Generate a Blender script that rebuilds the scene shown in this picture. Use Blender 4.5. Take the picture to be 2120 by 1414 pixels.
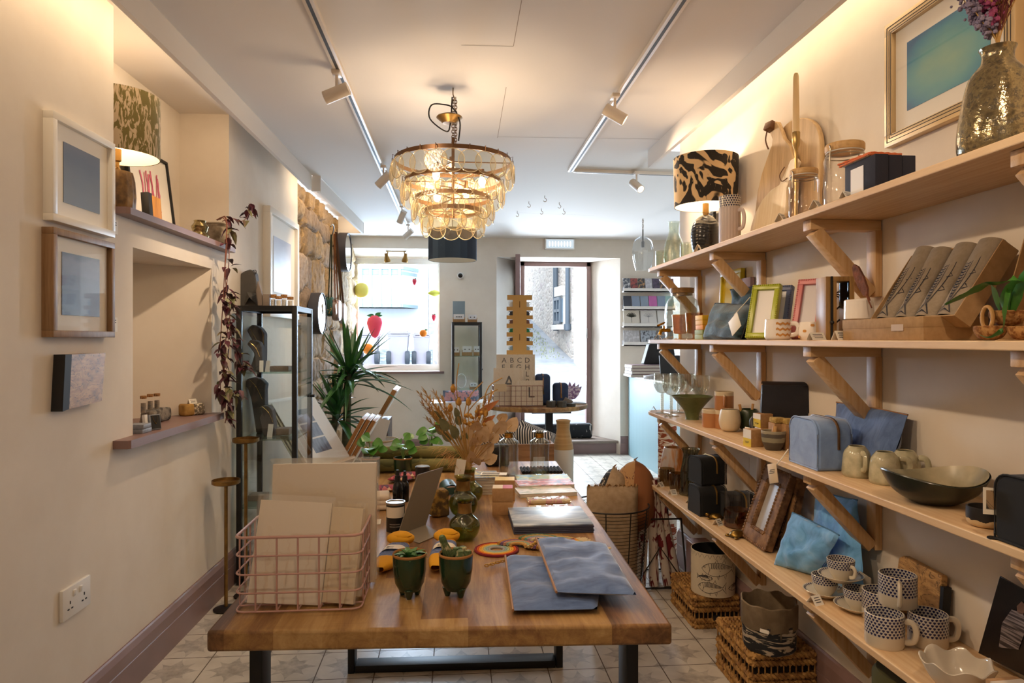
import bpy,bmesh,math,random
from mathutils import Vector,Matrix,Euler,noise
from math import sin,cos,pi,radians as R
for _o in list(bpy.data.objects):bpy.data.objects.remove(_o)
SC=bpy.context.scene
COL=SC.collection
F,CX,HY,EYE=1413.0,1060.0,702.0,1.287
TH=math.atan(118/F);ST,CT=sin(TH),cos(TH)
cam=bpy.data.cameras.new('camera');cam.sensor_width=36;cam.lens=36*F/2120
cam.shift_y=-5/2120;cam.clip_start=.05;cam.clip_end=200
camo=bpy.data.objects.new('camera',cam);COL.objects.link(camo)
camo.location=(0,0,EYE);camo.rotation_euler=(pi/2,0,-TH);SC.camera=camo
SC.view_settings.view_transform='Standard';SC.view_settings.look='None'
SC.view_settings.gamma=1;SC.view_settings.use_curve_mapping=False
SC.view_settings.exposure=-.02
SC.cycles.max_bounces=8;SC.cycles.diffuse_bounces=5;SC.cycles.glossy_bounces=3
SC.cycles.transmission_bounces=6;SC.cycles.transparent_max_bounces=16
SC.cycles.sample_clamp_indirect=4;SC.cycles.caustics_reflective=False;SC.cycles.caustics_refractive=False
W_=bpy.data.worlds.new('sky');SC.world=W_;W_.use_nodes=True
_bg=W_.node_tree.nodes['Background'];_bg.inputs[0].default_value=(.80,.90,1,1);_bg.inputs[1].default_value=5.0
SUN=bpy.data.lights.new('sun','SUN');SUN.energy=2.2;SUN.angle=.3;SUN.color=(1,.97,.92)
_s=bpy.data.objects.new('sun',SUN);COL.objects.link(_s);_s.rotation_euler=(R(38),0,R(-25))
def lamp(name,kind,loc,power,color,rot=None,target=None,size=None,size_y=None,spot=None,blend=.5,radius=.02,portal=False):
 l=bpy.data.lights.new(name,kind);l.energy=power;l.color=color
 o=bpy.data.objects.new(name,l);COL.objects.link(o);o.location=loc
 if target is not None:o.rotation_euler=(Vector(target)-Vector(loc)).to_track_quat('-Z','Y').to_euler()
 elif rot:o.rotation_euler=rot
 if kind=='AREA':
  l.shape='RECTANGLE';l.size=size;l.size_y=size_y or size
  if portal:l.cycles.is_portal=True
 else:l.shadow_soft_size=radius
 if kind=='SPOT':l.spot_size=R(spot);l.spot_blend=blend
 return o
WARM=(1.0,.74,.47);WARM2=(1.0,.735,.485)
def ray(px,py):
 a=(px-CX)/F;return Vector((a*CT+ST,CT-a*ST,-(py-HY)/F))
def on(px,py,x=None,y=None,z=None):
 r=ray(px,py)
 t=x/r.x if x is not None else (y/r.y if y is not None else (z-EYE)/r.z)
 return Vector((0,0,EYE))+r*t
LA,LB=-1.247,.0207
LRZ=-math.atan(LB)
def onL(px,py,off=0.0):
 r=ray(px,py);t=(LA+off)/(r.x-LB*r.y);return Vector((0,0,EYE))+r*t
def kk(p):return (p.x*ST+p.y*CT)/F
def kx(p):
 d=p.x*ST+p.y*CT;l=p.x*CT-p.y*ST
 return d/F*cos(math.atan2(l,d))
def rotm(rot):return Euler(rot).to_matrix().to_4x4() if rot else Matrix()
class MB:
 def __init__(s):s.bm=bmesh.new();s.mi=0
 def raw(s,vs,fs,M=None):
  v=[s.bm.verts.new(M@Vector(p) if M else p) for p in vs]
  out=[]
  for f in fs:
   try:q=s.bm.faces.new([v[i] for i in f]);q.material_index=s.mi;out.append(q)
   except ValueError:pass
  return v
 def box(s,c,size,rot=None,bev=0.0,seg=2,M=None):
  x,y,z=[a/2 for a in size]
  M=(M or Matrix())@Matrix.Translation(c)@rotm(rot)
  vs=[(-x,-y,-z),(x,-y,-z),(x,y,-z),(-x,y,-z),(-x,-y,z),(x,-y,z),(x,y,z),(-x,y,z)]
  fs=[(3,2,1,0),(4,5,6,7),(0,1,5,4),(1,2,6,5),(2,3,7,6),(3,0,4,7)]
  if bev<=0:s.raw(vs,fs,M);return s
  b=bmesh.new();v=[b.verts.new(p) for p in vs]
  for f in fs:b.faces.new([v[i] for i in f])
  bmesh.ops.bevel(b,geom=list(b.edges),offset=bev,segments=seg,affect='EDGES',profile=.5)
  s.merge(b,M);return s
 def merge(s,b,M=None):
  b.verts.index_update();s.raw([v.co.copy() for v in b.verts],[[v.index for v in f.verts] for f in b.faces],M);b.free()
 def lathe(s,prof,n=32,c=(0,0,0),rot=None,sx=1,sy=1,fn=None,M=None,a0=0.0):
  M=(M or Matrix())@Matrix.Translation(c)@rotm(rot)
  vs,rings=[],[]
  for(r,z) in prof:
   if r<=1e-6:rings.append([len(vs)]);vs.append((0,0,z));continue
   rings.append(list(range(len(vs),len(vs)+n)))
   for i in range(n):
    a=2*pi*i/n+a0;rr,zz=(fn(a,r,z) if fn else (r,z))
    vs.append((rr*cos(a)*sx,rr*sin(a)*sy,zz))
  fs=[]
  for A,B in zip(rings,rings[1:]):
   for i in range(n):
    j=(i+1)%n
    if len(A)==1 and len(B)==1:break
    if len(A)==1:fs.append((A[0],B[j],B[i]))
    elif len(B)==1:fs.append((A[i],A[j],B[0]))
    else:fs.append((A[i],A[j],B[j],B[i]))
  s.raw(vs,fs,M);return s
 def tube(s,pts,r,n=8,closed=False,M=None,flat=1.0,cap=True):
  pts=[Vector(p) for p in pts];m=len(pts);vs,fs=[],[]
  up=None
  for i,p in enumerate(pts):
   t=(pts[(i+1)%m]-pts[i-1]) if (closed or 0<i<m-1) else (pts[1]-pts[0] if i==0 else pts[-1]-pts[-2])
   if t.length<1e-9:t=Vector((0,0,1))
   t.normalize()
   if up is None:up=t.orthogonal().normalized() if abs(t.z)>.95 else Vector((0,0,1))
   a=t.cross(up)
   if a.length<1e-4:a=t.orthogonal()
   a.normalize();b=a.cross(t);up=b if closed is False else up
   rr=r[i] if isinstance(r,(list,tuple)) else r
   for k in range(n):
    q=2*pi*k/n;vs.append(p+a*(cos(q)*rr)+b*(sin(q)*rr*flat))
  for i in range(m if closed else m-1):
   for k in range(n):
    A,B=i*n,((i+1)%m)*n;fs.append((A+k,A+(k+1)%n,B+(k+1)%n,B+k))
  if not closed and cap:fs+=[tuple(range(n-1,-1,-1)),tuple(range((m-1)*n,m*n))]
  s.raw(vs,fs,M);return s
 def prism(s,pts,t,M=None,t0=0.0):
  n=len(pts);vs=[(p[0],p[1],t0) for p in pts]+[(p[0],p[1],t0+t) for p in pts]
  fs=[tuple(range(n-1,-1,-1)),tuple(range(n,2*n))]+[(i,(i+1)%n,n+(i+1)%n,n+i) for i in range(n)]
  s.raw(vs,fs,M);return s
 def grid(s,fn,nu,nv,cu=False,cv=False,M=None):
  vs=[fn(i/(nu if cu else nu-1),j/(nv if cv else nv-1)) for i in range(nu) for j in range(nv)]
  fs=[]
  for i in range(nu if cu else nu-1):
   for j in range(nv if cv else nv-1):
    a,b=i,(i+1)%nu;c,d=j,(j+1)%nv
    fs.append((a*nv+c,b*nv+c,b*nv+d,a*nv+d))
  s.raw(vs,fs,M);return s
 def ball(s,c,r,n=16,m=10,rot=None,M=None):
  rx,ry,rz=r if isinstance(r,(list,tuple)) else (r,r,r)
  prof=[(sin(pi*i/m),-cos(pi*i/m)) for i in range(m+1)];prof[0]=(0,-1);prof[-1]=(0,1)
  T=(M or Matrix())@Matrix.Translation(c)@rotm(rot)@Matrix.Diagonal((rx,ry,rz,1));s.lathe(prof,n,M=T);return s
 def quad(s,a,b,c,d):s.raw([a,b,c,d],[(0,1,2,3)]);return s
 def leaf(s,base,d,L,w,bend=.3,up=(0,0,1),n=6,fold=.15,tip=1.0):
  d=Vector(d).normalized();up=Vector(up);side=d.cross(up)
  if side.length<1e-3:side=d.orthogonal()
  side.normalize();nr=side.cross(d);vs=[]
  for i in range(n+1):
   u=i/n;ww=w/2*(sin(pi*min(1,u**.75*.97+.03))**tip);p=Vector(base)+d*(L*u)-Vector((0,0,1))*(bend*L*u*u)
   vs+=[p-side*ww+nr*ww*fold*2,p,p+side*ww+nr*ww*fold*2]
  fs=[]
  for i in range(n):
   a=i*3;fs+=[(a,a+1,a+4,a+3),(a+1,a+2,a+5,a+4)]
  s.raw(vs,fs);return s
 def stroke(s,pts,w,f,closed=False):
  pts=[Vector((p[0],p[1])) for p in pts];m=len(pts);vs,fs=[],[]
  for i,p in enumerate(pts):
   t=pts[min(i+1,m-1)]-pts[max(i-1,0)]
   if closed:t=pts[(i+1)%m]-pts[i-1]
   t=t.normalized() if t.length else Vector((1,0));q=Vector((-t.y,t.x))*w/2
   vs+=[f(*(p+q)),f(*(p-q))]
  for i in range(m if closed else m-1):
   a,b=2*i,2*((i+1)%m);fs.append((a,a+1,b+1,b))
  s.raw(vs,fs);return s
 def fill(s,pts,f):s.raw([f(*p) for p in pts],[tuple(range(len(pts)))]);return s
 def text(s,body,size,M,align='CENTER'):
  cu=bpy.data.curves.new('t','FONT');cu.body=body;cu.size=size;cu.align_x=align;cu.align_y='CENTER';cu.resolution_u=3
  ob=bpy.data.objects.new('t',cu);me=ob.to_mesh()
  s.raw([v.co.copy() for v in me.vertices],[list(p.vertices) for p in me.polygons],M)
  ob.to_mesh_clear();bpy.data.objects.remove(ob);bpy.data.curves.remove(cu);return s
 def wobble(s,amp,scale,seed=0):
  for v in s.bm.verts:v.co+=noise.noise_vector(v.co*scale+Vector((seed,seed*2,seed*3)))*amp
  return s
 def build(s,name,mat=None,parent=None,loc=None,rz=0,rot=None,sub=0,ang=38,weld=True):
  if weld:bmesh.ops.remove_doubles(s.bm,verts=s.bm.verts,dist=1e-6)
  bmesh.ops.recalc_face_normals(s.bm,faces=s.bm.faces)
  me=bpy.data.meshes.new(name);s.bm.to_mesh(me);s.bm.free()
  for m in (mat if isinstance(mat,(list,tuple)) else [mat]):
   if m:me.materials.append(m)
  for p in me.polygons:p.use_smooth=ang>20
  if ang>20:me.set_sharp_from_angle(angle=R(ang))
  o=bpy.data.objects.new(name,me);COL.objects.link(o)
  if parent:o.parent=parent
  if loc is not None:o.location=loc
  o.rotation_euler=rot or (0,0,rz)
  if sub:md=o.modifiers.new('s','SUBSURF');md.levels=sub;md.render_levels=sub
  return o
def hollow(prof,t,floor=None):
 inner=[(max(r-t,.0005),z) for r,z in reversed(prof) if z>prof[0][1]+(floor or t) and r-t>.001]
 return [(0,prof[0][1])]+list(prof)+[(max(prof[-1][0]-t*.5,.0005),prof[-1][1]+t*.3)]+inner+[(0,prof[0][1]+(floor or t))]
def curve(pts,n=6,closed=False):
 P=[Vector(p) for p in pts];out=[];m=len(P)
 for i in range(m if closed else m-1):
  if closed:a,b,c,d=P[i-1],P[i],P[(i+1)%m],P[(i+2)%m]
  else:a,b,c,d=P[max(i-1,0)],P[i],P[i+1],P[min(i+2,m-1)]
  for k in range(n):
   t=k/n;out.append(.5*((2*b)+(c-a)*t+(2*a-5*b+4*c-d)*t*t+(3*b-a-3*c+d)*t**3))
 if not closed:out.append(P[-1])
 return out
def pillow(fx,w,h,t,n=14,puff=.5,seed=0,wr=.0,corner=.0):
 m=MB()
 def f(u,v,sgn):
  x,z=(u-.5),(v-.5)
  e=max(0,1-(2*abs(x))**4)*max(0,1-(2*abs(z))**4)
  pin=1-corner*(1-(2*x)**2)*(abs(2*z))**2;pin2=1-corner*(1-(2*z)**2)*(abs(2*x))**2
  y=sgn*t/2*e**puff
  p=Vector((x*w*pin2,y,(z*pin+.5)*h))
  if wr:p+=noise.noise_vector(Vector((x*7+seed,z*7,sgn*.6+seed)))*wr*Vector((.5,1,.5)).length*(e**.3)
  return p
 m.grid(lambda u,v:f(u,v,1),n,n);m.grid(lambda u,v:f(u,v,-1),n,n)
 bmesh.ops.remove_doubles(m.bm,verts=m.bm.verts,dist=t*.02+1e-5)
 return m
def tag(o,label=None,cat=None,group=None,kind=None):
 if label:o['label']=label
 if cat:o['category']=cat
 if group:o['group']=group
 if kind:o['kind']=kind
 return o
def thing(name,label,cat,loc=(0,0,0),rz=0,group=None,rot=None):
 o=bpy.data.objects.new(name,None);COL.objects.link(o);o.location=loc;o.rotation_euler=rot or (0,0,rz)
 o.empty_display_size=.02
 return tag(o,label,cat,group)
def dup(root,loc=None,rz=None,label=None,group=None,rot=None,scale=None):
 c=root.copy();COL.objects.link(c)
 for ch in [q for q in bpy.data.objects if q.parent==root]:
  d=ch.copy();COL.objects.link(d);d.parent=c
  for g in [q for q in bpy.data.objects if q.parent==ch]:
   e=g.copy();COL.objects.link(e);e.parent=d
 if loc is not None:c.location=loc
 if rz is not None:c.rotation_euler=(0,0,rz)
 if rot:c.rotation_euler=rot
 if label:c['label']=label
 if group:c['group']=group
 if scale:c.scale=(scale,scale,scale) if not isinstance(scale,(list,tuple)) else scale
 return c
def struct(name,mb,mat,parent=None,**k):
 o=mb.build(name,mat,parent,**k)
 if not parent:o['kind']='structure'
 return o
def hx(h,a=1.0):
 if not isinstance(h,str):return (*h[:3],1)
 h=h.lstrip('#');v=[int(h[i:i+2],16)/255 for i in (0,2,4)]
 return (*[c/12.92 if c<=.04045 else ((c+.055)/1.055)**2.4 for c in v],1)
class NT:
 def __init__(s,name):
  s.m=bpy.data.materials.new(name);s.m.use_nodes=True;s.t=s.m.node_tree;s.t.nodes.clear()
  s.out=s.t.nodes.new('ShaderNodeOutputMaterial');s.co=None
 def n(s,typ,*ins,**kw):
  nd=s.t.nodes.new('ShaderNode'+typ);named=kw.pop('I',{})
  for k,v in kw.items():setattr(nd,k,v)
  for i,v in list(enumerate(ins))+list(named.items()):
   if v is None:continue
   if isinstance(v,bpy.types.NodeSocket):s.t.links.new(v,nd.inputs[i])
   else:nd.inputs[i].default_value=v
  return nd
 def obj(s,scale=(1,1,1),rot=(0,0,0),kind='Object'):
  if s.co is None:s.co=s.n('TexCoord')
  return s.n('Mapping',s.co.outputs[kind],None,rot,scale).outputs[0]
 def math(s,op,a,b=None,c=None,clamp=False):return s.n('Math',a,b,c,operation=op,use_clamp=clamp).outputs[0]
 def xyz(s,v):q=s.n('SeparateXYZ',v);return q.outputs
 def ramp(s,f,stops,interp='LINEAR'):
  r=s.n('ValToRGB',f);r.color_ramp.interpolation=interp
  e=r.color_ramp.elements
  while len(e)<len(stops):e.new(.5)
  for q,(p,c) in zip(e,stops):q.position=p;q.color=hx(c)
  return r.outputs[0]
 def noise(s,v,scale,detail=3,rough=.55,dist=0.0):
  return s.n('TexNoise',v,I={'Scale':scale,'Detail':detail,'Roughness':rough,'Distortion':dist}).outputs[0]
 def mix(s,f,a,b):
  q=s.n('Mix',data_type='RGBA')
  for i,v in ((0,f),(6,a),(7,b)):
   if isinstance(v,bpy.types.NodeSocket):s.t.links.new(v,q.inputs[i])
   else:q.inputs[i].default_value=hx(v) if isinstance(v,str) else v
  return q.outputs[2]
 def pr(s,col,rough=.6,metal=0,bump=None,bs=.2,bd=.002,**kw):
  I={'Roughness':rough,'Metallic':metal}
  I['Base Color']=hx(col) if isinstance(col,str) else col
  I.update(kw)
  p=s.n('BsdfPrincipled',I=I)
  if bump is not None:s.t.links.new(s.n('Bump',bs,bd,I={'Height':bump}).outputs[0],p.inputs['Normal'])
  s.t.links.new(p.outputs[0],s.out.inputs[0]);return s.m
_mc={}
def mat(name,col,rough=.6,metal=0,noise=None,bump=None,stretch=(1,1,1),emit=None,**kw):
 """plain or lightly mottled surface. noise=(scale, colour2, lo, hi); bump=(scale, strength)"""
 if name in _mc:return _mc[name]
 t=NT(name);c=col;b=None
 if noise:
  f=t.noise(t.obj(stretch),noise[0],4)
  c=t.ramp(f,[(noise[2] if len(noise)>2 else .35,col),(noise[3] if len(noise)>3 else .65,noise[1])])
 if bump:b=t.noise(t.obj(stretch),bump[0],3)
 if emit:kw['Emission Color']=hx(emit[0]);kw['Emission Strength']=emit[1]
 m=t.pr(c,rough,metal,b,bump[1] if bump else .2,.004,**kw);_mc[name]=m;return m
def wood(name,c1,c2,axis='x',scale=1.0,rough=.5,knots=True,c3=None):
 if name in _mc:return _mc[name]
 t=NT(name);st={'x':(.10,1,1),'y':(1,.10,1),'z':(1,1,.10)}[axis]
 v=t.obj(tuple(q*scale for q in st))
 big=t.noise(v,14,3,.5,1.2);fine=t.noise(v,90,4,.7)
 w=t.n('TexWave',v,I={'Scale':16.,'Distortion':7.,'Detail':2.,'Detail Scale':1.2},wave_type='BANDS',bands_direction={'x':'Y','y':'X','z':'X'}[axis]).outputs[0]
 f=t.math('ADD',t.math('MULTIPLY',big,.5),t.math('ADD',t.math('MULTIPLY',fine,.4),t.math('MULTIPLY',w,.1)))
 c=t.ramp(f,[(.32,c2),(.62,c1)])
 if c3:c=t.mix(t.ramp(t.noise(t.obj(tuple(q*scale*.6 for q in st)),9,2),[(.56,'000000'),(.7,'ffffff')]),c,c3)
 m=t.pr(c,rough,0,fine,.12,.002);_mc[name]=m;return m
def thin(name,tint='ffffff',ior=1.45,rough=.02,dens=1.0,bump=None,extra=0.0):
 """thin clear glass: see-through sheet with a fresnel sheen"""
 if name in _mc:return _mc[name]
 t=NT(name);lw=t.n('LayerWeight',.5);r0=((ior-1)/(ior+1))**2
 f=t.math('ADD',r0*dens+extra,t.math('MULTIPLY',t.math('POWER',lw.outputs[1],5),(1-r0)*.85),clamp=True)
 tr=t.n('BsdfTransparent',hx(tint));gl=t.n('BsdfGlossy',hx('ffffff'),rough)
 if bump:
  b=t.n('Bump',bump[1],.004,I={'Height':t.noise(t.obj(),bump[0],3)}).outputs[0]
  t.t.links.new(b,gl.inputs['Normal']);t.t.links.new(b,lw.inputs['Normal'])
 mx=t.n('MixShader',f,tr.outputs[0],gl.outputs[0]);t.t.links.new(mx.outputs[0],t.out.inputs[0]);_mc[name]=t.m;return t.m
def glow(name,col,strength):
 if name in _mc:return _mc[name]
 t=NT(name);e=t.n('Emission',hx(col),strength);t.t.links.new(e.outputs[0],t.out.inputs[0]);_mc[name]=t.m;return t.m
def pick(name,idx_cols):pass
PAINT=mat('warm white wall paint','e5dccf',.75,noise=(6,'e0d6c8'),bump=(140,.05))
CEILP=mat('white ceiling paint','e6e1db',.8,bump=(60,.03))
MAUVE=mat('mauve satin paint','8a6f6c',.4,noise=(3,'80655f'))
BLACKM=mat('black powder coated metal','0f1012',.45)
WHITEP=mat('white satin paint','eceae6',.35)
PAPER=mat('white card','f1ece2',.6)
INK=mat('dark ink','23242c',.7)
KRAFT=mat('kraft card','b28a5e',.75,noise=(90,'a67d51'))
BRASS=mat('aged brass','9c7a44',.36,.85,noise=(20,'7d6036'))
GLASS=thin('clear glass')
CORK=mat('cork','b58552',.85,noise=(160,'7f5530',.42,.6),bump=(160,.3))
PINE=wood('pine shelf timber','dfc29a','cba276','y',1.0,.5)
PINEX=wood('pine timber cross cut','d8b78c','bf935f','x',1.2,.5)
PINEZ=wood('pine timber upright','d8b78c','bf935f','z',1.2,.5)
# ================================================================ LIGHTS OF THE ROOM
BY=7.5
for i,(lx,ly,tx,ty,tz,pw) in enumerate([
(-.50,3.05,-1.15,3.3,1.3,34),(-.48,4.75,-1.1,5.3,1.5,34),(-.47,5.9,-1.1,6.2,1.3,16),(-.47,6.8,-.2,7.4,1.2,6),
(.74,3.75,1.28,3.15,1.85,40),(.74,1.7,-1.1,2.0,1.9,3),(.74,.5,1.28,.9,1.6,26),(-.50,1.5,1.2,1.6,1.0,36),(-.50,.6,1.2,2.4,.9,24),(.74,2.6,.0,2.0,.75,11),(-.50,2.25,1.2,3.0,.8,26),(.10,.15,-.22,1.45,.85,15)]):  # last spot hangs off both tracks, added to brighten the basket cards
 lamp('track_or_fill_beam','SPOT',(lx,ly,2.29),pw,WARM2,target=(tx,ty,tz),spot=86,blend=.8,radius=.025)
lamp('cove_light','AREA',(1.178,1.5,2.425),6,WARM,rot=(0,R(-42),0),size=.03,size_y=4.6)
lamp('cove_light','AREA',(-1.06,1.2,2.425),9,WARM,rot=(0,R(42),LRZ),size=.03,size_y=4.6)
lamp('cove_light','AREA',(-.945,5.7,2.42),4,WARM,rot=(0,R(40),LRZ),size=.03,size_y=1.7)
lamp('front_room_light','AREA',(.1,-.9,2.36),4,WARM2,rot=(0,0,0),size=1.6,size_y=.3)
lamp('day_window','AREA',(-.85,8.2,1.5),150,(.72,.85,1),target=(-.55,4,1.1),size=1.1,size_y=1.3)
lamp('day_door','AREA',(1.0,8.6,1.6),240,(.74,.86,1),target=(.6,4,1.0),size=.95,size_y=2.0)
lamp('day_side_window','AREA',(2.75,8.1,1.6),32,(.72,.85,1),target=(2.0,5,1.2),size=.6,size_y=1.0)
# ================================================================ SHELL
_e=Vector((LB,1,0)).normalized();_nn=Vector((_e.y,-_e.x,0))
def WL(s,n,z):return Vector((LA,0,z))+_e*s+_nn*n
def sL(px,py=900,n=0.0):
 p=onL(px,py,n);return (p-Vector((LA,0,0))).dot(_e)
sA,sB,sS,sE=sL(235),sL(474),sL(616),7.72
n1,n2=sL(275),sL(438)
m=MB();q=lambda s0,s1,z0,z1,n=0:m.quad(WL(s0,n,z0),WL(s1,n,z0),WL(s1,n,z1),WL(s0,n,z1))
q(-1.6,sA,0,2.46);q(sB,sS,0,2.46)
q(sA,n1,0,1.73);q(n2,sB,0,1.73);q(n1,n2,0,.925);q(n1,n2,1.628,1.73)
q(sA,sB,1.73,2.46,-.25)
for s in (sA,sB):m.quad(WL(s,0,1.73),WL(s,-.25,1.73),WL(s,-.25,2.46),WL(s,0,2.46))
m.quad(WL(sA,0,1.73),WL(sB,0,1.73),WL(sB,-.25,1.73),WL(sA,-.25,1.73))
ax=[(n1,0),(n1+.06,-.34),(n2-.30,-.34),(n2,0)]
for(a,b),(c,d) in zip(ax,ax[1:]):m.quad(WL(a,b,.925),WL(c,d,.925),WL(c,d,1.628),WL(a,b,1.628))
m.raw([WL(a,b,1.628) for a,b in ax],[(0,1,2,3)]);m.raw([WL(a,b,.925) for a,b in ax],[(3,2,1,0)])
struct('wall_left',m,PAINT,ang=20)
m=MB();p0,p1=sA-.005,sL(487,520,.05)
m.prism([(p0,-.25),(p0,.045),(p0+.012,.055),(p1-.012,.055),(p1,.045),(p1,0.0),(sB,0),(sB,-.25)],.024,M=Matrix.Translation((LA,0,1.728))@Matrix(((_nn.x*0+_e.x,_nn.x,0,0),(_e.y,_nn.y,0,0),(0,0,1,0),(0,0,0,1))))
struct('trim_1',m,MAUVE)
m=MB();p0,p1=sL(264,905,.05),sL(462,850,.05)
m.prism([(n1,0),(p0,0),(p0,.05),(p0+.01,.058),(p1-.01,.058),(p1,.05),(p1,0),(n2,0),(n2-.30,-.335),(n1+.06,-.335)],.03,M=Matrix.Translation((LA,0,.9))@Matrix(((_e.x,_nn.x,0,0),(_e.y,_nn.y,0,0),(0,0,1,0),(0,0,0,1))))
struct('trim_2',m,MAUVE)
def board(name,a,b,h=.178,t=.018,nrm=None):
 a,b=Vector(a),Vector(b);d=(b-a).normalized();n=nrm or Vector((d.y,-d.x,0));m=MB()
 prof=[(0,0),(t,0),(t,h*.60),(t*.86,h*.615),(t,h*.63),(t,h*.86),(t*.55,h*.97),(t*.3,h),(0,h)]
 vs=[a+n*x+Vector((0,0,z)) for x,z in prof]+[b+n*x+Vector((0,0,z)) for x,z in prof];k=len(prof)
 m.raw(vs,[(i,(i+1)%k,k+(i+1)%k,k+i) for i in range(k)]+[tuple(range(k)),tuple(range(2*k-1,k-1,-1))])
 return struct(name,m,MAUVE,ang=15)
board('baseboard_left',WL(-1.5,0,0),WL(sS,0,0))
RX=1.285;RE=3.82
board('baseboard_right',(RX,RE,0),(RX,-1.5,0),.2)
board('baseboard_right_end',(2.6,RE,0),(RX,RE,0),.2,nrm=Vector((0,1,0)))
m=MB();m.box((1.335,3.28,.13),(.30,.30,.26),bev=.006);m.box((1.335,3.28,.25),(.285,.285,.03),bev=.006)
struct('trim_3',m,MAUVE)
m=MB();m.quad((RX,-1.6,0),(RX,RE,0),(RX,RE,2.46),(RX,-1.6,2.46));m.quad((RX,RE,0),(3.3,RE,0),(3.3,RE,2.46),(RX,RE,2.46))
struct('wall_right',m,PAINT)
m=MB();m.quad((3.3,RE,0),(3.3,BY,0),(3.3,BY,2.46),(3.3,RE,2.46));struct('wall_right_back',m,PAINT)
m=MB();m.quad((-1.6,-1.6,0),(RX,-1.6,0),(RX,-1.6,2.46),(-1.6,-1.6,2.46));struct('wall_front',m,PAINT)
fl=[(-1.055,-1.6),(-.967,4.72)];fr=[(1.163,-1.6),(1.135,3.95)];fl2=[(-.925,4.80),(-.872,6.62)]
def fascia(name,a,b,side,z0=2.297,z1=2.46,cap=True):
 m=MB();a=Vector((*a,0));b=Vector((*b,0));t=Vector((side*.02,0,0))
 vs=[p+o+Vector((0,0,z)) for p in (a,b) for o in (Vector(),t) for z in (z0,z1)]
 m.raw(vs,[(0,1,5,4),(2,6,7,3),(0,4,6,2),(1,3,7,5),(0,2,3,1),(4,5,7,6)]);struct(name,m,CEILP)
fascia('trim_4',*fl,-1);fascia('trim_5',*fr,1);fascia('trim_6',*fl2,-1)
m=MB();m.box((-.945,4.76,2.378),(.062,.02,.164));m.box((-.99,6.62,2.378),(.24,.02,.164));struct('trim_7',m,CEILP)
t=NT('white ceiling with board joints');o_=t.xyz(t.obj())
t.pr('e6e1db',.8,bump=t.noise(t.obj(),60,2),bs=.03)
m=MB();Z=2.40
m.raw([(fl[0][0],-1.6,Z),(fr[0][0],-1.6,Z),(fr[1][0],3.95,Z),(-.978,3.95,Z)],[(0,1,2,3)])
m.raw([(-.978,3.95,Z),(3.3,3.95,Z),(3.3,4.78,Z),(-.967,4.78,Z)],[(0,1,2,3)])
m.raw([(-.925,4.78,Z),(3.3,4.78,Z),(3.3,6.62,Z),(-.872,6.62,Z)],[(0,1,2,3)])
m.raw([(-1.4,6.62,Z),(3.3,6.62,Z),(3.3,BY,Z),(-1.4,BY,Z)],[(0,1,2,3)])
m.raw([(-1.65,-1.6,2.455),(fl[0][0],-1.6,2.455),(-.967,4.78,2.455),(-1.65,4.78,2.455)],[(0,1,2,3)])
m.raw([(-1.65,4.78,2.455),(-.925,4.78,2.455),(-.872,6.62,2.455),(-1.65,6.62,2.455)],[(0,1,2,3)])
m.raw([(fr[0][0],-1.6,2.455),(1.6,-1.6,2.455),(1.6,3.95,2.455),(fr[1][0],3.95,2.455)],[(0,1,2,3)])
struct('ceiling',m,CEILP)
GREY=mat('grey ceiling joint','a89c90',.9)  # flat grey for the thin ceiling joint strips
m=MB()
for(a,b) in [((1080,0),(1063,95)),((955,93),(1063,96)),((1048,180),(1030,285)),((1030,283),(1380,288)),((1070,440),(1230,446))]:
 A,B=on(*a,z=Z),on(*b,z=Z);d=(B-A).normalized();s=Vector((d.y,-d.x,0))*.0015
 m.raw([A-s-Vector((0,0,.0008)),A+s-Vector((0,0,.0008)),B+s-Vector((0,0,.0008)),B-s-Vector((0,0,.0008))],[(0,1,2,3)])
struct('trim_8',m,GREY)
TS=.1733*EYE;fo=on(440,1360.5,z=0)
t=NT('star patterned floor tile');v=t.xyz(t.obj())
def tile(ax,off):return t.math('SUBTRACT',t.math('FRACT',t.math('DIVIDE',t.math('SUBTRACT',v[ax],off-40*TS),TS)),.5)
u_,w_=tile(0,fo.x),tile(1,fo.y);au,aw=t.math('ABSOLUTE',u_),t.math('ABSOLUTE',w_)
def star(a,b,rad,soft=.02,p=.62):
 f=t.math('ADD',t.math('POWER',a,p),t.math('POWER',b,p));return t.math('LESS_THAN',f,rad**p)
ru=t.math('ABSOLUTE',t.math('MULTIPLY',t.math('ADD',u_,w_),.7071));rw=t.math('ABSOLUTE',t.math('MULTIPLY',t.math('SUBTRACT',u_,w_),.7071))
cu_,cw_=t.math('SUBTRACT',.5,au),t.math('SUBTRACT',.5,aw)
st=t.math('MAXIMUM',star(au,aw,.49),star(ru,rw,.44));st=t.math('MAXIMUM',st,star(cu_,cw_,.2))
facet=t.math('MULTIPLY',t.math('GREATER_THAN',t.math('MULTIPLY',u_,w_),0),.12)
wear=t.ramp(t.noise(t.obj(),26,5,.65),[(.3,'3c3c3c'),(.62,'ffffff')])
base=t.ramp(t.noise(t.obj(),9,4),[(.3,'b9b0a3'),(.7,'d0c8bb')])
c=t.mix(t.math('MULTIPLY',st,t.math('MULTIPLY',wear,.75)),base,'857c73')
gr=t.math('MAXIMUM',t.math('GREATER_THAN',au,.4905),t.math('GREATER_THAN',aw,.4905))
c=t.mix(gr,c,'5f5145')
t.pr(c,t.math('ADD',.32,t.math('MULTIPLY',gr,.5)),bump=t.math('SUBTRACT',1,gr),bs=.35,bd=.002)
m=MB();m.quad((-1.7,-1.6,0),(3.3,-1.6,0),(3.3,8.05,0),(-1.7,8.05,0));struct('floor',m,t.m)
def bx(px,y=BY):return on(px,702,y=y).x
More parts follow.
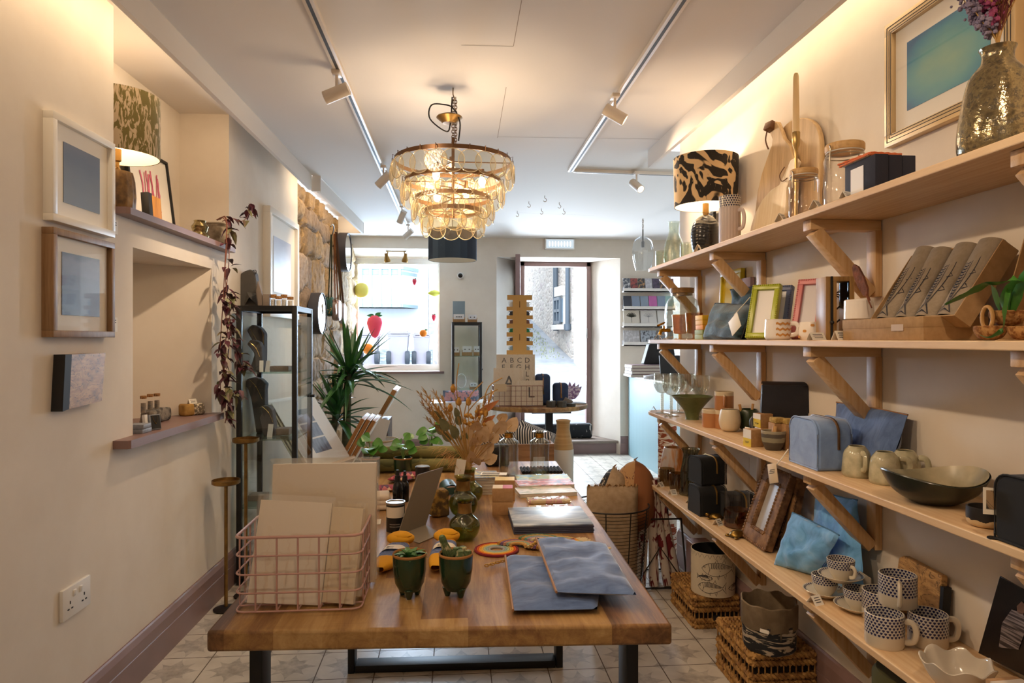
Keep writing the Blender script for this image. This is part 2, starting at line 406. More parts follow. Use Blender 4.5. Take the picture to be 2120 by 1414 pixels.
def bz(py,px=1000,y=BY):return on(px,py,y=y).z
wx0,wx1,wz0,wz1=bx(727),bx(910),bz(769,800),bz(514,800)
dx0,dx1,dz1=bx(1028),bx(1284),bz(533,1150)
w2x0,w2x1,w2z0,w2z1=2.42,3.1,1.05,2.08
m=MB()
def bw(x0,x1,z0,z1):m.quad((x0,BY,z0),(x1,BY,z0),(x1,BY,z1),(x0,BY,z1))
bw(-1.4,wx0,0,2.46);bw(wx0,wx1,0,wz0);bw(wx0,wx1,wz1,2.46);bw(wx1,dx0,0,2.46);bw(dx0,dx1,dz1,2.46);bw(dx1,w2x0,0,2.46)
bw(w2x0,w2x1,0,w2z0);bw(w2x0,w2x1,w2z1,2.46);bw(w2x1,3.3,0,2.46)
DY=8.0;gx0,gx1,gz1=bx(1076,DY),bx(1222,DY),bz(543,1150,DY)
m.quad((dx0,BY,0),(gx0-.02,DY,0),(gx0-.02,DY,gz1),(dx0,BY,dz1));m.quad((dx1,BY,0),(gx1,DY,0),(gx1,DY,gz1),(dx1,BY,dz1))
m.quad((dx0,BY,dz1),(dx1,BY,dz1),(gx1,DY,gz1),(gx0-.02,DY,gz1))
WYY=BY+.22;vx0,vx1,vz0,vz1=wx0-.02,wx1-.005,bz(767,800,WYY),bz(535,800,WYY)
m.quad((wx0,BY,wz0),(wx0,BY,wz1),(vx0,WYY,vz1),(vx0,WYY,vz0));m.quad((wx1,BY,wz0),(wx1,BY,wz1),(vx1,WYY,vz1),(vx1,WYY,vz0))
m.quad((wx0,BY,wz1),(wx1,BY,wz1),(vx1,WYY,vz1),(vx0,WYY,vz1));m.quad((wx0,BY,wz0),(wx1,BY,wz0),(vx1,WYY,vz0),(vx0,WYY,vz0))
m.quad((w2x0,BY,w2z0),(w2x0,BY,w2z1),(w2x0,WYY,w2z1),(w2x0,WYY,w2z0));m.quad((w2x1,BY,w2z0),(w2x1,BY,w2z1),(w2x1,WYY,w2z1),(w2x1,WYY,w2z0))
m.quad((w2x0,BY,w2z1),(w2x1,BY,w2z1),(w2x1,WYY,w2z1),(w2x0,WYY,w2z1));m.quad((w2x0,BY,w2z0),(w2x1,BY,w2z0),(w2x1,WYY,w2z0),(w2x0,WYY,w2z0))
struct('wall_back',m,PAINT,ang=20)
board('baseboard_back',(dx1,BY,0),(3.3,BY,0),.2);board('baseboard_back_left',(-1.3,BY,0),(dx0,BY,0),.2)
def frame_rect(m,x0,x1,z0,z1,y,w,d):
 m.box(((x0+x1)/2,y,z1-w/2),(x1-x0,d,w),bev=.006);m.box(((x0+x1)/2,y,z0+w/2),(x1-x0,d,w),bev=.006)
 m.box((x0+w/2,y,(z0+z1)/2),(w,d*.98,z1-z0-2*w),bev=.004);m.box((x1-w/2,y,(z0+z1)/2),(w,d*.98,z1-z0-2*w),bev=.004)
win=thing('window_1',None,None);win['kind']='structure'
m=MB();frame_rect(m,vx0,vx1+.04,vz0,vz1,WYY+.03,.065,.07);m.build('frame',WHITEP,win)
m=MB();m.box(((vx0+vx1)/2,WYY+.05,(vz0+vz1)/2),(vx1-vx0,.006,vz1-vz0));m.build('pane',thin('window glass','f4faff',1.3),win)
w2=thing('window_2',None,None);w2['kind']='structure'
m=MB();frame_rect(m,w2x0,w2x1,w2z0,w2z1,WYY+.03,.05,.07);m.build('frame',WHITEP,w2)
m=MB();m.box(((w2x0+w2x1)/2,WYY+.05,(w2z0+w2z1)/2),(w2x1-w2x0,.006,w2z1-w2z0));m.build('pane',thin('window glass','f4faff',1.3),w2)
m=MB();m.box(((wx0+wx1)/2+.02,BY+.06,wz0-.012),(wx1-wx0+.06,.20,.026),bev=.006);struct('trim_9',m,MAUVE)
fx0,fx1=gx0,gx1
dr=thing('door_1',None,None);dr['kind']='structure'
m=MB();w=.055
m.box(((fx0+fx1)/2,DY,gz1-w/2-.0),(fx1-fx0,.09,w),bev=.006);m.box((fx0+w/2,DY,gz1/2+.1),(w,.09,gz1-.2),bev=.006);m.box((fx1-w/2,DY,gz1/2+.1),(w,.09,gz1-.2),bev=.006)
m.build('frame',MAUVE,dr)
lf0,lf1=on(1072,600,y=7.18),on(1073,600,y=7.95);lx=(lf0.x+lf1.x)/2;ztop=on(1073,526,y=7.18).z
LM_=Matrix.Translation((lx,7.565,0))@rotm((0,0,-math.atan2(lf1.x-lf0.x,.77)));m=MB()
for y in (-.335,.335):m.box((0,y,(ztop+.25)/2),(.05,.11,ztop-.25),bev=.004,M=LM_)
for z,hh in ((ztop-.06,.12),(.25+.12,.24)):m.box((0,0,z),(.048,.56,hh),M=LM_)
lf=m.build('leaf',MAUVE,dr);m=MB();m.box((0,0,(ztop+.37)/2),(.008,.57,ztop-.58),M=LM_);m.build('pane',thin('window glass','f4faff',1.3),lf)
m=MB();m.box((lx-.03,7.93,1.85),(.05,.03,.12),bev=.004);m.box((lx-.03,7.93,.6),(.05,.03,.12),bev=.004);m.build('hinge',BLACKM,dr)
m=MB();m.box((fx1-.055,DY-.05,bz(690,1215,DY)),(.018,.02,.12),bev=.004);m.build('lock_plate',mat('bright lock steel','d8dadd',.25,.9),dr)
sy=on(1290,939,z=0).y;sx1=on(1288,910,y=sy).x;STEPZ=on(1280,912,y=sy).z
m=MB();m.box(((-.1+sx1)/2,(sy+8.05)/2+.02,STEPZ/2-.015),(sx1+.1,8.05-sy,STEPZ-.03));struct('trim_10',m,MAUVE)
STEPW=wood('worn dark step timber','8c7b6e','4d4038','x',1,.6)
m=MB();m.box(((-.1+sx1)/2,(sy+8.05)/2,STEPZ-.014),(sx1+.1,8.05-sy+.03,.03),bev=.005);struct('trim_11',m,STEPW)
random.seed(5)
seeds=[]
hz=0
while hz<2.6:
 rh=random.uniform(.15,.30);s=sS-.3+random.uniform(-.2,0)
 while s<sE+.4:
  wdt=random.uniform(.22,.60);seeds.append((s+wdt/2,hz+rh/2+random.uniform(-.04,.04),wdt,rh,random.random(),random.random()));s+=wdt
 hz+=rh
seeds_ar=seeds
def stone_at(s,z):
 s2=s+noise.noise((s*5,z*5,1))*.05;z2=z+noise.noise((s*5,z*5,7))*.045
 d1=d2=9;c=None
 for q_ in seeds_ar:
  dd=(abs((s2-q_[0])/q_[2])**2.6+abs((z2-q_[1])/q_[3])**2.6)**(1/2.6)
  if dd<d1:d2=d1;d1=dd;c=q_
  elif dd<d2:d2=dd
 return d1,d2-d1,c
m=MB();NS,NZ=150,130;cols=[]
def sp(u,v):
 s=sS+.002+(sE-sS)*u;z=2.44*v;d1,g,c=stone_at(s,z)
 h=min(1,g/.16)**.5
 n=-.055+h*(.045+.05*(c[4]-.4))+noise.noise((s*14,z*14,3))*.012+noise.noise((s*45,z*45,9))*.005
 if u<.012:n=min(n,.0)
 cols.append((c[5] if h>.45 else .0,min(1,h),c[4]));return WL(s,n,z)
m.grid(sp,NS,NZ)
t=NT('rough sandstone and mortar');at=t.n('Attribute',attribute_name='tone').outputs[0];a=t.xyz(at)
c=t.ramp(a[0],[(0,'a88f6c'),(.2,'9c8058'),(.4,'b89a6e'),(.6,'8a7458'),(.8,'a99580'),(1,'84705e')])
f=t.noise(t.obj(),30,6,.7);c=t.mix(t.math('MULTIPLY',t.ramp(f,[(.4,'000000'),(.62,'ffffff')]),.55),c,'57452f')
c=t.mix(t.ramp(t.noise(t.obj(),7,3),[(.5,'000000'),(.75,'999999')]),c,'c2a67c');c=t.mix(t.ramp(a[1],[(.25,'000000'),(.5,'ffffff')]),'6b583c',c)
t.pr(c,.9,bump=f,bs=.5,bd=.01)
o=struct('wall_left_stone',m,t.m,weld=False,ang=60)
ca=o.data.color_attributes.new('tone','FLOAT_COLOR','POINT')
for i,q_ in enumerate(cols):ca.data[i].color=(*q_,1)
EXT=mat('street asphalt','9a9fa6',.9,noise=(3,'7d838b',.3,.7),bump=(60,.3))
m=MB()
def ground(u,v):
 x=-9+22*u;y=8.06+30*v
 f=min(1,max(0,(x+.6)/1.6));z=.20+(max(0,y-9.5)*.163+max(0,y-13.6)*.093)*f+max(0,y-13)*.02*(1-f)
 return (x,y,z)
m.grid(ground,45,40);struct('street',m,EXT)
t=NT('rubble stone masonry');v_=t.obj((1,1,1.5))
vo=t.n('TexVoronoi',v_,I={'Scale':6.5,'Randomness':1.0});ed=t.n('TexVoronoi',v_,I={'Scale':6.5},feature='DISTANCE_TO_EDGE')
cc=t.ramp(t.xyz(vo.outputs['Color'])[0],[(0,'b5b0ac'),(.3,'ddd5cc'),(.6,'c6bbb3'),(.8,'e6dfd8'),(1,'bcb0b0')])
cc=t.mix(t.ramp(ed.outputs[0],[(.02,'000000'),(.09,'ffffff')]),'d9d5cf',cc);cc=t.mix(t.math('MULTIPLY',t.noise(v_,22,4),.5),cc,'77706c')
RUBBLE=t.pr(cc,.95,bump=ed.outputs[0],bs=.8,bd=.03)
b=thing('stone_house','tall rubble stone house seen through the open doorway up the lane','building',(1.75,14.2,.3))
m=MB()
A_,B_=Vector((.60,-.6,0)),Vector((-.05,4.8,0))
dv=(B_-A_).normalized();nv=Vector((dv.y,-dv.x,0))*-1
M_=Matrix(((dv.x,nv.x,0,A_.x),(dv.y,nv.y,0,A_.y),(0,0,1,-.6),(0,0,0,1)))
m.box((7.5,-2.5,3.6),(15,5,7.2),M=M_);m.build('wall',RUBBLE,b)
PIPE=mat('blue grey drainpipe paint','55616e',.5)
def onface(px,py):
 r=ray(px,py);o0=Vector((1.75,14.2,.3))+A_;n3=Vector((dv.y,-dv.x,0)).normalized();d=(o0-Vector((0,0,EYE))).dot(n3)/r.dot(n3)
 return Vector((0,0,EYE))+r*d-Vector((1.75,14.2,.3))
for px in (1153,1178):
 p=onface(px,685);m=MB();off=Vector((-.05,-.12,0))
 m.tube([p+off,p+off+Vector((0,0,4.2))],.055 if px<1160 else .045,10)
 for dz in (.02,1.6,3.1):m.tube([p+off+Vector((0,0,dz)),p+off+Vector((0,0,dz+.12))],.075,10)
 m.build('drainpipe',PIPE,b)
p0,p1=onface(1164,668),onface(1176,618)
fw=MB();ew=(p1-p0);ww=Vector((ew.x,ew.y,0)).length
Mw=Matrix.Translation(p0)@Matrix(((-dv.x,nv.x,0,0),(-dv.y,nv.y,0,0),(0,0,1,0),(0,0,0,1)))
sgn=1 if Vector((ew.x,ew.y,0)).dot(-dv)>0 else -1
hh=ew.z
fw.box((sgn*ww/2,.06,hh/2),(ww+.10,.1,hh+.12),M=Mw);fw.box((sgn*ww/2,.1,hh+.16),(ww+.14,.12,.2),M=Mw);fw.box((sgn*ww/2,.14,-.1),(ww+.16,.16,.1),M=Mw)
wi=fw.build('window_surround',mat('pale dressed stone','dcd9d4',.9),b)
m=MB();m.box((sgn*ww/2,.13,hh/2),(ww,.04,hh),M=Mw);m.build('glazing',mat('blue grey glazing','6d8294',.15),wi)
m=MB()
for i in (0,.5,1):m.box((sgn*ww*i,.17,hh/2),(.05,.04,hh),M=Mw);m.box((sgn*ww/2,.17,hh*i),(ww,.04,.06),M=Mw)
m.build('sash',PIPE,wi)
m=MB();m.box((2.80,13.1,3.2),(.92,.5,6));o=m.build('gatepost_wall',mat('whitewashed render','e9e9e8',.9));tag(o,'whitewashed wall end standing right of the stone house outside the door','wall')
random.seed(8);m=MB()
for i in range(900):
 u=random.random();p=Vector((1.75,14.2,.3))+A_+dv*(u*9+.1)+nv*random.uniform(.15,.6)
 z=ground((p.x+9)/22,(p.y-8.06)/30)[2]
 m.leaf((p.x,p.y,z),(random.uniform(-.6,.6),random.uniform(-.6,.6),1),random.uniform(.03,.07),.02,n=2)
tag(m.build('grass_verge',mat('moss green grass','a3ad7a',.9)),'mossy grass verge along the foot of the stone house','grass',kind='stuff')
h=thing('white_house','white painted house with a bay window across the street','building',(-3.3,13.2,.3))
HW=mat('white house paint','f2f4f6',.8);HT=mat('pale blue trim paint','a9bfca',.6)
hx0,hx1=bx(690,12.6),bx(858,12.6)
m=MB();m.box((-.2,2.5,3),(hx1+3.3+3.4,4,6.6),bev=.02);m.build('wall',HW,h)
t_=on(800,546,y=12.4).z-.3;bt=on(800,632,y=12.4).z-.3;cxh=(bx(700,12.4)+bx(855,12.4))/2+3.3;hwid=bx(855,12.4)-bx(700,12.4)
m=MB();pl=[(-hwid/2,0),(-hwid/2+.25,-.5),(hwid/2-.25,-.5),(hwid/2,0)]
m.prism(pl,t_-bt,M=Matrix.Translation((cxh,.5,bt)));bay=m.build('bay_window',HW,h)
m=MB()
for zz,s_ in ((t_-.02,1.05),(t_-.12,1.0),(bt,1.03)):m.prism([(a*s_,b_*s_*1.05) for a,b_ in pl],.06,M=Matrix.Translation((cxh,.5,zz)))
m.build('cornice',HT,bay)
m=MB()
for k in range(5):m.box((cxh-hwid/2+.3+k*(hwid-.6)/4,-.03,(t_+bt)/2),(.05,.06,t_-bt))
m.build('glazing_bar',HT,bay)
m=MB();m.box((cxh,-.005,(t_+bt)/2),(hwid-.6,.02,t_-bt-.3));m.build('glazing',mat('pale curtained glass','dde6ea',.2),bay)
sh=MB();xa=bx(858,13.0);sh.box((xa+1.12,13.6,3.2),(1.7,1.0,7));tag(sh.build('stone_cottage',RUBBLE),'rubble stone house beside the white house seen through the window','building')
m=MB();m.box((-3.2,12.2,.55),(5.6,.3,1.1));tag(m.build('garden_wall',mat('dark grey slate stones','7f8484',.9,noise=(12,'b4b6b4',.4,.6),bump=(14,.6),stretch=(1,1,4))),'low grey stone garden wall behind the wheelie bins','wall')
BIN=mat('pale lilac grey bin plastic','9c949d',.55)
def bin_(px0,px1,pt,pb,label,y):
 a,b_=on(px0,pb,y=y),on(px1,pb,y=y);w=b_.x-a.x;hgt=(pb-pt)*kk(a);t=thing('wheelie_bin',label,'bin',((a.x+b_.x)/2,y,a.z),group='wheelie bins in the street')
 m=MB();w0=w*.40;d0=w*.42
 vs=[(-w0,-d0,0),(w0,-d0,0),(w0,d0,0),(-w0,d0,0),(-w/2,-w/2,hgt*.9),(w/2,-w/2,hgt*.9),(w/2,w/2,hgt*.9),(-w/2,w/2,hgt*.9)]
 m.raw(vs,[(3,2,1,0),(4,5,6,7),(0,1,5,4),(1,2,6,5),(2,3,7,6),(3,0,4,7)]);m.box((0,0,hgt*.87),(w*1.06,w*1.06,hgt*.06),bev=.01);m.build('body',BIN,t)
 m=MB();m.box((0,0,hgt*.93),(w*1.12,w*1.14,hgt*.035),bev=.015);m.box((0,-w*.1,hgt*.965),(w*.9,w*.8,hgt*.035),rot=(.05,0,0),bev=.02);lid=m.build('lid',BIN,t)
 m=MB();m.tube([(-w*.45,w*.62,hgt*.93),(w*.45,w*.62,hgt*.93)],.03,8);m.build('handle',BIN,t)
 for s_ in (-1,1):m=MB();m.lathe([(0,-.03),(.09,-.03),(.1,0),(.09,.03),(0,.03)],16,c=(s_*w*.46,-w*.40,.1),rot=(0,pi/2,0));m.build('wheel',mat('rubber','3a3d44',.7),t)
bin_(745,784,688,755,'left wheelie bin in the street behind the red strawberry',9.6);bin_(805,846,685,755,'middle wheelie bin with a crooked lid in the street',9.7);bin_(857,889,688,755,'right wheelie bin in the street behind the small orange',9.8)
# ================================================================ LEFT SIDE
def wallM(p):return p,LRZ
def gradient(name,stops,axis=2,lo=0,hi=1,wob=.0,rough=.35):
 if name in _mc:return _mc[name]
 t=NT(name);v=t.xyz(t.obj())[axis];f=t.math('DIVIDE',t.math('SUBTRACT',v,lo),hi-lo)
 if wob:f=t.math('ADD',f,t.math('MULTIPLY',t.math('SUBTRACT',t.noise(t.obj((1,1,2.5)),7,4),.5),wob))
 m=t.pr(t.ramp(f,stops),rough);_mc[name]=m;return m
def framed(name,label,loc,rz,w,h,fw,dep,fm,prm,mx,mz0,mz1,glass=True,rot=None,matm=None,group=None,cat='picture'):
 """framed print: local x out of the wall, y along, z up; origin at the lower centre of the back"""
 t=thing(name,label,cat,loc,rz,group,rot)
 m=MB()
 for z in (fw/2,h-fw/2):m.box((dep/2,0,z),(dep,w,fw),bev=.0015)
 for y in (-w/2+fw/2,w/2-fw/2):m.box((dep/2,y,h/2),(dep*.995,fw,h-2*fw),bev=.001)
 m.build('frame',fm,t)
 m=MB();m.box((dep*.35,0,h/2),(dep*.3,w-2*fw+.002,h-2*fw+.002));m.build('mount',matm or PAPER,t)
 if prm:m=MB();m.box((dep*.5+.001,0,(mz0+mz1)/2),(.002,w-2*fw-2*mx,mz1-mz0));m.build('print',prm,t)
 if glass:m=MB();m.box((dep*.68,0,h/2),(.002,w-2*fw+.002,h-2*fw+.002));m.build('glazing',thin('picture glass','ffffff',1.35,.03),t)
 return t
def wallpic(px0,px1,pt,pb,*a,**k):
 a0,a1=onL(px0,pb,.02),onL(px1,pb,.02);zt=onL(px0,pt,.02).z;w=(a1-a0).length;c=(a0+a1)/2-_nn*.02
 return (c.x,c.y,a0.z),w,zt-a0.z
FWHITE=mat('white picture frame','f0ece4',.4);FOAK=wood('oak picture frame','9a7a58','7c5d3f','z',2,.5)
MIST=gradient('blue grey mist print',[(0,'76808f'),(.45,'5c6a84'),(.7,'6e7489'),(1,'5b6c92')],2,.1,.36,.3)
NIGHT=gradient('dark blue seascape print',[(0,'2c2a36'),(.35,'4a4656'),(.5,'6a6674'),(.62,'39384e'),(1,'1d1d33')],2,.1,.36,.5)
PALE=gradient('pale lilac cloud print',[(0,'a9adbf'),(.12,'d5d6e2'),(.5,'dfe2ee'),(1,'b9bfd4')],2,.1,.5,.3)
loc,w,h=wallpic(104,232,228,456)
framed('framed_picture','white framed print of a plain blue mist, upper of two on the near left wall',loc,LRZ,w,h,.022,.03,FWHITE,MIST,w*.15,h*.21,h*.78,glass=False)
loc,w,h=wallpic(100,229,469,698)
framed('framed_picture','oak framed dark blue seascape print below the white framed one',loc,LRZ,w,h,.02,.035,FOAK,NIGHT,w*.14,h*.21,h*.80)
loc,w,h=wallpic(551,612,425,655)
framed('framed_picture','large white framed pale lilac print on the wall behind the glass cabinet',loc,LRZ,w,h,.04,.045,FWHITE,PALE,w*.15,h*.24,h*.76,glass=False)
def wall_card(px,py,w,h,label):
 p=onL(px,py);t=MB();t.box((.002,0,0),(.003,w,h));t.mi=1
 for i in range(2):t.box((.0038,-w*.1,h*(.3-.16*i)),(.0006,w*.6,h*.06))
 tag(t.build('title_card',[PAPER,INK],None,(p.x,p.y,p.z),LRZ),label,'label','title cards by the pictures')
wall_card(237,470,.033,.05,'small white title card beside the white framed blue print');wall_card(236,672,.033,.05,'small white title card beside the oak framed print')
def spalted(name):
 if name in _mc:return _mc[name]
 t=NT(name);v=t.obj((1,1,2.2),(.5,0,0));n_=t.noise(v,9,4,.6,1.6)
 line=t.ramp(t.math('ABSOLUTE',t.math('SUBTRACT',t.math('FRACT',t.math('MULTIPLY',n_,6)),.5)),[(.0,'ffffff'),(.09,'000000')])
 patch=t.ramp(t.noise(t.obj((1,1,1.6)),22,3),[(.52,'000000'),(.68,'ffffff')])
 c=t.ramp(t.noise(t.obj((1,1,5)),20,4),[(.3,'cfa56c'),(.7,'a67c4c')]);c=t.mix(t.math('MULTIPLY',patch,.5),c,'4b3227');c=t.mix(t.math('MULTIPLY',line,.85),c,'23150f')
 m=t.pr(c,.4);_mc[name]=m;return m
SPALT=spalted('spalted beech');BLK=mat('matt black paint','121114',.6);ORANGEW=wood('orange varnished wood','d99a45','a86a25','z',1.5,.35)
a0,a1=onL(127,850,.03),onL(216,850,.03);zt=onL(135,734,.03).z;zb=onL(127,852,.03).z;L_=(a1-a0).length;c0=(a0+a1)/2
t=thing('wood_block','spalted wood block with a black painted side on the near left wall','decoration',(c0.x-.03,c0.y,zb),LRZ)
hb=zt-zb;m=MB();m.prism([(-L_*.36,.004),(L_*.40,.012),(L_*.5,hb),(-L_*.30,hb)],.034,M=Matrix(((0,0,1,.0),(1,0,0,0),(0,1,0,0),(0,0,0,1))));m.build('face',SPALT,t)
m=MB();m.prism([(-L_*.5,0),(-L_*.362,.004),(-L_*.302,hb),(-L_*.44,hb)],.0345,M=Matrix(((0,0,1,.0),(1,0,0,0),(0,1,0,0),(0,0,0,1))));m.build('painted_side',BLK,t)
a0,a1=onL(122,1240),onL(180,1215);z0,z1=onL(180,1250).z,onL(180,1189).z;L_=(a1-a0).length;hb=z1-z0
t=thing('wall_socket','white double wall socket low on the near left wall','socket',((a0.x+a1.x)/2,(a0.y+a1.y)/2,z0),LRZ)
PLW=mat('white switch plastic','e9e6e2',.3)
m=MB();m.box((.006,0,hb/2),(.012,L_,hb),bev=.003);m.build('plate',PLW,t)
for sy_ in (-.25,.25):
 m=MB();m.box((.013,sy_*L_*.45,hb*.74),(.006,.012,.02),rot=(0,.15,0),bev=.001);m.build('rocker',PLW,t)
 m=MB()
 for dy,dz,a,b in ((0,.50,.004,.009),(-.010,.30,.009,.004),(.010,.30,.009,.004)):m.box((.0125,sy_*L_*1.0+dy,hb*dz),(.0012,a,b))
 m.build('pin_slot',INK,t)
SZ=1.753
def sillp(px,n,z=SZ):
 p=onL(px,500,n);return Vector((p.x,p.y,z))
def camo_mat(name,c1,c2,sc=(1,1,.35),scale=30,lo=.5,det=3,dist=1.2):
 if name in _mc:return _mc[name]
 t=NT(name);f=t.ramp(t.noise(t.obj(sc),scale,det,.6,dist),[(lo-.015,'000000'),(lo+.015,'ffffff')])
 wv=t.math('MULTIPLY',t.noise(t.obj(),320,1),.25)
 m=t.pr(t.mix(f,hx(c1),hx(c2)),.85,bump=wv,bs=.2);_mc[name]=m;return m
OLIVE=camo_mat('olive brush print linen','6a6032','b9a68a',(1,1,.3),48,.52)
def table_lamp(name,label,loc,base_prof,base_mat,neck,sr0,sr1,sz0,sz1,shade_mat,lin,base_fn=None,on_w=6,n=48,bulb=True):
 t=thing(name,label,'lamp',loc)
 m=MB();m.lathe(base_prof,n,fn=base_fn);m.build('base',base_mat,t)
 m=MB();m.lathe([(0,neck[0]),(.012,neck[0]),(.012,neck[0]+.01),(.007,neck[0]+.014),(.007,neck[1]-.05),(.014,neck[1]-.045),(.014,neck[1]),(0,neck[1])],16);m.build('neck',BRASS,t)
 m=MB();m.lathe([(sr0,sz0),(sr1,sz1)],64);m.mi=1;m.lathe([(sr0-.003,sz0+.001),(sr1-.003,sz1-.001)],64)
 m.mi=0;m.lathe([(sr0-.003,sz0),(sr0,sz0)],64);m.lathe([(sr1-.003,sz1),(sr1,sz1)],64)
 for k in range(3):a=k*2.094;m.tube([(0,0,sz1-.03),(sr1*cos(a)*.99,sr1*sin(a)*.99,sz1-.01)],.0015,5)
 m.build('shade',[shade_mat,lin],t)
 if bulb:
  m=MB();m.ball((0,0,neck[1]+.03),(.028,.028,.035),16,10);m.build('bulb',glow('lit lamp bulb','ffdba6',8),t)
  lamp('lamp_light','POINT',Vector(loc)+Vector((0,0,neck[1]+.09)),on_w,WARM2,radius=.03)
 return t
LIN=mat('white shade lining','f3ead8',.8)
p=sillp(243,-.105)
flut=lambda a,r,z:(r*(1+.07*(abs(sin(a*7.5))-.5)),z)
k_=kk(p)
table_lamp('table_lamp','table lamp with olive brushstroke shade and brown fluted base in the alcove',p,[(0,0),(.050,0),(.060,.02),(.064,.08),(.060,.14),(.052,.176),(0,.18)],
mat('brown bronze glaze','4d3a25',.4,.2,noise=(30,'7d6038')),(.18,.265),.148,.148,.235,.235+126*k_,OLIVE,LIN,flut,2.2)
CORALP=mat('coral pink ink','d76a86',.6)
p=sillp(352,-.20);w,h=.42,.40
t=framed('art_print','black framed coral branch print leaning in the alcove behind the lamp',(p.x,p.y-.17,SZ),LRZ,w,h,.014,.018,BLK,None,0,0,0,glass=False,rot=(0,R(-7),LRZ),cat='picture')
m=MB();random.seed(3)
for k in range(9):
 y=-.08+k*.02;z0=.12+random.random()*.03;pts=[(y,z0)]
 for j in range(6):pts.append((pts[-1][0]+random.uniform(-.008,.008),pts[-1][1]+.027))
 m.stroke(pts,random.uniform(.006,.012),lambda u,v:(.0121,u,v))
m.build('print',CORALP,t)
p=sillp(318,-.10)
t=thing('wood_block','orange varnished wood block with a black side standing in the alcove','decoration',p,LRZ+R(0),rot=(0,R(-4),LRZ))
m=MB();m.box((0,.015,.072),(.03,.085,.144),bev=.002);m.build('face',ORANGEW,t);m=MB();m.box((0,-.045,.075),(.032,.034,.15),bev=.002);m.build('painted_side',BLK,t)
MERC=mat('antiqued mercury glass','a89a72',.18,.95,noise=(60,'6c5a38',.35,.7),bump=(70,.35))
p=sillp(414,-.04);m=MB();m.lathe(hollow([(.028,0),(.04,.012),(.042,.03),(.032,.045),(.036,.058),(.04,.072),(.03,.085),(.026,.092),(.028,.1)],.003),32)
tag(m.build('mercury_jar',MERC,None,p),'small silvered glass jar on the sill beside the tin planter','jar')
p=sillp(449,-.02)
t=thing('trailing_plant','purple trailing plant in a weathered tin planter at the end of the sill','plant',p)
TIN=mat('weathered galvanised tin','9c917f',.6,.35,noise=(22,'6f6455',.35,.65),bump=(60,.2))
m=MB();m.lathe(hollow([(.062,0),(.066,.01),(.07,.105),(.073,.107),(.073,.113)],.003),36,sy=.8);m.build('planter',TIN,t)
m=MB();m.lathe([(0,.1),(.068,.098)],24,sy=.8);m.build('soil',mat('dark potting soil','3b2c22',.95,bump=(80,.8)),t)
STEM=mat('brown red plant stem','7b4a3c',.6);LP=mat('purple wandering leaf','5b2136',.45,noise=(30,'3f2b2a'));LG=mat('grey green wandering leaf','7b7c52',.5,noise=(40,'5c3440',.45,.7))
def rel(px,py,n):return onL(px,py,n)-p
ms=MB();mp=MB();mg=MB();random.seed(11)
strands=[[(455,455,.0),(466,448,.05),(470,470,.07),(469,520,.075),(466,560,.075),(470,610,.07),(476,650,.08),(470,690,.09),(462,740,.08),(468,790,.09),(472,840,.08),(466,876,.08)],
[(450,456,.0),(463,452,.05),(473,480,.07),(474,540,.08),(468,600,.07),(464,640,.08),(478,690,.1),(489,730,.12),(500,760,.13),(505,752,.13)],
[(448,455,.0),(468,455,.06),(466,540,.08),(462,620,.07),(458,680,.07),(456,720,.07),(462,770,.08),(456,800,.07),(466,825,.08),(489,810,.12)],
[(460,458,.0),(480,453,.06),(500,458,.10),(513,447,.12),(515,425,.12)]]
for si,sd in enumerate(strands):
 pts=curve([rel(*q_) for q_ in sd],5);ms.tube(pts,.0022,5)
 for i,q_ in enumerate(pts[4:]):
  f=i/len(pts);n_=0 if (si<3 and f<.35 and random.random()<.85) else random.choice([1,1,2,2,3] if si<3 else [0,0,0,1])
  if si==3 and i>len(pts)-10:n_=2
  for _ in range(n_):
   d=Vector((random.uniform(-.4,1),random.uniform(-1,1),random.uniform(-.9,.25)))
   mm=mg if random.random()<.28 else mp;o_=q_+Vector((random.uniform(-.008,.02),random.uniform(-.02,.02),random.uniform(-.01,.01)))
   mm.leaf(o_,d,random.uniform(.034,.066),random.uniform(.020,.034),.35,n=4,fold=.2)
ms.build('stem',STEM,t);mp.build('foliage',LP,t);mg.build('variegated_foliage',LG,t)
NZ_=.93
def nichep(px,n):q_=onL(px,860,n);return Vector((q_.x,q_.y,NZ_))
PUM=mat('grey speckled stone','8d857b',.95,noise=(45,'3d3a38',.38,.62),bump=(60,.8));PUMW=mat('cream pitted stone','d9cdb6',.95,noise=(70,'6b6154',.38,.5),bump=(70,.9));OCHRE=mat('ochre stone','b08a4a',.9,noise=(20,'8d6a34'),bump=(40,.4))
def stone(name,label,loc,size,rz,mats,cat='stone',cut=.0):
 t=thing(name,label,cat,loc,rz)
 m=MB();m.box((cut*size[0]/2-size[0]*.0,0,size[2]/2),(size[0]*(1-cut),size[1],size[2]),bev=min(size)*.22,seg=3);bmesh.ops.subdivide_edges(m.bm,edges=m.bm.edges,cuts=2,use_grid_fill=True);m.wobble(min(size)*.09,38,3);
 for v in m.bm.verts:v.co.z=max(0,v.co.z)
 m.build('body',mats[0],t)
 if cut:m=MB();m.box((-size[0]/2+cut*size[0]/2,0,size[2]/2),(size[0]*cut+.012,size[1]*1.02,size[2]*1.01),bev=min(size)*.2,seg=3);m.wobble(min(size)*.05,30,8);m.build('painted_end',mats[1],t)
 return t
p=nichep(322,-.10)
t=stone('stone_rack','rough grey stone block holding three corked glass tubes in the lower niche',p,(.06,.17,.058),LRZ,[PUM],'rack')
SAND=mat('grey sand fill','6d6a6c',.9,noise=(60,'a08f78'))
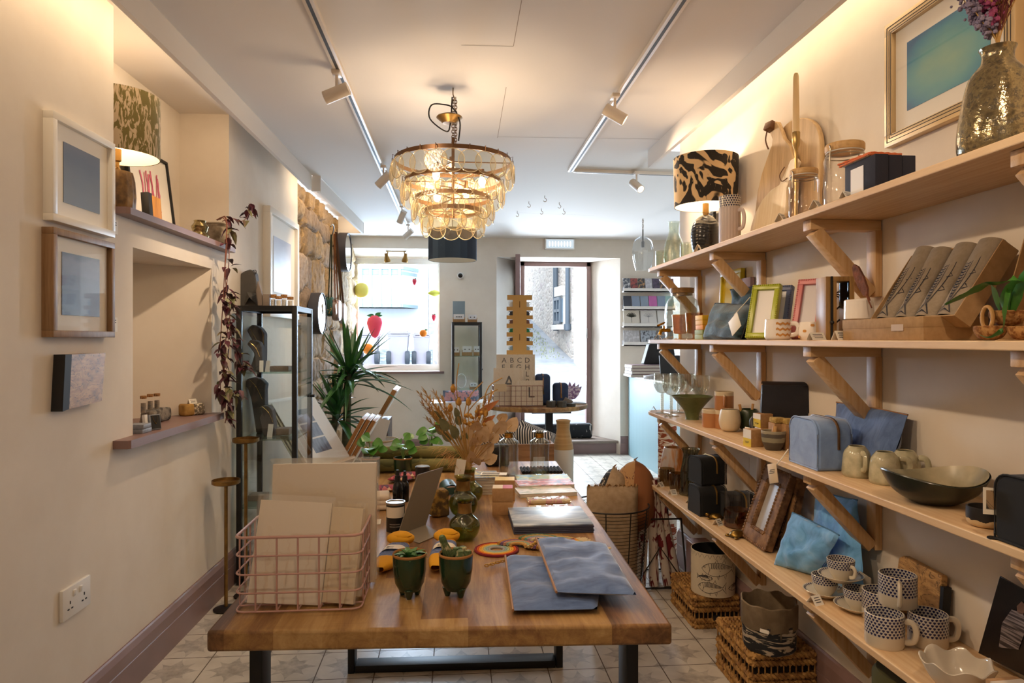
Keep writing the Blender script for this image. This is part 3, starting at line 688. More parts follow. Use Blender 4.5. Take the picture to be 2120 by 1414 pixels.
def tube_vial(label,loc,r=.011,h=.062,fillh=.04):
 t=thing('corked_tube',label,'tube',loc,group='corked glass tubes in the niche')
 m=MB();m.lathe([(0,0),(r,0),(r,h)],16);m.build('glass',GLASS,t);m=MB();m.lathe([(0,.001),(r*.9,.001),(r*.9,fillh),(0,fillh)],14);m.build('filling',SAND,t)
 m=MB();m.lathe([(0,h-.004),(r*1.12,h-.004),(r*1.15,h+.008),(0,h+.008)],16);m.build('cork',CORK,t);return t
tv=None
for px,dn,dz,lb in ((297,0,.058,'left corked glass tube standing on the grey stone block'),(311,-.01,.0585,'middle corked glass tube standing on the grey stone block'),(325,0,.058,'right corked glass tube standing on the grey stone block')):
 q_=nichep(px,-.09+dn);q_.z+=dz-.004
 tube_vial(lb,q_)
GREYC=mat('blue grey jewellery card','8e929b',.5,noise=(60,'7c8089'))
for i in range(2):
 q_=nichep(288,-.01);m=MB();m.box((0,0,.0085),(.06,.075-i*.006,.016),bev=.0015)
 tag(m.build('jewellery_box',GREYC,None,(q_.x,q_.y,NZ_+i*.0172),LRZ+.05*i),['lower grey jewellery box of the flat pair in the lower niche','upper grey jewellery box of the flat pair in the lower niche'][i],'box','flat jewellery boxes')
q_=nichep(320,.012);t=thing('necklace_box','open jewellery box leaning with a gold necklace on black in the niche','box',q_,rot=(0,R(-12),LRZ+R(-35)))
m=MB();m.box((0,0,.03),(.022,.045,.06),bev=.001);m.build('base',GREYC,t);m=MB();m.box((.0115,.002,.03),(.002,.036,.052));m.build('pad',BLK,t)
m=MB();m.tube(curve([(.0135,-.01,.052),(.0135,-.004,.03),(.0135,.004,.026),(.0135,.01,.052)],5),.0006,4);m.ball((.0138,0,.024),.002);m.build('necklace',BRASS,t)
m=MB();m.box((-.005,-.03,.032),(.02,.012,.062),bev=.001);m.build('lid',mat('white box lid','e8e6e4',.5),t)
p=nichep(398,-.05);t=stone('stone_block','cream pitted stone with an ochre end standing alone on the niche sill',p,(.10,.055,.055),LRZ+R(55),[PUMW,OCHRE],'stone',.42)
def tent_card(label,loc,rz,w=.035,h=.024,dep=.016,lines=3,group=None,tilt=.55):
 t=MB()
 for s_ in (-1,1):t.raw([(-w/2,s_*dep,0),(w/2,s_*dep,0),(w/2,s_*.0006,h),(-w/2,s_*.0006,h),(-w/2,s_*(dep-.0012),0),(w/2,s_*(dep-.0012),0),(w/2,0,h-.001),(-w/2,0,h-.001)],[(0,1,2,3),(7,6,5,4),(0,3,7,4),(1,5,6,2),(0,4,5,1)])
 t.mi=1
 for i in range(lines):
  f0=.75-.22*i;y=-dep+dep*f0;z=h*f0;ww=w*random.uniform(.5,.75)
  a,b=Vector((-ww/2,y,z)),Vector((ww/2,y,z));d=Vector((0,-.0004,.0002));u=Vector((0,dep,h)).normalized()*h*.045
  t.raw([a+d-u,b+d-u,b+d+u,a+d+u],[(0,1,2,3)])
 return tag(t.build('price_card',[PAPER,INK],None,loc,rz),label,'label',group)
tent_card('folded white price card standing on the cream and ochre stone',(p.x,p.y,NZ_+.054),R(55),.04,.022,.01)
def dish_stand(label,loc,hgt,r):
 t=thing('candle_stand',label,'candle stand',loc,group='brass dish candle stands')
 m=MB();m.lathe([(0,0),(.055,0),(.058,.006),(.04,.012),(.012,.016),(0,.016)],32);m.build('foot',mat('dark bronze','2d2522',.45,.5),t)
 m=MB();m.tube([(0,0,.014),(0,0,hgt-.02)],.0085,10);m.build('rod',BRASS,t)
 m=MB();m.lathe([(0,hgt-.022),(r*.85,hgt-.022),(r,hgt-.016),(r,hgt),(r*.96,hgt),(r*.95,hgt-.012),(0,hgt-.014)],36);m.build('dish',BRASS,t)
p=on(468,1262,z=0);dish_stand('shorter brass dish candle stand in front of the glass cabinet',p,.618,28*kk(p))
r_=ray(509,907)*3.42;dish_stand('taller brass dish candle stand close to the glass cabinet',(r_.x,r_.y,0),EYE+r_.z,.064)
c0=ray(487,1214)*3.56;c1=ray(612,1214)*3.56;X0,X1,Y0,Y1=c0.x+.004,c1.x,c0.y,c0.y+.40;ZT=1.462
cab=thing('display_cabinet','tall black metal and glass display cabinet against the left wall','cabinet',((X0+X1)/2,(Y0+Y1)/2,0));ox,oy=(X0+X1)/2,(Y0+Y1)/2
wx,wy,b_=X1-X0,Y1-Y0,.026
m=MB()
for sx_ in (-1,1):
 for sy_ in (-1,1):m.box((sx_*(wx-b_)/2,sy_*(wy-b_)/2,ZT/2),(b_,b_,ZT-.002),bev=.002)
for z in (.05,ZT-.014):
 for s_ in (-1,1):m.box((0,s_*(wy-b_)/2,z),(wx-2*b_,b_*.9,.028));m.box((s_*(wx-b_)/2,0,z),(b_*.9,wy-2*b_,.028))
m.box((0,0,ZT-.004),(wx,wy,.008));m.box((0,0,.05),(wx-.01,wy-.01,.01));m.build('frame',BLACKM,cab)
CG=thin('cabinet glass','fcfefd',1.35,.02,1.0)
for nm,c_,s_ in (('front_pane',(0,-wy/2+.012,ZT/2),(wx-2*b_,.003,ZT-.1)),('back_pane',(0,wy/2-.012,ZT/2),(wx-2*b_,.003,ZT-.1)),('side_pane',(-wx/2+.012,0,ZT/2),(.003,wy-2*b_,ZT-.1))):
 m=MB();m.box(c_,s_);m.build(nm,CG,cab)
m=MB();m.box((wx/2-.004,0,ZT/2),(.004,wy-2*b_,ZT-.1));dpane=m.build('door',CG,cab)
m=MB();q_=EYE-120*3.85/F;m.tube([(wx/2-.002,wy/2-.05,q_),(wx/2+.022,wy/2-.05,q_)],.008,12);m.build('knob',BLACKM,dpane)
SHZ=[1.109,.757,.40]
EDGEG=thin('glass shelf','d8e6df',1.5,.03,1.0,extra=.05)
for z in SHZ:m=MB();m.box((0,0,z),(wx-.02,wy-.03,.008));m.build('glass_shelf',EDGEG,cab)
VELV=mat('grey velvet','55545a',.9,noise=(8,'46454b'));
def cut(name,label,cat,pts,y,thick,mt,z0,group=None,tilt=0,extra=None):
 """a shaped board standing at distance y; outline given in photo pixels, foot at z0"""
 P=[on(a,b,y=y) for a,b in pts];zb=min(q.z for q in P);xc=sum(q.x for q in P)/len(P)
 t=thing(name,label,cat,(xc,y,z0),rot=(tilt,0,0),group=group)
 M_=Matrix(((1,0,0,0),(0,0,1,0),(0,1,0,0),(0,0,0,1)))
 m=MB();m.prism([(q.x-xc,q.z-zb) for q in P],thick,M=M_);o=m.build('board',mt,t,ang=30)
 bv=o.modifiers.new('b','BEVEL');bv.width=min(.006,thick*.3);bv.segments=2
 return t,(lambda a,b,d=0.0:Vector((on(a,b,y=y).x-xc,-.0012-d,on(a,b,y=y).z-zb)))
def bust(label,pts,chain,y,z0):
 t,f=cut('necklace_stand',label,'necklace stand',pts,y,.07,VELV,z0,group='grey necklace stands in the cabinet')
 m=MB()
 for ch in chain:m.tube(curve([f(a,b,.001) for a,b in ch],5),.0009,5)
 e=f(*chain[0][len(chain[0])//2]);m.ball((e.x,e.y-.002,e.z),.003);m.build('necklace',mat('fine gold chain','d6b878',.3,.9),t)
yc=Y0+.16
bust('taller grey necklace stand at the back of the top cabinet shelf',[(516,770),(546,770),(547,735),(547,694),(540,684),(531,678),(521,676),(516,681),(511,688),(517,700),(524,712),(526,740)],[[(518,684),(530,705),(543,727),(545,700),(541,686)]],yc+.10,SHZ[0]+.004)
bust('shorter grey necklace stand at the front of the top cabinet shelf',[(528,772),(544,772),(542,740),(541,722),(536,712),(528,708),(518,707),(511,716),(518,724),(526,735)],[[(516,711),(530,724),(538,742)]],yc-.03,SHZ[0]+.004)
bust('taller grey necklace stand at the back of the middle cabinet shelf',[(530,908),(556,908),(549,860),(548,820),(550,807),(540,797),(526,793),(513,796),(503,808),(513,816),(520,840)],[[(516,797),(530,812),(543,838)]],yc+.10,SHZ[1]+.004)
bust('shorter grey necklace stand at the front of the middle cabinet shelf',[(545,911),(570,911),(566,880),(563,857),(554,849),(545,848),(536,852),(541,864),(536,874)],[[(543,850),(556,862),(565,882)]],yc-.03,SHZ[1]+.004)
def cab_card(label,px,w,h,z0,dy,tilt=-.2,rz=0):
 q_=on(px,700,y=Y0+dy);m=MB();m.box((0,0,h/2),(w,.002,h));tag(m.build('price_card',[mat('pale blue card','dde3ec',.5)],None,(q_.x,Y0+dy,z0+.004),rot=(tilt,0,rz)),label,'label','tall cards in the cabinet')
cab_card('left tall white card before the necklace stands on the top cabinet shelf',541,.02,.06,SHZ[0],.08,rz=.2);cab_card('right tall white card before the necklace stands on the top cabinet shelf',553,.026,.058,SHZ[0],.1,rz=-.4);cab_card('tall white card before the necklace stands on the middle cabinet shelf',558,.03,.07,SHZ[1],.09,rz=-.3)
TAUPE=mat('taupe gift box card','7d7168',.7)
for(px,z0,sz,lb) in ((582,SHZ[0],(.10,.09,.025),'flat taupe gift box at the right of the top cabinet shelf'),(585,SHZ[1],(.09,.09,.035),'flat taupe gift box at the right of the middle cabinet shelf'),(535,SHZ[2],(.09,.10,.03),'flat taupe gift box on the lowest cabinet shelf')):
 q_=on(px,700,y=Y0+.2);m=MB();m.box((0,0,sz[2]/2),sz,bev=.002);tag(m.build('gift_box',TAUPE,None,(q_.x,Y0+.2,z0+.0045)),lb,'box','gift boxes in the cabinet')
zt=ZT+.001;yc=Y0+.12
CHAR=mat('charcoal paper','454443',.7,noise=(6,'55524e'))
t,f=cut('gift_bag','charcoal folded paper display bag on top of the glass cabinet','bag',[(492,631),(541,631),(534,600),(527,560),(518,553),(506,557),(498,562),(494,600)],yc+.05,.07,CHAR,zt)
m=MB();m.tube(curve([f(524,556),f(531,556,.01),f(531,563,.01),f(526,562)],5),.002,6);m.build('handle',BLK,t)
m=MB();m.raw([f(505,631,.004),f(520,612,.035),f(537,631,.004),f(536,604,.004),f(512,600,.004)],[(0,1,4),(1,2,3),(1,3,4)]);m.build('front_fold',CHAR,t)
cut('card_stand','slim grey card leaning between the charcoal bag and the kraft box','card',[(533,628),(546,628),(540,595),(533,574),(529,596)],yc-.02,.03,TAUPE,zt)
q_=on(552,628,y=yc);m=MB();m.box((0,0,.033),(.034,.05,.066),bev=.002);tag(m.build('gift_box',TAUPE,None,(q_.x,yc,zt),.1),'small upright taupe box on the cabinet beside the corked vials','box')
LAB=mat('white vial label','e9e6df',.6)
def vial(px,py_t,y,label):
 q_=on(px,628,y=y);k=kk(q_);h=(628-py_t)*k;r=6*k
 t=thing('corked_vial',label,'bottle',(q_.x,y,zt),group='corked vials on the glass cabinet')
 m=MB();m.lathe([(0,0),(r,0),(r,h*.8)],16);m.build('glass',GLASS,t);m=MB();m.lathe([(0,h*.72),(r*1.1,h*.72),(r*1.1,h),(0,h)],16);m.build('cork',CORK,t)
 m=MB();m.lathe([(r*.8,.002),(r*.8,h*.6)],14);m.mi=1
 for i in range(2):m.ball((0,-r*.82,h*(.25+.15*i)),(.0016,.0006,.0016),6,4)
 m.build('label',[LAB,INK],t)
vial(566,603,yc,'leftmost corked vial on the glass cabinet');vial(577,607,yc-.03,'second corked vial from the left on the glass cabinet');vial(588,603,yc+.02,'third corked vial from the left, tallest on the glass cabinet');vial(601,608,yc-.01,'rightmost corked vial on the glass cabinet')
MIRR=mat('mirror silver','e8ecee',.03,1.0)
def round_mirror(label,px,py,r_px,dep,marks=False):
 p=onL(px,py,.04);k=kk(p);r=r_px*k;p=p+_nn*.0
 t=thing('wall_clock' if marks else 'round_mirror',label,'mirror' if not marks else 'mirror',p,rot=(0,0,LRZ));M_=rotm((0,pi/2,0))
 m=MB();m.lathe([(r-.006,.004),(r-.006,dep),(r,dep),(r,-.02),(0,-.02)],48,M=M_);m.build('rim',mat('dark grey mirror rim','33323a',.5),t)
 m=MB();m.lathe([(0,dep-.006),(r-.006,dep-.006)],48,M=M_);m.build('glass',MIRR,t)
 return t
t=round_mirror('small round mirror in a deep dark rim low on the stone wall',652,649,43,.06);t.name='round_mirror'
t=round_mirror('large round mirror in a dark rim high at the far end of the stone wall',709,522,40,.06,True);t.name='round_mirror.001'
def Sw(px,py,n):return onL(px,py,n)
t=thing('wall_hook','black iron hook high on the stone wall holding handbag straps','hook',Sw(688,470,.0));p=t.location.copy()
m=MB();m.tube(curve([Sw(687,488,.03)-p,Sw(690,478,.05)-p,Sw(691,468,.07)-p,Sw(688,464,.10)-p,Sw(685,469,.11)-p],5),.005,8);m.build('shank',BLACKM,t)
TEAL=camo_mat('teal floral print','1f4a44','b08a4e',(1,1,1),26,.6);PINKM=mat('dusty metallic pink leather','a9938c',.35,.4,noise=(20,'7f6f70'));GREYL=mat('silver grey leather','9a97a0',.4,.3)
LEATH=mat('tan leather','8d5a36',.5,noise=(20,'6f4327'));DLEATH=mat('dark brown leather','4a3226',.5)
def handbag(label,px,py0,py1,n,w,d,bm,sm,top,sx_):
 a,b=Sw(px,py1,n),Sw(px,py0,n);h=b.z-a.z
 t=thing('handbag',label,'bag',a,LRZ,group='handbags hung on the stone wall')
 m=MB();m.prism([(w/2*cos(q),h*.5+h*.5*sin(q)) if False else (w/2*(abs(cos(q))**.7)*(1 if cos(q)>0 else -1),h/2+h/2*(abs(sin(q))**.55)*(1 if sin(q)>0 else -1)) for q in [2*pi*i/28 for i in range(28)]],d,M=Matrix(((0,0,1,-d/2),(1,0,0,0),(0,1,0,0),(0,0,0,1))))
 o=m.build('body',bm,t);bv=o.modifiers.new('b','BEVEL');bv.width=d*.2;bv.segments=2
 m=MB();m.tube([(d*.5*0+0,w/2*.98*cos(q)*1.0,h/2+h/2*.98*sin(q)) for q in [2*pi*i/28 for i in range(28)]],.004,6,closed=True);m.build('trim',sm,t)
 tp=Sw(*top)-a
 for s_ in (-1,1):
  m=MB();m.tube(curve([(0,s_*w*.42,h*.85),Vector((tp.x*.5,s_*w*.42*.6+tp.y*.5,h*.85+(tp.z-h*.85)*.5)),Vector(tp)+Vector((0,s_*.012,0))],5),.009,6,flat=.25);m.build('strap',sm,t)
handbag('oval teal floral handbag hanging by a green strap on the stone wall',683,615,655,.07,.15,.06,TEAL,mat('dark green strap','2d3a2f',.6),(686,486,.09),0)
handbag('dusty pink metallic handbag hanging by a tan strap on the stone wall',697,621,664,.12,.16,.06,PINKM,LEATH,(692,484,.10),0)
handbag('silver grey handbag hanging furthest right by a dark strap on the stone wall',709,628,670,.10,.14,.05,GREYL,DLEATH,(696,480,.08),0)
q_=Sw(696,640,.150);m=MB();m.box((0,0,0),(.002,.05,.085),rot=(.35,0,0));tag(m.build('swing_tag',PAPER,None,q_,LRZ),'white swing tag hanging on the pink handbag','label')
yp=Vector((-.865,5.5,0));t=thing('yucca_plant','tall yucca with long green sword leaves before the stone wall','plant',yp)
POTB=mat('dark grey planter','3d3b3a',.7)
m=MB();m.lathe(hollow([(.12,0),(.15,.28),(.155,.3)],.008),36);m.build('pot',POTB,t);m=MB();m.lathe([(0,.27),(.147,.27)],24);m.build('soil',mat('dark potting soil','3b2c22',.95,bump=(80,.8)),t)
TRUNK=mat('grey brown yucca trunk','5d5a3c',.85,noise=(20,'3f3b26'),bump=(40,.6))
m=MB();m.tube(curve([(0,0,.26),(.01,0,.6),(.02,.01,1.0),(.03,.0,1.02)],5),[.035,.035,.035,.034,.034,.032,.03,.03,.03,.03,.03,.028,.028,.028,.028,.028],12);m.tube(curve([(-.04,0,.26),(-.10,-.03,.45),(-.06,-.04,.72)],4),.026,10);m.build('trunk',TRUNK,t)
YL=mat('deep green yucca leaf','3d6f30',.35,noise=(12,'27512a'));random.seed(21)
for base,cnt,L0,L1 in (((.03,0,1.02),60,.34,.56),((-.06,-.04,.70),40,.26,.44)):
 m=MB()
 for i in range(cnt):
  a=i*2.399;el=random.uniform(-.15,1.15) if i<cnt*.8 else random.uniform(1.0,1.45)
  d=(cos(a)*cos(el),sin(a)*cos(el),sin(el));L_=random.uniform(L0,L1);L_=min(L_,.19/-d[0]) if d[0]<-.05 else L_
  m.leaf(Vector(base)+Vector(d)*.02-Vector((0,0,random.uniform(0,.09))),d,L_,random.uniform(.036,.054),random.uniform(.15,.65) if el<.9 else .08,n=9,fold=.22,tip=.75)
 m.build('leaf_crown',YL,t)
A=ray(562,825)*4.15;B=ray(650,830)*4.6;A.z+=EYE;B.z+=EYE
a_=Vector((B.x-A.x,B.y-A.y,0));W__=a_.length;a_.normalize();zt_=(A.z+B.z)/2
lean=Vector((a_.y,-a_.x,0))*.27+Vector((0,0,-.395));HB=lean.length;bdir=lean.normalized();nrm=a_.cross(bdir);nrm=-nrm if nrm.z<0 else nrm
Mp=Matrix(((a_.x,bdir.x,nrm.x,A.x),(a_.y,bdir.y,nrm.y,A.y),(a_.z,bdir.z,nrm.z,zt_),(0,0,0,1)))
SLEEVE=thin('cellophane sleeve','ffffff',1.4,.12,1.0,bump=(9,.6),extra=.04)
rk=thing('print_rack','wooden print browser holding mounted prints by the left wall','rack',(A.x+.12,A.y+.1,0))
rkM=Matrix.Translation(-rk.location)
m=MB()
for s_ in (.06,W__-.06):m.box((s_,HB*.56,-.075),(.03,HB*1.35,.02),M=rkM@Mp)
m.build('slat',PINEZ,rk)
ce=Mp@Vector((W__/2,HB,-.01))
m=MB()
for s_ in (.03,W__-.03):
 q_=Mp@Vector((s_,HB*1.02,-.02));
 for e_ in (-.02,.10):m=MB();m.tube([q_-rk.location,(q_.x+e_-rk.location.x,q_.y-rk.location.y,.0)],.014,6);m.build('leg',PINEZ,rk)
m=MB();m.box((W__/2,HB*1.03,-.03),(W__,.02,.13),M=rkM@Mp);m.build('ledge',PINEZ,rk)
BLUSQ=mat('blue grey photograph','6d7a92',.3,noise=(14,'3f4a63',.35,.65),stretch=(3,1,3))
labs=['front mounted triptych of blue grey squares in the leaning print rack','mounted print second from the front of the rack','mounted print third from the front of the rack','mounted print fourth from the front, nearest the wall in the rack']
for i in range(4):
 t=thing('mounted_print',labs[i],'print',(0,0,0),group='mounted prints in the rack');t.matrix_world=Mp@Matrix.Translation((-.012*i,-.012*i,-.014*i))
 m=MB();m.box((W__/2,HB/2,0),(W__,HB,.005));m.build('mount',PAPER,t);m=MB();m.box((W__/2,HB/2,.0032),(W__+.012,HB+.016,.0006));m.build('sleeve',SLEEVE,t)
 if i==0:
  m=MB()
  for k in range(3):m.box((W__*.5,HB*(.26+.225*k),.0030),(W__*.40,HB*.20,.0008))
  m.build('picture',BLUSQ,t)
 else:m=MB();m.box((W__/2,HB*.5,.0028),(W__*.5,HB*.5,.0006));m.build('picture',BLUSQ,t)
def slab_edge(label,pxt,pyt,pxb,pyb,d,th,yl,grp):
 a,b=ray(pxt,pyt)*d,ray(pxb,pyb)*d;a.z+=EYE;b.z+=EYE;L_=(a-b).length;dr_=(a-b).normalized();ax2=Vector((0,1,0));nn_=dr_.cross(ax2).normalized()
 t=thing('framed_canvas',label,'canvas',b,group=grp);Mx=Matrix(((nn_.x,0,dr_.x,b.x),(nn_.y,1,dr_.y,b.y),(nn_.z,0,dr_.z,b.z),(0,0,0,1)));t.matrix_world=Mx
 m=MB();m.box((0,yl/2,L_/2),(th*.78,yl,L_),bev=.001);m.build('wood_edge',wood('orange pine canvas edge','b8814a','8f5c2c','z',1.5),t)
 m=MB();m.box((-th*.42,yl/2,L_/2),(th*.16,yl,L_+.004));m.build('face',PAPER,t)
for i in range(3):slab_edge(['leftmost','middle','rightmost'][i]+' pine edged canvas of the three leaning right beside the yucca',751+11.5*i,868+2*i,700+11*i,962,4.55,.033,.3,'pine edged canvases')
m=MB();q_=ray(786,862)*5.9;m.box((0,.2,(EYE+q_.z)/2-.02),(.14,.4,EYE+q_.z-.045),bev=.004);tag(m.build('low_stand',wood('dark stained stool wood','5c4030','3a261c','x',1),None,(q_.x,q_.y,0)),'narrow dark wooden stand under the single leaning canvas below the window','stand')
slab_edge('single pine edged canvas leaning below the window behind the canvas bag',817,808,786,862,5.9,.05,.4,None)
CANV=camo_mat('white canvas with blue patches','d9d2c6','5d6f88',(1,1,1),6,.62)
p=ray(785,918)*5.0;t=thing('canvas_bag','white canvas bag with blue patches and a tan rim beside the yucca','bag',(p.x,p.y,0));k=kk(p)
zb_=.30;m=MB();m.lathe(hollow([(.05,zb_),(.13,zb_+.02),(.135,zb_+.10),(.115,zb_+.17),(.125,zb_+.25)],.006),28,fn=lambda a,r,z:(r*(1+.06*sin(a*3)),z));m.build('body',CANV,t)
m=MB();m.tube([(.128*cos(q)*(1+.06*sin(q*3)),.128*sin(q)*(1+.06*sin(q*3)),zb_+.25) for q in [2*pi*i/30 for i in range(30)]],.008,6,closed=True);m.build('rim',mat('tan webbing','b49a74',.8),t)
m=MB();m.raw([(-.08,.05,zb_+.2),(.05,.1,zb_+.2),(.0,.14,zb_+.42),(-.10,.1,zb_+.44)],[(0,1,2,3)]);m.box((-.02,.08,zb_+.3),(.14,.01,.2),rot=(-.2,.25,0));m.build('insert',mat('pale grey card','c9c4bd',.5),t)
m=MB();m.box((0,0,zb_/2),(.34,.30,zb_-.002),bev=.004);tag(m.build('side_table',wood('dark stained stool wood','5c4030','3a261c','x',1),None,(p.x,p.y,0)),'dark wooden stool under the white and blue canvas bag','stool')
p=ray(733,728)*7.3;pz=wz0+.0
m=MB();m.lathe(hollow([(.045,0),(.055,.01),(.052,.215)],.004),28);tag(m.build('patterned_vase',camo_mat('black and white splash glaze','1d1e26','d9d9dc',(1,1,.6),18,.56),None,(p.x+.03,BY+.07,pz+.002)),'black and white patterned vase on the window sill by the stone wall','vase')
# ================================================================ MAIN TABLE
TT=.76
def tp(px,py):return on(px,py,z=TT)
t=NT('patchwork mango wood');v=t.xyz(t.obj());st=t.math('FLOOR',t.math('DIVIDE',t.math('ADD',v[0],2.0),.088))
jn=t.math('FLOOR',t.math('ADD',t.math('DIVIDE',v[1],.62),t.math('MULTIPLY',st,.37)))
wn=t.n('TexWhiteNoise',t.n('CombineXYZ',st,jn,0.0).outputs[0],noise_dimensions='3D').outputs[0]
g1=t.noise(t.obj((1,.09,1)),38,5,.7,.6);g2=t.noise(t.obj((1,.3,1)),7,3,.5,1.0);sc_=t.noise(t.obj((.08,1,1)),90,3,.8)
f=t.math('ADD',t.math('MULTIPLY',g1,.5),t.math('ADD',t.math('MULTIPLY',g2,.3),t.math('MULTIPLY',wn,.2)))
c=t.ramp(f,[(.34,'5f4229'),(.45,'8a643f'),(.55,'a98450'),(.68,'c4a26e')])
c=t.mix(t.math('MULTIPLY',t.ramp(sc_,[(.58,'000000'),(.75,'ffffff')]),.35),c,'5e3d24')
MANGO=t.pr(c,.5,bump=g1,bs=.15,bd=.002)
tq=[(-.447,1.272),(.400,1.231),(.438,2.93),(-.425,2.95)]
tb=thing('display_table','long slab wood display table on black steel frames in the middle of the shop','table',(0,2.0,0))
m=MB();m.prism([(x,y-2.0) for x,y in tq],.0385,t0=TT-.0385);o=m.build('tabletop',MANGO,tb,ang=40)
bv=o.modifiers.new('b','BEVEL');bv.width=.006;bv.segments=3
for(xa,ya,xb,yb,nm) in ((-.412,1.49,.372,1.445,'front'),(-.398,2.70,.408,2.68,'back')):
 m=MB()
 for x,y in ((xa,ya),(xb,yb)):m.box((x,y-2.0,(TT-.04)/2),(.026,.07,TT-.041),bev=.002)
 dx_,dy_=xb-xa,yb-ya;L_=math.hypot(dx_,dy_);rz_=math.atan2(dy_,dx_)
 m.box(((xa+xb)/2,(ya+yb)/2-2.0,.015),(L_-.03,.068,.028),rot=(0,0,rz_),bev=.002);m.build('leg_frame',BLACKM,tb)
m=MB();m.tube(curve([(.40,1.60-2,TT-.04),(.405,1.60-2,TT-.055),(.392,1.60-2,TT-.06),(.39,1.60-2,TT-.052)],5),.002,6);m.build('cup_hook',BRASS,tb)
PINKW=mat('dusty pink wire','c39a92',.4)
def wire_basket(label,loc,w,d,h,nx,ny,nz,r,rz=0,rr=.018,wm=None,tap=.0,mid=True):
 t=thing('wire_basket',label,'basket',loc,rz);hw,hd=w/2,d/2
 def loop(z,s_):
  a,b=hw*s_,hd*s_;P=[]
  for cx_,cy_,a0 in ((a-rr,b-rr,0),(-a+rr,b-rr,90),(-a+rr,-b+rr,180),(a-rr,-b+rr,270)):
   for k in range(5):q=R(a0+22.5*k);P.append((cx_+rr*cos(q),cy_+rr*sin(q),z))
  return P
 m=MB();m.tube(loop(h,1),r*1.5,8,closed=True);m.build('rim',wm,t)
 m=MB()
 for i in range(nz):z=.004+(h-.004)*i/nz;m.tube(loop(z,1-tap*(1-z/h)),r,6,closed=True)
 for i in range(1,nx):
  x=-hw+w*i/nx;s_=1-tap;m.tube([(x,-hd,h),(x*s_,-hd*s_,.004),(x*s_,hd*s_,.004),(x,hd,h)],r,6)
 for i in range(1,ny):
  y=-hd+d*i/ny;s_=1-tap;m.tube([(-hw,y,h),(-hw*s_,y*s_,.004),(hw*s_,y*s_,.004),(hw,y,h)],r,6)
 m.build('mesh',wm,t);return t
bl,br,bb=tp(490,1268),tp(744,1271),tp(770,1205)
bw_,bd_=(br-bl).length,.172;bc=(bl+br)/2+Vector((0,bd_/2,0));bc.z=TT+.001
wb=wire_basket('dusty pink wire basket of blank cards at the front left of the table',bc,bw_,bd_,.146,6,5,4,.0019,.0,.018,PINKW)
CREAMC=mat('cream card stock','efe4d6',.6);SLV=thin('crinkled cellophane','fffdf8',1.45,.08,1.2,bump=(16,.9),extra=.11)
def sleeved(label,loc,w,h,rot,n=1,th=.002,grp=None,cm=None):
 t=thing('sleeved_card',label,'card',loc,rot=rot,group=grp)
 m=MB();m.box((0,0,h/2),(w,th*n,h),bev=.0003,seg=1);m.build('card',cm or CREAMC,t)
 m=MB();m.grid(lambda u,v:((u-.5)*(w+.012),-th*n/2-.0015-.002*abs(noise.noise((u*5,v*7,w*90))),v*(h+.012)),14,18);m.grid(lambda u,v:((u-.5)*(w+.012),th*n/2+.001,v*(h+.012)),4,4)
 m.build('sleeve',SLV,t);return t
g='blank cards in the pink basket'
sleeved('large cream card in a clear sleeve at the back of the pink basket',(bc.x+.021,bc.y+.055,TT+.007),.218,.252,(R(-5),0,R(0)),3,.003,g)
sleeved('second large cream card pressed behind the biggest one in the pink basket',(bc.x+.024,bc.y+.070,TT+.007),.214,.250,(R(-5),0,R(1)),1,.003,g)
sleeved('medium square card in a crinkled sleeve at the front of the pink basket',(bc.x-.033,bc.y-.055,TT+.007),.142,.196,(R(-15),R(4),R(0)),4,.002,g)
sleeved('narrow stack of cream cards at the right of the pink basket',(bc.x+.072,bc.y-.058,TT+.007),.062,.182,(R(-13),R(3),R(-8)),7,.0022,g,mat('kraft cream card','e6d6bc',.6))
sleeved('small cream cards leaning just behind the narrow stack',(bc.x+.082,bc.y-.022,TT+.007),.06,.17,(R(-10),0,R(-6)),5,.0022,g)
GLAZE=mat('dark green drip glaze','24412a',.18,noise=(9,'1b3322'),**{'Coat Weight':.5});RIMC=mat('bare clay rim','a8763f',.7)
SOIL=mat('dark potting soil','3b2c22',.95,bump=(80,.8))
def leg_pot(label,loc,h,r,rz):
 t=thing('potted_plant',label,'plant',loc,rz,group='green three legged pots')
 z0=h*.12;m=MB();prof=[(r*.30,z0),(r*.62,z0+h*.03),(r*.86,h*.32),(r*.97,h*.6),(r,h*.94)]
 m.lathe([(0,z0)]+prof+[(r*.93,h*.95),(r*.88,h*.7),(0,h*.7)],40);m.build('pot',GLAZE,t)
 m=MB();m.lathe([(r*1.0,h*.925),(r*1.012,h*.96),(r*.97,h*.985),(r*.92,h*.96),(r*.92,h*.93)],40);m.build('rim',RIMC,t)
 for k in range(3):
  a=k*2.094-pi/2;m=MB();m.lathe([(0,0),(r*.13,0),(r*.19,h*.06),(r*.30,h*.20),(0,h*.30)],14,c=(cos(a)*r*.50,sin(a)*r*.50,0));m.build('foot',GLAZE,t)
 m=MB();m.lathe([(0,h*.84),(r*.92,h*.82)],24);m.build('soil',SOIL,t);return t
p=tp(848,1234);k=kk(p)
t=leg_pot('green three legged pot with a succulent rosette, left of the pair',p,92*k,35.5*kx(p),0)
SUCC=mat('pale green succulent','6d9a62',.45,noise=(25,'4a7a4a'));m=MB();random.seed(4);h=92*k
for i in range(20):
 a=i*2.399;el=.35+.9*(i/20);m.leaf((cos(a)*.004,sin(a)*.004,h*.84),(cos(a)*cos(el),sin(a)*cos(el),sin(el)),random.uniform(.028,.045)*(1.15-i*.02),.014,.3,n=5,fold=.25,tip=.8)
m.ball((.008,-.008,h*.92),(.008,.006,.010));m.leaf((0,0,h*.9),(.9,-.2,.7),.05,.012,.5,n=5);m.leaf((0,0,h*.9),(-.9,-.2,.5),.045,.012,.4,n=5);m.build('foliage',SUCC,t)
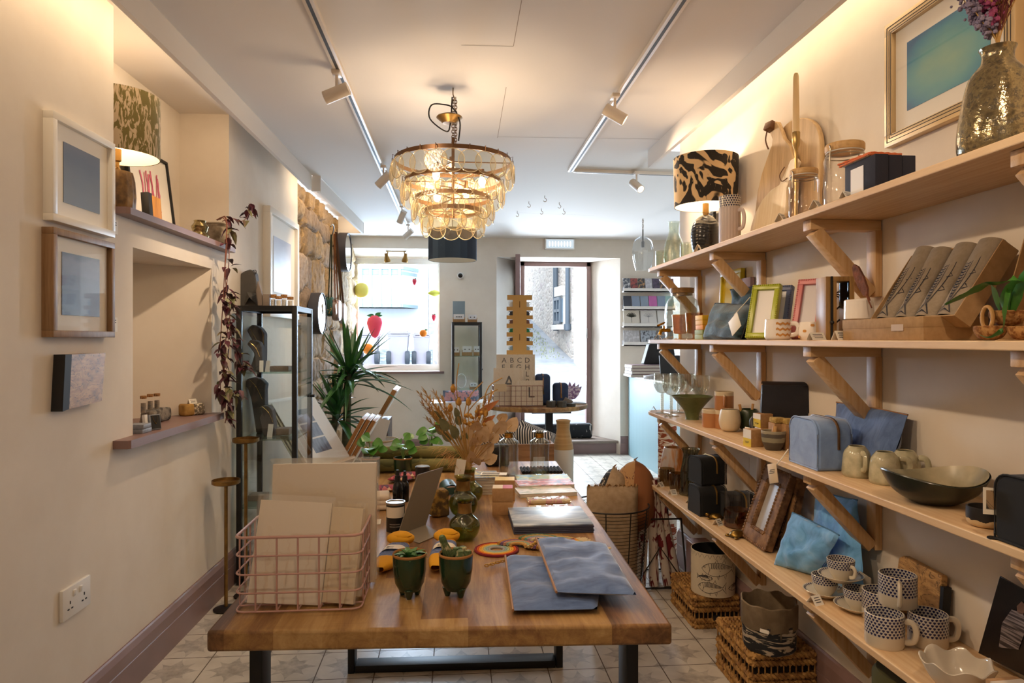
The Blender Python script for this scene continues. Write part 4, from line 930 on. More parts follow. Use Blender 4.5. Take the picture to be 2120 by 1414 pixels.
p=tp(944,1232)
t=leg_pot('green three legged pot with a small cactus, right of the pair',p,91*k,35.5*kx(p),.6)
CACT=mat('dull green cactus','5d7048',.7,noise=(60,'c9bd92',.56,.66),bump=(90,.8))
def cactus(m,c,r,h,tilt):
 m.lathe([(0,0)]+[(r*(.72+.28*sin(pi*min(1,i/7+.15))),h*i/9) for i in range(1,9)]+[(r*.5,h*.97),(0,h)],32,c=c,rot=tilt,fn=lambda a,rr,z:(rr*(1+.1*cos(a*12)),z))
m=MB();cactus(m,(-.012,.004,h*.82),.0095,.058,(0,R(-22),0));m.build('cactus_column',CACT,t)
for(x,y,r_) in ((.004,-.010,.010),(.018,.002,.011),(.012,.016,.009),(-.006,.016,.009),(.024,-.010,.008)):m=MB();cactus(m,(x,y,h*.82),r_,r_*2,None);m.build('cactus_ball',CACT,t)
t=NT('blue yellow striped knit');v=t.xyz(t.obj());zz=t.math('ADD',v[1],t.math('MULTIPLY',t.noise(t.obj(),20,2),.004))
fl_=t.math('FRACT',t.math('MULTIPLY',zz,150));nz=t.noise(t.obj((1,6,1)),120,3)
mid=t.mix(t.math('GREATER_THAN',t.math('ADD',t.math('MULTIPLY',fl_,.5),nz),.78),'3b5590','8f9bb8')
c=t.mix(t.math('LESS_THAN',v[1],-.046),mid,'dd9f22');c=t.mix(t.math('GREATER_THAN',v[1],.062),c,'e0a526')
SOCK=t.pr(c,.95,bump=t.noise(t.obj((1,3,1)),300,2),bs=.5,bd=.001)
LABELM=mat('off white paper label','e6dccb',.6)
def sock(label,pf,pb,w):
 a,b=tp(*pf),tp(*pb);dr_=(b-a);L_=dr_.length;c0=(a+b)/2;c0.z=TT
 t=thing('sock_pair',label,'socks',c0,math.atan2(dr_.y,dr_.x)-pi/2,group='folded yellow and blue socks');s_=L_/.15
 m=MB()
 def f(u,v):
  y=(v-.5)*L_;e=sin(pi*min(1,max(0,v*.96+.02)))**.35;ww=w/2*(.80+.22*v)*e;q=2*pi*u
  return (ww*(abs(cos(q))**.6)*(1 if cos(q)>0 else -1)-.012*(1-v)**2,y,.016+.015*sin(q)*e+noise.noise((u*6,v*9,w))*.0018)
 m.grid(f,20,24,cu=True);o=m.build('knit',SOCK,t);o.scale=(1,s_ and 1,1)
 m=MB();m.ball((0,L_*.44,.030),(w*.52,.030,.016),20,12);m.ball((w*.08,L_*.40,.040),(w*.36,.016,.008),16,8);m.wobble(.0025,60);m.build('cuff',mat('mustard knit','dd9f22',.95),t)
 m=MB();m.grid(lambda u,v:((u-.5)*w*1.12,(v-.45)*.032,.0335+.002-.030*abs(2*u-1)**4),14,2);m.mi=1
 for i in range(3):m.box((.012-w*.3,-.008+.006*i,.0353),(.016,.0012,.0006))
 m.build('paper_band',[LABELM,INK],t)
sock('folded yellow and blue socks on the left, behind the succulent pot',(796,1194),(832,1136),.066);sock('folded yellow and blue socks on the right, behind the cactus pot',(912,1190),(926,1130),.064)
VG=thin('olive green vase glass','ccd3a4',1.5,.03,1.2,extra=.03)
def bulb_vase(label,px,pb,hpx,rpx,npx):
 p=tp(px,pb);k=kk(p);h=hpx*k;r=rpx*kx(p);nr=npx*kx(p)
 t=thing('bulb_vase',label,'vase',p,group='green glass bulb vases')
 prof=[(r*.45,0),(r*.8,h*.10),(r,h*.30),(r*.92,h*.46),(r*.6,h*.58),(nr*.95,h*.66),(nr*.85,h*.8),(nr,h*.95),(nr*1.25,h)]
 prof=[(q_.x,q_.y) for q_ in curve([(a,b,0) for a,b in prof],4)]
 m=MB();m.lathe([(0,0)]+prof,40);m.lathe([(0,.003)]+[(max(a-.002,.001),b+.001) for a,b in prof],40);m.build('glass',VG,t)
 m=MB();m.lathe([(nr*.97,h*.66),(nr*.90,h*.74),(nr*.88,h*.82),(nr*.93,h*.9)],32);m.build('collar',BRASS,t);return p,h
bulb_vase('front green glass bulb vase with a brass collar',962,1117,86,32,16);p2,h2=bulb_vase('middle green glass bulb vase in the row of three',959,1068,82,30,16);p3,h3=bulb_vase('back green glass bulb vase in the row of three',970,1040,70,30,14)
bq=thing('dried_bouquet','dried bouquet of grasses, seed heads and pale petals standing in the back green vase','flowers',(p3.x,p3.y,TT+.012));O=bq.location.copy();kd=kk(p3)
def bp(px,py,dy=0.0):
 q_=on(px,py,y=O.y+dy);return q_-O
neck=Vector((0,0,h3*.95))
STRAW=mat('straw dried stem','b58f52',.8);WHEAT=mat('wheat dried grass','cfa76a',.85,noise=(30,'a87f45'));PALEP=mat('papery cream petal','dcc3a0',.7,noise=(30,'c7a882'));EUC=mat('dried grey green leaf','7d7a55',.7,noise=(20,'5f6145'));AMBF=mat('amber thistle','c99a4a',.85,noise=(90,'9c6d2b'));RUST=mat('rust dried leaf','a8683c',.8)
random.seed(9);ms=MB()
for(px,py) in ((868,815),(880,812),(893,830),(875,838),(900,815),(905,845),(888,850),(1005,830),(990,845),(884,868),(915,828),(898,862),(920,850),(1018,818)):
 mw=MB()
 tip=bp(px,py,random.uniform(-.06,.06));mid=neck.lerp(tip,.5)+Vector((0,0,.015));pts=curve([Vector((0,0,.01)),neck,mid,tip],5);ms.tube(pts,.0012,5)
 d=(pts[-1]-pts[-6]).normalized()
 for i in range(40):
  q_=pts[-1]-d*(.085*i/40);mw.leaf(q_,d+Vector((random.uniform(-.6,.6),random.uniform(-.6,.6),random.uniform(-.2,.3))),random.uniform(.016,.030),.005,.1,n=2)
 mw.build('grass_head',WHEAT,bq)
for(px,py) in ((938,805),(932,845),(970,832),(950,832),(1005,855)):
 tip=bp(px,py,random.uniform(-.04,.04));pts=curve([Vector((0,0,.01)),neck,neck.lerp(tip,.6),tip],4);ms.tube(pts,.0013,5)
 ma=MB();ma.ball(tip,(.009,.009,.013),12,8)
 for i in range(16):a=i*2.4;ma.leaf(tip+Vector((0,0,.006)),(cos(a),sin(a),1.6),.012,.004,.0,n=2)
 ma.build('thistle_head',AMBF,bq)
ma=MB()
for i in range(26):q_=bp(random.uniform(960,1005),random.uniform(848,882),random.uniform(-.04,.03));ma.ball(q_,random.uniform(.004,.0075),8,6)
ma.build('berry_cluster',AMBF,bq)['kind']='stuff'
for(px,py,sz) in ((985,880,.045),(978,915,.04),(1000,900,.06),(995,935,.055),(1035,885,.055),(1060,880,.05),(1022,905,.045),(975,948,.04),(1040,862,.04),(988,955,.035),(955,962,.04),(1012,885,.05),(990,905,.055),(1008,930,.05),(970,900,.045),(1015,950,.045),(965,925,.045)):
 tip=bp(px,py,random.uniform(-.05,.02));b0=neck.lerp(tip,.45);ms.tube(curve([neck,b0,tip],4),.0009,4)
 a=random.uniform(-.6,.6);dd=(tip-neck).normalized()+Vector((random.uniform(-.3,.3),-.3,random.uniform(-.3,.3)))
 mp=MB();mp.leaf(tip-dd.normalized()*sz*.5,dd,sz*1.15,sz*.85,random.uniform(-.2,.3),up=(random.uniform(-.4,.4),-1,.2),n=6,fold=.08,tip=.6)
 mp.build('petal',PALEP,bq)
for(px,py,sz) in ((905,862,.05),(920,880,.055),(940,895,.06),(925,905,.05),(950,870,.045),(912,890,.05),(962,905,.05),(945,855,.04)):
 tip=bp(px,py,random.uniform(-.05,.05));dd=(tip-neck).normalized();me_=MB();me_.leaf(tip-dd*sz*.4,dd,sz,sz*.55,.1,up=(random.uniform(-.5,.5),-1,.3),n=6,tip=.8);ms.tube(curve([neck,neck.lerp(tip,.6),tip-dd*sz*.3],4),.001,4);me_.build('eucalyptus_leaf',EUC,bq)
for(px,py,sz) in ((1005,845,.09),(1015,840,.08),(1012,868,.06)):tip=bp(px,py);dd=Vector((.8,.1,.7));mr=MB();mr.leaf(tip-dd.normalized()*sz*.5,dd,sz,.02,.1,up=(0,-1,.3),n=6);mr.build('rust_leaf',RUST,bq)
mf=MB()
for i in range(150):
 u=random.random();b0=neck.lerp(bp(910,925),u*.9)+Vector((random.gauss(0,.012),random.gauss(0,.012),random.gauss(0,.008)));mf.leaf(b0,(random.uniform(-1,-.1),random.uniform(-.6,.2),random.uniform(-.8,.3)),random.uniform(.02,.045),.0022,.4,n=3)
mf.build('pampas_plume',mat('pampas tan','c99a63',.9),bq)['kind']='stuff'
for(px,py) in ((950,752),(1000,790),(1030,806)):ms.tube(curve([neck,bp(960,880),bp((px+960)/2-10,(py+860)/2),bp(px,py)],5),[.0018]*16,5)
ms.tube(curve([bp(1000,835),bp(1012,800),bp(1040,782)],4),.002,5);ms.build('stem',STRAW,bq)
m=MB();m.tube(curve([neck+Vector((0,0,-.03)),neck+Vector((0,0,.03))],4),.011,12);m.build('paper_wrap',mat('kraft wrap','b8955c',.8),bq)
m=MB();q_=bp(953,968,-.04);m.box(q_,(.03,.002,.052),rot=(.1,.15,.1));m.build('swing_tag',PAPER,bq)
def pbox(name,label,cat,p0,p1,hpx,dep,mt,group=None,z0=0.0,rz=0.0,top=None,bev=.0015,band=None):
 """box whose front lower edge runs between two table pixels"""
 a,b=tp(*p0),tp(*p1);w=(b-a).length;k=kk((a+b)/2);h=hpx*k;rz=rz or math.atan2(b.y-a.y,b.x-a.x);c0=(a+b)/2
 t=thing(name,label,cat,(c0.x,c0.y,TT+z0),rz,group)
 m=MB();m.box((0,dep/2,h/2),(w,dep,h),bev=bev);m.build('body',mt,t)
 if top:m=MB();m.box((0,dep/2,h+.0004),(w*.96,dep*.96,.0008));m.build('printed_top',top,t)
 return t,w,h
SOAPT=NT('cream and red soap label');v=SOAPT.xyz(SOAPT.obj())[0];SOAPL=SOAPT.pr(SOAPT.mix(SOAPT.math('GREATER_THAN',v,.0),'e6cf9d','c2453f'),.5)
YTOP=mat('yellow soap label','e0c25c',.5)
t,w,h=pbox('soap_box','lower kraft soap box of the front stack of two','box',(1019,1067),(1061,1067),27,.05,KRAFT,'kraft soap boxes on the table')
pbox('soap_box','upper kraft soap box with cream and red top, on the front stack','box',(1019,1067),(1062,1067),28,.05,KRAFT,'kraft soap boxes on the table',z0=h+.0005,top=SOAPL)
t,w,h=pbox('soap_box','kraft soap box with a yellow top behind the front stack','box',(1024,1037),(1066,1037),42,.06,KRAFT,'kraft soap boxes on the table',top=YTOP)
BOOKP=mat('book page edge','d8d2c8',.8);BLUEMAP=camo_mat('blue map print cover','8f9fb5','cfc9a5',(1,1,1),30,.5)
for i in range(6):
 a,b=tp(986,1027),tp(1027,1027);m=MB();w=.085;d=.12;hh=.0085
 t=thing('book','topmost small book with a blue map cover on the book stack' if i==5 else ['lowest','second lowest','third','fourth','fifth'][i]+' small pale book counted up in the stack behind the bulb vases','book',(tp(1007,1024).x,tp(1007,1024).y+d/2,TT+i*.0096),random.uniform(-.04,.04),'small books stacked on the table')
 m.box((0,0,hh/2+.0005),(w-.003,d-.004,hh-.001));m.build('pages',BOOKP,t)
 m=MB();m.box((0,0,hh+.0003),(w,d,.0012));m.box((0,0,.0006),(w,d,.001));m.build('cover',BLUEMAP if i==5 else BOOKP,t)
m=MB();m.box((0,0,.001),(.09,.045,.0016));m.mi=1;[m.box((-.01,.012-.008*i,.0021),(.06,.0018,.0006)) for i in range(4)]
tag(m.build('price_card',[PAPER,INK],None,(tp(1007,1024).x+.028,tp(1007,1024).y+.05,TT+.0592),-.15),'flat cream price card lying on the small book stack','label')
def mag(label,p0,p1,hpx,dep,c1,c2,c3,z0,grp,rz=None):
 nm='cover '+label[:18];t_=NT(nm);f_=t_.noise(t_.obj((1,2.2,1)),16,3,.5,1.5);mt=t_.pr(t_.ramp(f_,[(.38,c1),(.5,c2),(.6,c3)]),.5)
 t,w,h=pbox('magazine',label,'magazine',p0,p1,hpx,dep,BOOKP,grp,z0)
 m=MB();m.box((0,dep/2,h+.0006),(w+.002,dep+.002,.0012));m.box((0,dep/2,.0006),(w+.002,dep+.002,.0011));m.build('cover',mt,t);return h
g='magazines fanned on the table'
h1=mag('white backed magazine at the front of the fanned pile',(1077,1031),(1195,1026),7,.10,'e6e2da','cfccc4','a5b3a0',0,g)
mag('red and black magazine in the middle of the fanned pile',(1075,1017),(1190,1013),8,.10,'2a2a33','c84a26','d9d6d2',.0035,g);mag('yellow green magazine at the back of the fanned pile',(1072,1001),(1183,999),5,.11,'d2b43e','7fa07a','4d7f8c',.0,g)
WRAPP=camo_mat('pink and cream printed wrap','d2a2a8','d9c7a0',(2,.6,1),16,.5)
def packet(label,p0,p1,dep,mt,n=1):
 a,b=tp(*p0),tp(*p1);w=(b-a).length;c0=(a+b)/2
 t=thing('wrapped_packet',label,'packet',(c0.x,c0.y,TT),math.atan2(b.y-a.y,b.x-a.x),group='cellophane packets on the table')
 m=MB();m.box((0,dep/2,.006),(w*.96,dep*.9,.011),bev=.003);m.build('contents',mt,t)
 m=MB();m.grid(lambda u,v:((u-.5)*w,v*dep,.0135+.003*noise.noise((u*9,v*6,w*50))-.009*(abs(2*u-1)**8+abs(2*v-1)**8)/2),24,12);m.build('wrapper',SLV,t)
packet('cellophane packet of pink printed paper, the further of two',(1093,1045),(1184,1043),.06,WRAPP);packet('cellophane packet of pink and cream paper, the nearer of two',(1097,1064),(1194,1061),.06,WRAPP)
t_=NT('silver blue seascape print');f_=t_.noise(t_.obj((.6,2.2,1)),9,4,.5,.8);SEA=t_.pr(t_.ramp(f_,[(.34,'5f6f90'),(.46,'9fb0c8'),(.55,'c9d2de'),(.66,'8b9cb8')]),.34)
for i in range(5):
 a,b=tp(1064,1108),tp(1230,1104);w=(b-a).length;c0=(a+b)/2
 t=thing('print_packet','topmost silver blue seascape print packet on the pile' if i==4 else ['lowest','second','third','fourth'][i]+' print packet from the bottom of the seascape pile','print',(c0.x+.002*(i%2),c0.y+.001*i,TT+.0048*i),math.atan2(b.y-a.y,b.x-a.x),'seascape print packets')
 m=MB();m.box((0,.105,.0022),(w,.20,.0042),bev=.0008);m.build('print',SEA if i==4 else mat('navy print edge','3b3f55',.5),t)
 if i==9:m=MB();m.grid(lambda u,v:((u-.5)*w*1.01,v*.21,.006+.0016*noise.noise((u*5,v*4,2))),18,10);m.build('wrapper',SLV,t)
RB=['7a1f2c','c9541f','dd9a33','d9b25a','a9b79a','8fa9a8','a6a2a0'];RB2=['c08a3c','7d5a7c','b8826a','8fa08a','c59a5a'];RB3=['5f7a58','c08f4f','6f9a94','a98a9a','d0c2a0']
def rainbow(label,c,r,ang,cols,tassel=True,z0=0.0,sw=pi):
 p=tp(*c);t=thing('rainbow_keyring',label,'key ring',(p.x,p.y,TT+z0),ang,group='macrame rainbows on the table');n=len(cols);w=r*.72/n
 for i,cc in enumerate(cols):
  ri=r-w*(i+.5);m=MB();N_=26
  pts=[(ri*cos(sw*j/N_),ri*sin(sw*j/N_),w*.5) for j in range(N_+1)];m.tube(pts,[w*.52*(1+(.12 if j%2 else -.04)) for j in range(N_+1)],7);m.build('cord',mat('macrame cord '+cc,cc,.95,bump=(300,.5)),t)
 if tassel:
  m=MB();random.seed(int(r*9999))
  for s_ in (1,-1):
   for i in range(n*3):
    x0=s_*(r-w*(i/3+.2));L_=random.uniform(.022,.034);m.tube([(x0,0,w*.5),(x0+random.uniform(-.003,.003),-L_*.6,w*.4),(x0+random.uniform(-.006,.006),-L_,.0025)],.0016,4)
  m.build('tassel',mat('cream cotton fringe','d9c7a3',.95),t)
 return t
rainbow('bright red to grey macrame rainbow at the left of the pile',(1028,1140),.056,R(8),RB,False,0,2*pi)
rainbow('mustard braided macrame rainbow, second from the left',(1072,1138),.056,R(-25),RB2,False,.006)
rainbow('sage green braided macrame rainbow in the middle of the pile',(1116,1134),.058,R(-30),RB3,False,.012)
rainbow('bright orange macrame rainbow with a cream fringe at the right',(1216,1132),.056,R(118),RB[:6],True,.003)
rainbow('peach braided macrame rainbow behind the blue pouches',(1160,1128),.052,R(10),RB2[::-1],False,.002)
BLUV=NT('dusty blue velvet');w_=BLUV.noise(BLUV.obj((1,3,1)),14,4,.6,.8)
BLUVM=BLUV.pr(BLUV.ramp(w_,[(.3,'435a88'),(.55,'5b76a8'),(.75,'6a84b4')]),.85,bump=BLUV.noise(BLUV.obj(),8,3),bs=.35,bd=.01,**{'Sheen Weight':.6,'Sheen Roughness':.4})
ZIP=mat('tan zip tape','9a7350',.7)
def pouch_flat(label,corners,th,z0,mt,chain=None,grp='blue velvet pouches on the table'):
 P=[tp(*c) for c in corners];c0=sum(P,Vector())/4;c0.z=TT+z0;P=[q-Vector((c0.x,c0.y,TT)) for q in P]
 t=thing('velvet_pouch',label,'pouch',c0,group=grp);n=22
 def f(u,v,s_):
  q=(P[0]*(1-u)+P[1]*u)*(1-v)+(P[3]*(1-u)+P[2]*u)*v;e=(max(0,1-abs(2*u-1)**5)*max(0,1-abs(2*v-1)**5))**.45
  z=th*(.5+.5*s_*e)+(noise.noise((q.x*16,q.y*22,z0*70))*.011+noise.noise((q.x*60,q.y*20,5))*.003)*e*(s_>0);return (q.x,q.y,max(z,.0005))
 m=MB();m.grid(lambda u,v:f(u,v,1),n,n);m.grid(lambda u,v:f(u,v,-1),n,n);bmesh.ops.remove_doubles(m.bm,verts=m.bm.verts,dist=.0008);m.build('body',mt,t)
 m=MB();m.tube([P[3].lerp(P[0],i/8)+Vector((0,0,th*.5)) for i in range(9)],.0028,6);m.build('zip',ZIP,t)
 if chain:
  m=MB();Q=[tp(*c)-Vector((c0.x,c0.y,TT)) for c in chain]
  for i in range(8):
   q=Q[0].lerp(Q[1],i/7);m.tube([(q.x+.0055*cos(a),q.y+.0035*sin(a)*(i%2),.006+.003*sin(a)*((i+1)%2)) for a in [2*pi*j/10 for j in range(10)]],.0011,5,closed=True)
  m.build('chain',mat('pale gold chain','c9a25a',.3,.95),t)
 return t
pouch_flat('lower dusty blue velvet pouch lying flat near the table front',[(1062,1276),(1236,1273),(1252,1165),(1046,1160)],.020,.001,BLUVM,[(1008,1177),(1046,1166)])
pouch_flat('upper dusty blue velvet pouch overlapping the lower one',[(1152,1262),(1318,1268),(1254,1155),(1110,1142)],.024,.022,BLUVM,[(1096,1156),(1112,1146)])
GRB=mat('warm grey board','857c6e',.55)
BL,BR=tp(822,1110),tp(880,1088);TLv=on(864,983,y=BL.y+.055);TRv=on(917,967,y=BR.y+.055)
t=thing('folded_board','warm grey folded display board standing open on the table','board',BL);m=MB();vs=[BL,BR,TRv,TLv];nb=(BR-BL).cross(TLv-BL).normalized()*.002
m.raw([q-BL for q in vs]+[q-BL+nb for q in vs],[(0,1,2,3),(7,6,5,4),(0,4,5,1),(1,5,6,2),(2,6,7,3),(3,7,4,0)]);m.build('upright',GRB,t)
fp=[BL,BR,tp(915,1106),tp(868,1126)];m=MB();m.raw([q-BL+Vector((0,0,z)) for z in (.0005,.0025) for q in fp],[(3,2,1,0),(4,5,6,7),(0,1,5,4),(1,2,6,5),(2,3,7,6),(3,0,4,7)]);m.build('foot',GRB,t)
p=tp(908,1068);stone('stone_block','ochre pitted stone block beside the grey board on the table',(p.x,p.y,TT),(.055,.05,.082),.3,[mat('ochre pitted stone','a9843f',.95,noise=(50,'5e4a2c',.4,.55),bump=(60,.9))])
p=tp(930,1024);t=thing('leather_case','dark green leather glasses case lying behind the stone block','case',(p.x,p.y+.04,TT),R(8));m=MB()
m.grid(lambda u,v:(.030*cos(pi*u)*1.0,(v-.5)*.10,.001+.034*sin(pi*u)**.7),14,3);m.grid(lambda u,v:(.027*cos(pi*u),(v-.5)*.10,.001+.030*sin(pi*u)**.7),14,3)
GREENL=mat('dark green leather','27423f',.35,noise=(14,'345650'));m.build('flap',GREENL,t)
m=MB();m.box((0,-.049,.014),(.05,.003,.024),bev=.001);m.build('end',GREENL,t);m=MB();m.lathe([(0,0),(.004,0),(.003,.003),(0,.003)],10,c=(0,-.02,.034));m.build('stud',BRASS,t)
BTN=mat('black tin','1c1b1d',.35);SILV=mat('brushed tin lid','b4b2ae',.3,.9)
p=tp(819,1098);k=kk(p);r=19.5*kx(p);h=60*k
t=thing('candle_tin','black candle tin with a white label and silver rim near the grey board','tin',p);m=MB();m.lathe([(0,0),(r,0),(r,h*.92),(0,h*.92)],36);m.build('body',BTN,t)
m=MB();m.lathe([(r*1.01,h*.92),(r*1.03,h*.94),(r*1.03,h),(r*.96,h*1.0),(r*.9,h*.97),(0,h*.97)],36);m.build('lid',SILV,t)
m=MB();m.grid(lambda u,v:(r*1.008*cos(-pi*.5+(u-.5)*2.4),r*1.008*sin(-pi*.5+(u-.5)*2.4),h*(.50+.36*v)),16,2);m.build('label',LABELM,t)
m=MB();[m.box((r*1.012*cos(a),r*1.012*sin(a),h*z_),(.002,.001,.0016),rot=(0,0,a+pi/2)) for z_ in (.28,.2) for a in [-pi*.5+(i-4)*.13 for i in range(9)]];m.build('lettering',mat('silver lettering','a9a7a4',.5),t)
p=tp(875,1002);r=15*kx(p);h=36*kk(p);t=thing('candle_tin','black candle tin with a silver lid by the green potted plants','tin',p);m=MB();m.lathe([(0,0),(r,0),(r,h),(0,h)],32);m.build('body',BTN,t);m=MB();m.lathe([(0,h),(r*.92,h),(r*.92,h+.003),(r*.8,h+.0015),(0,h+.0015)],32);m.build('lid',SILV,t)
def pump(label,px,pb,hpx,rpx):
 p=tp(px,pb);r=rpx*kx(p);h=hpx*kk(p);t=thing('bottle',label,'bottle',p,group='black dropper bottles on the table');BG=mat('black glass','121113',.12)
 m=MB();m.lathe([(0,0),(r,0),(r*1.02,h*.5),(r*.8,h*.62),(r*.45,h*.68),(r*.45,h*.7),(0,h*.7)],24);m.build('body',BG,t)
 m=MB();m.lathe([(0,h*.68),(r*.6,h*.68),(r*.55,h*.84),(r*.35,h*.86),(r*.3,h),(0,h)],20,fn=lambda a,q,z:(q*(1+.05*cos(a*12)),z));m.build('cap',BLK,t)
pump('taller black dropper bottle in front, right of the white cloths',823,1047,74,10);pump('black dropper bottle standing behind the taller one',838,1038,63,9);pump('short black bottle at the left near the pink basket',777,1022,34,7)
CLOTH=mat('white folded muslin','e3d3bf',.95,bump=(60,.3))
for i in range(3):
 p=tp(779,1058);m=MB();m.box((0,0,.008),(.105-.004*i,.085,.015),bev=.0065,seg=3);m.wobble(.002,30,i);tag(m.build('folded_cloth',CLOTH,None,(p.x-.012,p.y+.04,TT+.0145*i+.001),.05*i),['bottom','middle','top'][i]+' white muslin cloth of the folded pile beside the black tin','cloth','folded muslin cloths')
p=tp(768,1082);m=MB();m.box((0,0,.0008),(.075,.055,.0014));m.mi=1;[m.box((.0,.012-.008*i,.0017),(.045,.001,.0004)) for i in range(3)];tag(m.build('price_card',[PAPER,INK],None,(p.x-.01,p.y,TT+.0005),R(4)),'flat white card on the table beside the pink basket','label')
t_=NT('pink plum geometric print');vo=t_.n('TexVoronoi',t_.obj((1,1,.2)),I={'Scale':45.},distance='MANHATTAN');PLUM=t_.pr(t_.ramp(t_.xyz(vo.outputs['Color'])[0],[(0,'9c3f52'),(.25,'5c3a55'),(.45,'d8b99b'),(.65,'c26f74'),(.85,'dcc5a8')],'CONSTANT'),.8)
for i,(px,py,a,lb) in enumerate(((800,1020,.2,'plum and pink patterned purse, nearest of the three'),(825,1002,-.2,'plum and pink patterned purse in the middle'),(848,998,.1,'plum and pink patterned purse, nearest the tin'))):
 p=tp(px,py);m=pillow(None,.085,.065,.016,12,.5,i);o=m.build('patterned_purse',PLUM,None,(p.x,p.y,TT+.009+.006*i),rot=(-pi/2,0,a));o.location.y+=.0;tag(o,lb,'purse','patterned purses on the table')
PEP=mat('bright round leaf','5c9a3c',.35,noise=(15,'3f7a2f'))
def ppot(label,px,pb,seed,n_,spread,up=.07):
 p=tp(px,pb);r=19*kx(p);h=38*kk(p);t=thing('potted_plant',label,'plant',p,group='small green ribbed pots')
 m=MB();m.lathe(hollow([(r*.82,0),(r*.95,h*.3),(r,h*.95),(r,h)],.004),40,fn=lambda a,q,z:(q*(1+.02*cos(a*20)),z));m.build('pot',GLAZE,t);m=MB();m.lathe([(r*.9,h),(r*1.03,h),(r*1.03,h*.93),(r*1.0,h*.93)],36);m.build('rim',RIMC,t);m=MB();m.lathe([(0,h*.85),(r*.93,h*.84)],20);m.build('soil',SOIL,t)
 random.seed(seed);ml=MB();ms=MB()
 for i in range(n_):
  a=random.uniform(0,6.28);e=Vector((cos(a)*spread*random.uniform(.2,1),sin(a)*spread*random.uniform(.2,1),h+random.uniform(.02,up)));ms.tube(curve([(0,0,h*.85),(e.x*.4,e.y*.4,h+(e.z-h)*.7),e],4),.0012,5)
  ml.leaf(e-Vector((cos(a),sin(a),0))*.01,(cos(a),sin(a)-.5,random.uniform(-.3,.5)),random.uniform(.034,.05),random.uniform(.034,.046),.25,up=(0,-.8,.6),n=6,fold=.08,tip=.55)
 ms.build('stem',mat('pale plant stem','7fa05a',.5),t);ml.build('foliage',PEP,t)
ppot('round leaved plant in a green pot, middle of the three by the rolls',834,985,2,9,.035,.085);ppot('round leaved plant in a green pot behind the big blank cards',768,985,6,10,.045,.085);ppot('round leaved plant in a green pot beside the dried bouquet',893,965,13,12,.035,.085)
ROLLM=camo_mat('olive woven roll','7d7746','5a5a34',(.3,1,1),30,.5)
for i,(y,z,lb) in enumerate(((2.72,0,'lower front olive textile roll behind the small pots'),(2.78,0,'lower back olive textile roll behind the small pots'),(2.75,.045,'top olive textile roll lying on the other two'))):
 m=MB();m.tube([(-.42,0,0),(-.40,0,0),(-.2,0,0),(-.01,0,0),(.0,0,0)],.026,18);m.tube([(-.2,0,.0),(-.19,0,0)],.0285,18);tag(m.build('textile_roll',ROLLM,None,(.06,y,TT+.027+z),rot=(0,0,R(-2))),lb,'roll','olive textile rolls')
RIBG=thin('ribbed grey glass','eff1f0',1.5,.03,1.3,extra=.03)
def ribottle(label,px):
 p=tp(px,985);r=20*kx(p);k=kk(p);h=92*k;t=thing('glass_bottle',label,'bottle',p,group='ribbed glass bottles with gold collars')
 prof=[(q_.x,q_.y) for q_ in curve([(r*.9,0,0),(r,h*.06,0),(r*.96,h*.45,0),(r,h*.74,0),(r*.85,h*.80,0),(r*.42,h*.87,0),(r*.42,h*.98,0),(r*.72,h,0)],4)]
 fn=lambda a,q,z:(q*(1+(.018*cos(a*22) if z<h*.78 else 0)),z);m=MB();m.lathe([(0,0)]+prof,66,fn=fn);m.lathe([(0,.006)]+[(q-.003,z+.002) for q,z in prof[1:-1]],44);m.build('glass',RIBG,t)
 m=MB();m.lathe([(r*.43,h*.86),(r*.46,h*.87),(r*.44,h*.96)],28);m.build('collar',mat('gold collar','b98a3a',.25,.95),t)
ribottle('ribbed glass bottle with a gold collar, left of the pair',1053);ribottle('ribbed glass bottle with a gold collar, right of the pair',1117)
m=MB()
for i in range(12):m.tube([(-.075+.0136*i,-.05,.006),(-.075+.0136*i,.05,.006)],.0065,8)
p=tp(1120,976);tag(m.build('trivet',mat('black felted wool','1d1d20',.95),None,(p.x,p.y,TT)),'black ribbed trivet under and beside the right ribbed bottle','mat')
m=MB();random.seed(2)
for i in range(60):a=random.uniform(0,6.28);rr=random.uniform(0,.06);m.tube(curve([(rr*cos(a),rr*sin(a)*.5,.01+random.uniform(0,.05)),(rr*cos(a+.8)*1.2,rr*sin(a+.8)*.6,.03+random.uniform(0,.05)),(rr*cos(a+1.6),rr*sin(a+1.6)*.5,.008+random.uniform(0,.03))],4),.005,5)
p=tp(938,972);tag(m.build('knitted_scarf',mat('black chunky knit','18181c',.9),None,(p.x,p.y+.03,TT)),'black chunky knitted heap beside the dried bouquet','scarf')
p=tp(1010,968);m=MB();m.box((0,0,.045),(.10,.06,.09),bev=.012,seg=3);m.wobble(.006,30,4);tag(m.build('knitted_bag',mat('black glossy fibre','141417',.4,bump=(50,.9)),None,(p.x+.04,p.y+.04,TT)),'black woven bag between the bouquet and the left ribbed bottle','bag')
for i in range(3):
 p=tp(852,962);m=MB();m.box((0,0,.004),(.19,.12,.0075),bev=.001);tag(m.build('pale_book',mat('pale pink card cover','cdb6a6',.6),None,(p.x-.01*i,2.87,TT+.0785-.078+.0082*i+.0),R(3*i)),['bottom','middle','top'][i]+' pale pink booklet of the pile at the far end of the table','book','pale booklets at the far table end')
